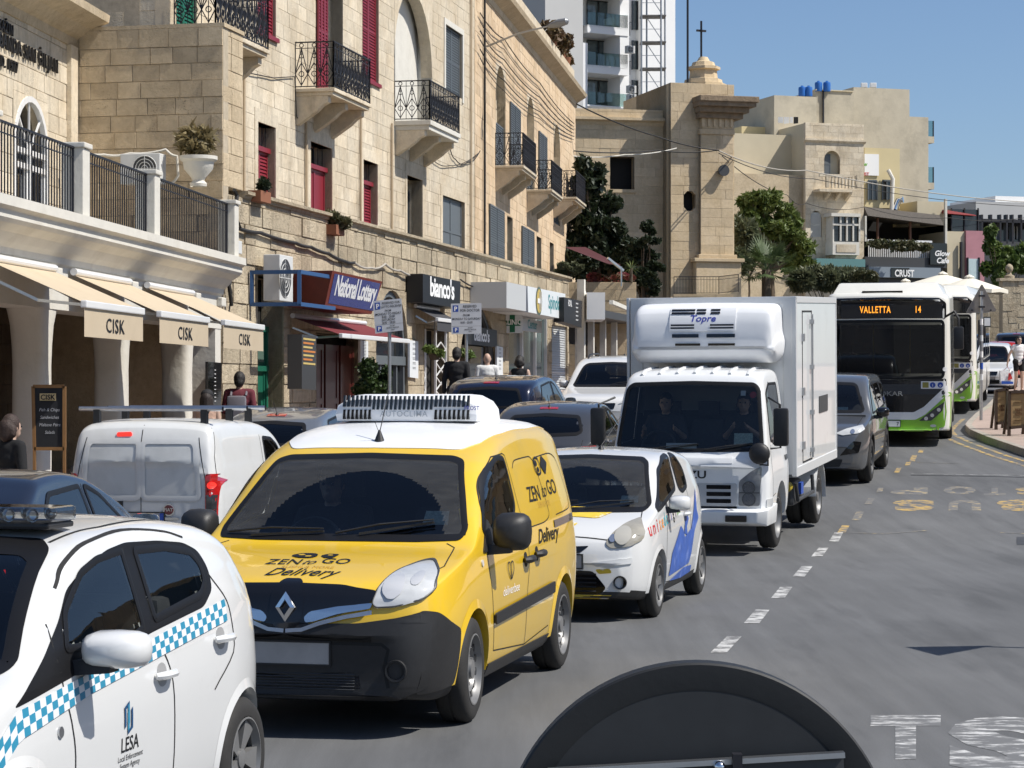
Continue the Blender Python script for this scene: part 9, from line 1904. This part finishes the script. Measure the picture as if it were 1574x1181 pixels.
def human(label,x,y,z,h=1.72,turn=0,shirt=(.02,.02,.02),legs=(.03,.03,.04),hair=(.02,.015,.01),tone=0,arms=None,seated=False,long_hair=0,sleeve=1,bald=False,shorts=False,stride=.12,cap_=None,woman=False,sunglass=False,nod=0):
 """facing -y before the turn; one continuous skin mesh, clothing and hair as children"""
 k=h/1.75;t=thing('person',label,'person',(x,y,z),RAD(turn),None,True);S_=lambda *p:Vector(p)*k;sw=.185 if not woman else .165;zs=1.44;hz=.95
 if seated:hz=.12;zs=.62;z0=0
 hip=[S_(sx*.09,0,hz) for sx in (-1,1)];sh=[S_(sx*sw,0,zs) for sx in (-1,1)]
 if seated:knee=[S_(sx*.13,-.45,hz+.06) for sx in (-1,1)];ank=[S_(sx*.13,-.55,hz-.36) for sx in (-1,1)]
 else:knee=[S_(sx*.095,-stride*.5*sx-.02,.5) for sx in (-1,1)];ank=[S_(sx*.1,-stride*sx+.03,.08) for sx in (-1,1)]
 arms=arms or ((0,.03,-.29,-.03,-.25),(0,.03,-.29,-.03,-.25)) # (out, fwd, down) of elbow, then hand fwd, down
 el=[];wr=[]
 for i,sx in enumerate((-1,1)):
  a=arms[i];e=sh[i]+S_(sx*(.05+a[0]),a[1],a[2]);el.append(e);wr.append(e+S_(sx*(a[5] if len(a) > 5 else .01),a[3],a[4]))
 nk=S_(0,0,zs+.04);hc=S_(0,-.02,zs+.2);B=MB()
 def head(mb):mb.ball(hc,.098*k,14,12,(.82,1.0,1.18));mb.ball(hc+S_(0,-.035,-.06),.068*k,12,10,(.85,.95,.95));mb.ball(hc+S_(0,-.112,-.02),.014*k,8,6,(.9,1,1.5));[mb.ball(hc+S_(sx*.084,.005,-.01),.022*k,8,6,(.4,.7,1.1)) for sx in (-1,1)];mb.ball(hc+S_(0,-.095,-.068),.02*k,8,6,(1.3,.6,.5));cap(mb,nk-S_(0,0,.06),hc+S_(0,.015,-.07),.058*k,.052*k)
 def torso(mb,g=0):
  for zz,rx,ry in ((hz+.0,.155,.11),(hz+.12,.142,.105),(hz+.24,.14 if woman else .15,.105),(hz+.36,.165,.118),(zs-.06,.17 if woman else .19,.105)):mb.ball(S_(0,.0,zz),1,14,10,((rx+g)*k,(ry+g)*k,.13*k))
  cap(mb,sh[0]*.75+S_(0,0,zs)*.25,sh[1]*.75+S_(0,0,zs)*.25,(.062+g)*k);cap(mb,S_(0,0,zs-.06),nk-S_(0,0,.02),(.08+g)*k,(.055+g)*k)
 def armseg(mb,i,f0,f1,g=0):
  segs=[(sh[i],el[i],.052,.042),(el[i],wr[i],.042,.029)]
  for j,(a,b,r0,r1) in enumerate(segs):
   lo,hi=max(f0-j,0),min(f1-j,1)
   if hi > lo:cap(mb,a.lerp(b,lo),a.lerp(b,hi),(r0+(r1-r0)*lo+g)*k,(r0+(r1-r0)*hi+g)*k)
 def legseg(mb,i,f0,f1,g=0):
  for j,(a,b,r0,r1) in enumerate(((hip[i],knee[i],.085,.056),(knee[i],ank[i],.055,.037))):
   lo,hi=max(f0-j,0),min(f1-j,1)
   if hi > lo:cap(mb,a.lerp(b,lo),a.lerp(b,hi),(r0+(r1-r0)*lo+g)*k,(r0+(r1-r0)*hi+g)*k)
 def hand(mb,i):
  d=(wr[i]-el[i]).normalized();sx=-1 if i == 0 else 1;side=Vector((0,1,0));side=(side-d*side.dot(d)).normalized();cup=d.cross(side)*(-sx);c=wr[i];cap(mb,c,c+d*.06*k,.026*k,.03*k)
  for q,(o,L) in enumerate(((-.027,.06),(-.009,.072),(.009,.07),(.026,.055))):b=c+d*.075*k+side*o*k;m=b+d*L*.5*k+cup*.006*k;cap(mb,b,m,.0095*k,.009*k,6);cap(mb,m,m+d*L*.45*k+cup*.018*k,.009*k,.0075*k,6)
  b=c+d*.03*k-side*.028*k;cap(mb,b,b-side*.028*k+d*.035*k+cup*.01*k,.012*k,.009*k,6)
 torso(B);head(B)
 for i in (0,1):armseg(B,i,0,2);legseg(B,i,0,2);hand(B,i);cap(B,ank[i],ank[i]+S_(0,-.12,-.045),.04*k,.032*k)
 me=remesh(B,.012*k,4);me.materials.append(skin(tone));body=link('body',me,t)
 C_=MB();torso(C_,.012)
 if sleeve:
  for i in (0,1):armseg(C_,i,0,sleeve,.012)
 me=remesh(C_,.014*k,5);me.materials.append(mk('cloth %s' % (shirt,),shirt,.9,var=.12,vscale=14,bump=.004,bscale=30));link('shirt',me,t)
 D_=MB()
 for i in (0,1):legseg(D_,i,0,.55 if shorts else 1.97,.016);D_.ball(hip[i],.12*k,10,8)
 me=remesh(D_,.015*k,5);me.materials.append(mk('cloth %s' % (legs,),legs,.9,var=.12,vscale=14,bump=.004,bscale=30));link('trousers',me,t)
 for i in (0,1):s_=MB();cap(s_,ank[i]+S_(0,.02,-.035),ank[i]+S_(0,-.15,-.05),.045*k,.036*k);me=remesh(s_,.012*k,3);me.materials.append(mk('shoe',(.6,.6,.58) if shorts else (.03,.028,.026),.6));link('shoe',me,t)
 if not bald:
  H=MB();H.ball(hc+S_(0,.018,.022),.108*k,14,12,(.86,.98,1.12));
  if long_hair:cap(H,hc+S_(0,.06,0),hc+S_(0,.07,-long_hair),.095*k,.08*k);[cap(H,hc+S_(sx*.06,.05,-.02),hc+S_(sx*.07,.05,-long_hair*.9),.05*k,.045*k) for sx in (-1,1)]
  else:H.ball(hc+S_(0,.05,-.03),.082*k,12,10)
  me=remesh(H,.012*k,2)
  fr2=[v for v in me.vertices];bm=bmesh.new();bm.from_mesh(me);cut=[f for f in bm.faces if (f.calc_center_median()-hc).y < -.035*k and (f.calc_center_median()-hc).z < .05*k];bmesh.ops.delete(bm,geom=cut,context='FACES');bm.to_mesh(me);bm.free()
  me.materials.append(mk('hair %s' % (hair,),hair,.6,var=.3,vscale=40,bump=.01,bscale=60));link('hair',me,t)
 else:pass
 f=MB();[f.ball(hc+S_(sx*.033,-.094,.005),.011*k,8,6) for sx in (-1,1)]
 f.build('eyes',m_black,t,smooth=True)
 if sunglass:g_=MB();[g_.ball(hc+S_(sx*.036,-.1,.008),.03*k,10,6,(1,.35,.75)) for sx in (-1,1)];g_.bar(hc+S_(-.08,-.06,.01),hc+S_(.08,-.06,.01),.01);g_.build('sunglasses',m_black,t,smooth=True)
 if cap_:c2=MB();c2.ball(hc+S_(0,.005,.06),.112*k,14,10,(.9,1.0,.75));c2.bar(hc+S_(0,-.09,.06),hc+S_(0,-.19,.05),.14*k,.012);c2.build('cap',mk('cap cloth',cap_,.8),t,smooth=True)
 return t,dict(sh=sh,el=el,wr=wr,hc=hc,k=k,zs=zs)
def onpave(px,Y):return xp(px,Y),Y,road_z(Y)+.13
x,y,z=onpave(368,36.2);t,j=human('man in maroon shirt with a grey backpack walking past the green door',x,y,z,1.78,178,(.12,.02,.03),(.03,.03,.04),(.01,.008,.007),1,sleeve=1)
bp=thing('backpack','grey backpack on the man in the maroon shirt','backpack',(x-.0,y-.19,z+1.0));MB().box((x-.02,y-.2,z+1.2),(.3,.15,.44)).build('bag',mk('grey nylon',(.16,.15,.17),.8,var=.1),bp,bevel=.05,smooth=40);MB().box((x-.02,y-.29,z+1.1),(.22,.05,.2)).build('pocket',mk('grey nylon',(.16,.15,.17),.8),bp,bevel=.02)
for sx in (-.12,.12):MB().tube([(x+sx,y-.14,z+1.42),(x+sx,y-.02,z+1.52),(x+sx,y+.11,z+1.4),(x+sx,y+.11,z+1.1)],.018,6).build('strap',mk('grey nylon',(.16,.15,.17),.8),bp)
x,y,z=onpave(318,33.5);human('woman with long dark hair and black cap walking beside the arcade',x,y,z,1.64,175,(.55,.36,.27),(.05,.05,.06),(.018,.01,.007),0,long_hair=.28,sleeve=0,cap_=(.01,.01,.012),woman=True)
x,y,z=onpave(16,22.5);human('woman with curly dark hair in a black shirt at left edge',x,y,z-.05,1.66,140,(.008,.008,.009),(.015,.015,.017),(.035,.018,.012),0,long_hair=.08,sleeve=.9,woman=True,arms=((.03,.03,-.28,-.1,-.22),(.05,.02,-.28,-.04,-.25)))
x,y,z=onpave(702,45.5);human('dark haired man in a black jacket near the bianco\'s door',x,y,z,1.84,170,(.012,.012,.014),(.02,.02,.025),(.012,.009,.007),0,sleeve=1.9)
x,y,z=onpave(749,47.0);human('bald man in a white shirt behind the dark blue vehicle',x,y,z,1.68,185,(.62,.62,.60),(.03,.03,.04),bald=True,sleeve=1)
x,y,z=onpave(799,45.0);human('woman in a black sleeveless top behind the dark blue vehicle',x,y,z,1.7,160,(.012,.012,.014),(.02,.02,.025),(.012,.009,.007),0,long_hair=.05,sleeve=0,woman=True,arms=((.03,.03,-.28,-.02,-.25),(.08,.0,-.26,.03,-.25,.05)))
x,y,z=xp(1566,70),70,road_z(70)+.14;t,j=human('woman in white top and black shorts standing on the right pavement',x,y,z,1.7,10,(.72,.72,.72),(.01,.01,.012),(.01,.008,.007),0,shorts=True,sleeve=.35,woman=True,sunglass=True,stride=.03,long_hair=.1,arms=((.1,.02,-.27,-.02,-.26,.06),(.06,-.02,-.26,-.22,.02,-.1)))
hx=Vector((x,y,z))+Matrix.Rotation(RAD(10),3,'Z')@(j['wr'][0]+Vector((0,0,-.1)));bg_=thing('shopping_bag','white shopping bag with red print held by the woman at right','bag',hx+Vector((0,0,-.5)));c=hx+Vector((-.03,0,-.33));MB().raw([(c.x-.2,c.y-.1,c.z-.22),(c.x+.2,c.y-.1,c.z-.22),(c.x+.2,c.y+.1,c.z-.22),(c.x-.2,c.y+.1,c.z-.22),(c.x-.21,c.y-.06,c.z+.2),(c.x+.2,c.y-.05,c.z+.18),(c.x+.2,c.y+.05,c.z+.19),(c.x-.21,c.y+.06,c.z+.2)],[(3,2,1,0),(0,1,5,4),(1,2,6,5),(2,3,7,6),(3,0,4,7)]).build('sack',mk('white carrier bag',(.7,.7,.72),.6,var=.15,vscale=8,bump=.02,bscale=9),bg_);mb=MB();mb.prism([(c.x+.02,c.y-.105,c.z-.1),(c.x+.16,c.y-.1,c.z-.05),(c.x+.1,c.y-.09,c.z+.12),(c.x+.04,c.y-.09,c.z+.12)],(0,-.006,0));mb.build('red_print',mk('red print',(.5,.03,.03),.6),bg_);mb=MB();mb.prism([(c.x-.18,c.y-.104,c.z-.21),(c.x+.18,c.y-.104,c.z-.21),(c.x+.18,c.y-.1,c.z-.14),(c.x-.18,c.y-.1,c.z-.12)],(0,-.006,0));mb.build('blue_print',m_blue,bg_);MB().tube([(c.x-.1,c.y,c.z+.19),hx,(c.x+.1,c.y,c.z+.19)],.008,5).build('handles',mk('red print',(.5,.03,.03),.6),bg_)
# drivers behind the windscreens
def seated(car,lx,ly,lz,label,**kw):
 M=Matrix.LocRotScale(car.root.location,car.root.rotation_euler,None);w_=M@Vector((lx,ly,lz));return human(label,w_.x,w_.y,w_.z,kw.pop('h',1.74),math.degrees(car.root.rotation_euler.z)+kw.pop('turn',0),seated=True,arms=kw.pop('arms',((.03,-.1,-.24,-.25,.1,-.06),(.03,-.1,-.24,-.25,.1,-.06))),**kw)
seated(van,-.36,2.08,.56,'driver behind the windscreen of the yellow van',shirt=(.03,.03,.035),tone=0,hair=(.03,.02,.012));seated(trk,-.5,1.2,.98,'truck driver at the wheel behind the windscreen',shirt=(.05,.05,.06),hair=(.02,.015,.01));seated(trk,.5,1.2,.98,'passenger in the truck cab looking down at a phone',shirt=(.03,.03,.03),hair=(.012,.01,.01),woman=True,long_hair=.1,arms=((.02,-.08,-.24,-.2,.12,-.12),(.02,-.08,-.24,-.2,.12,-.12)))
bpy.data.scenes.remove(TMP)
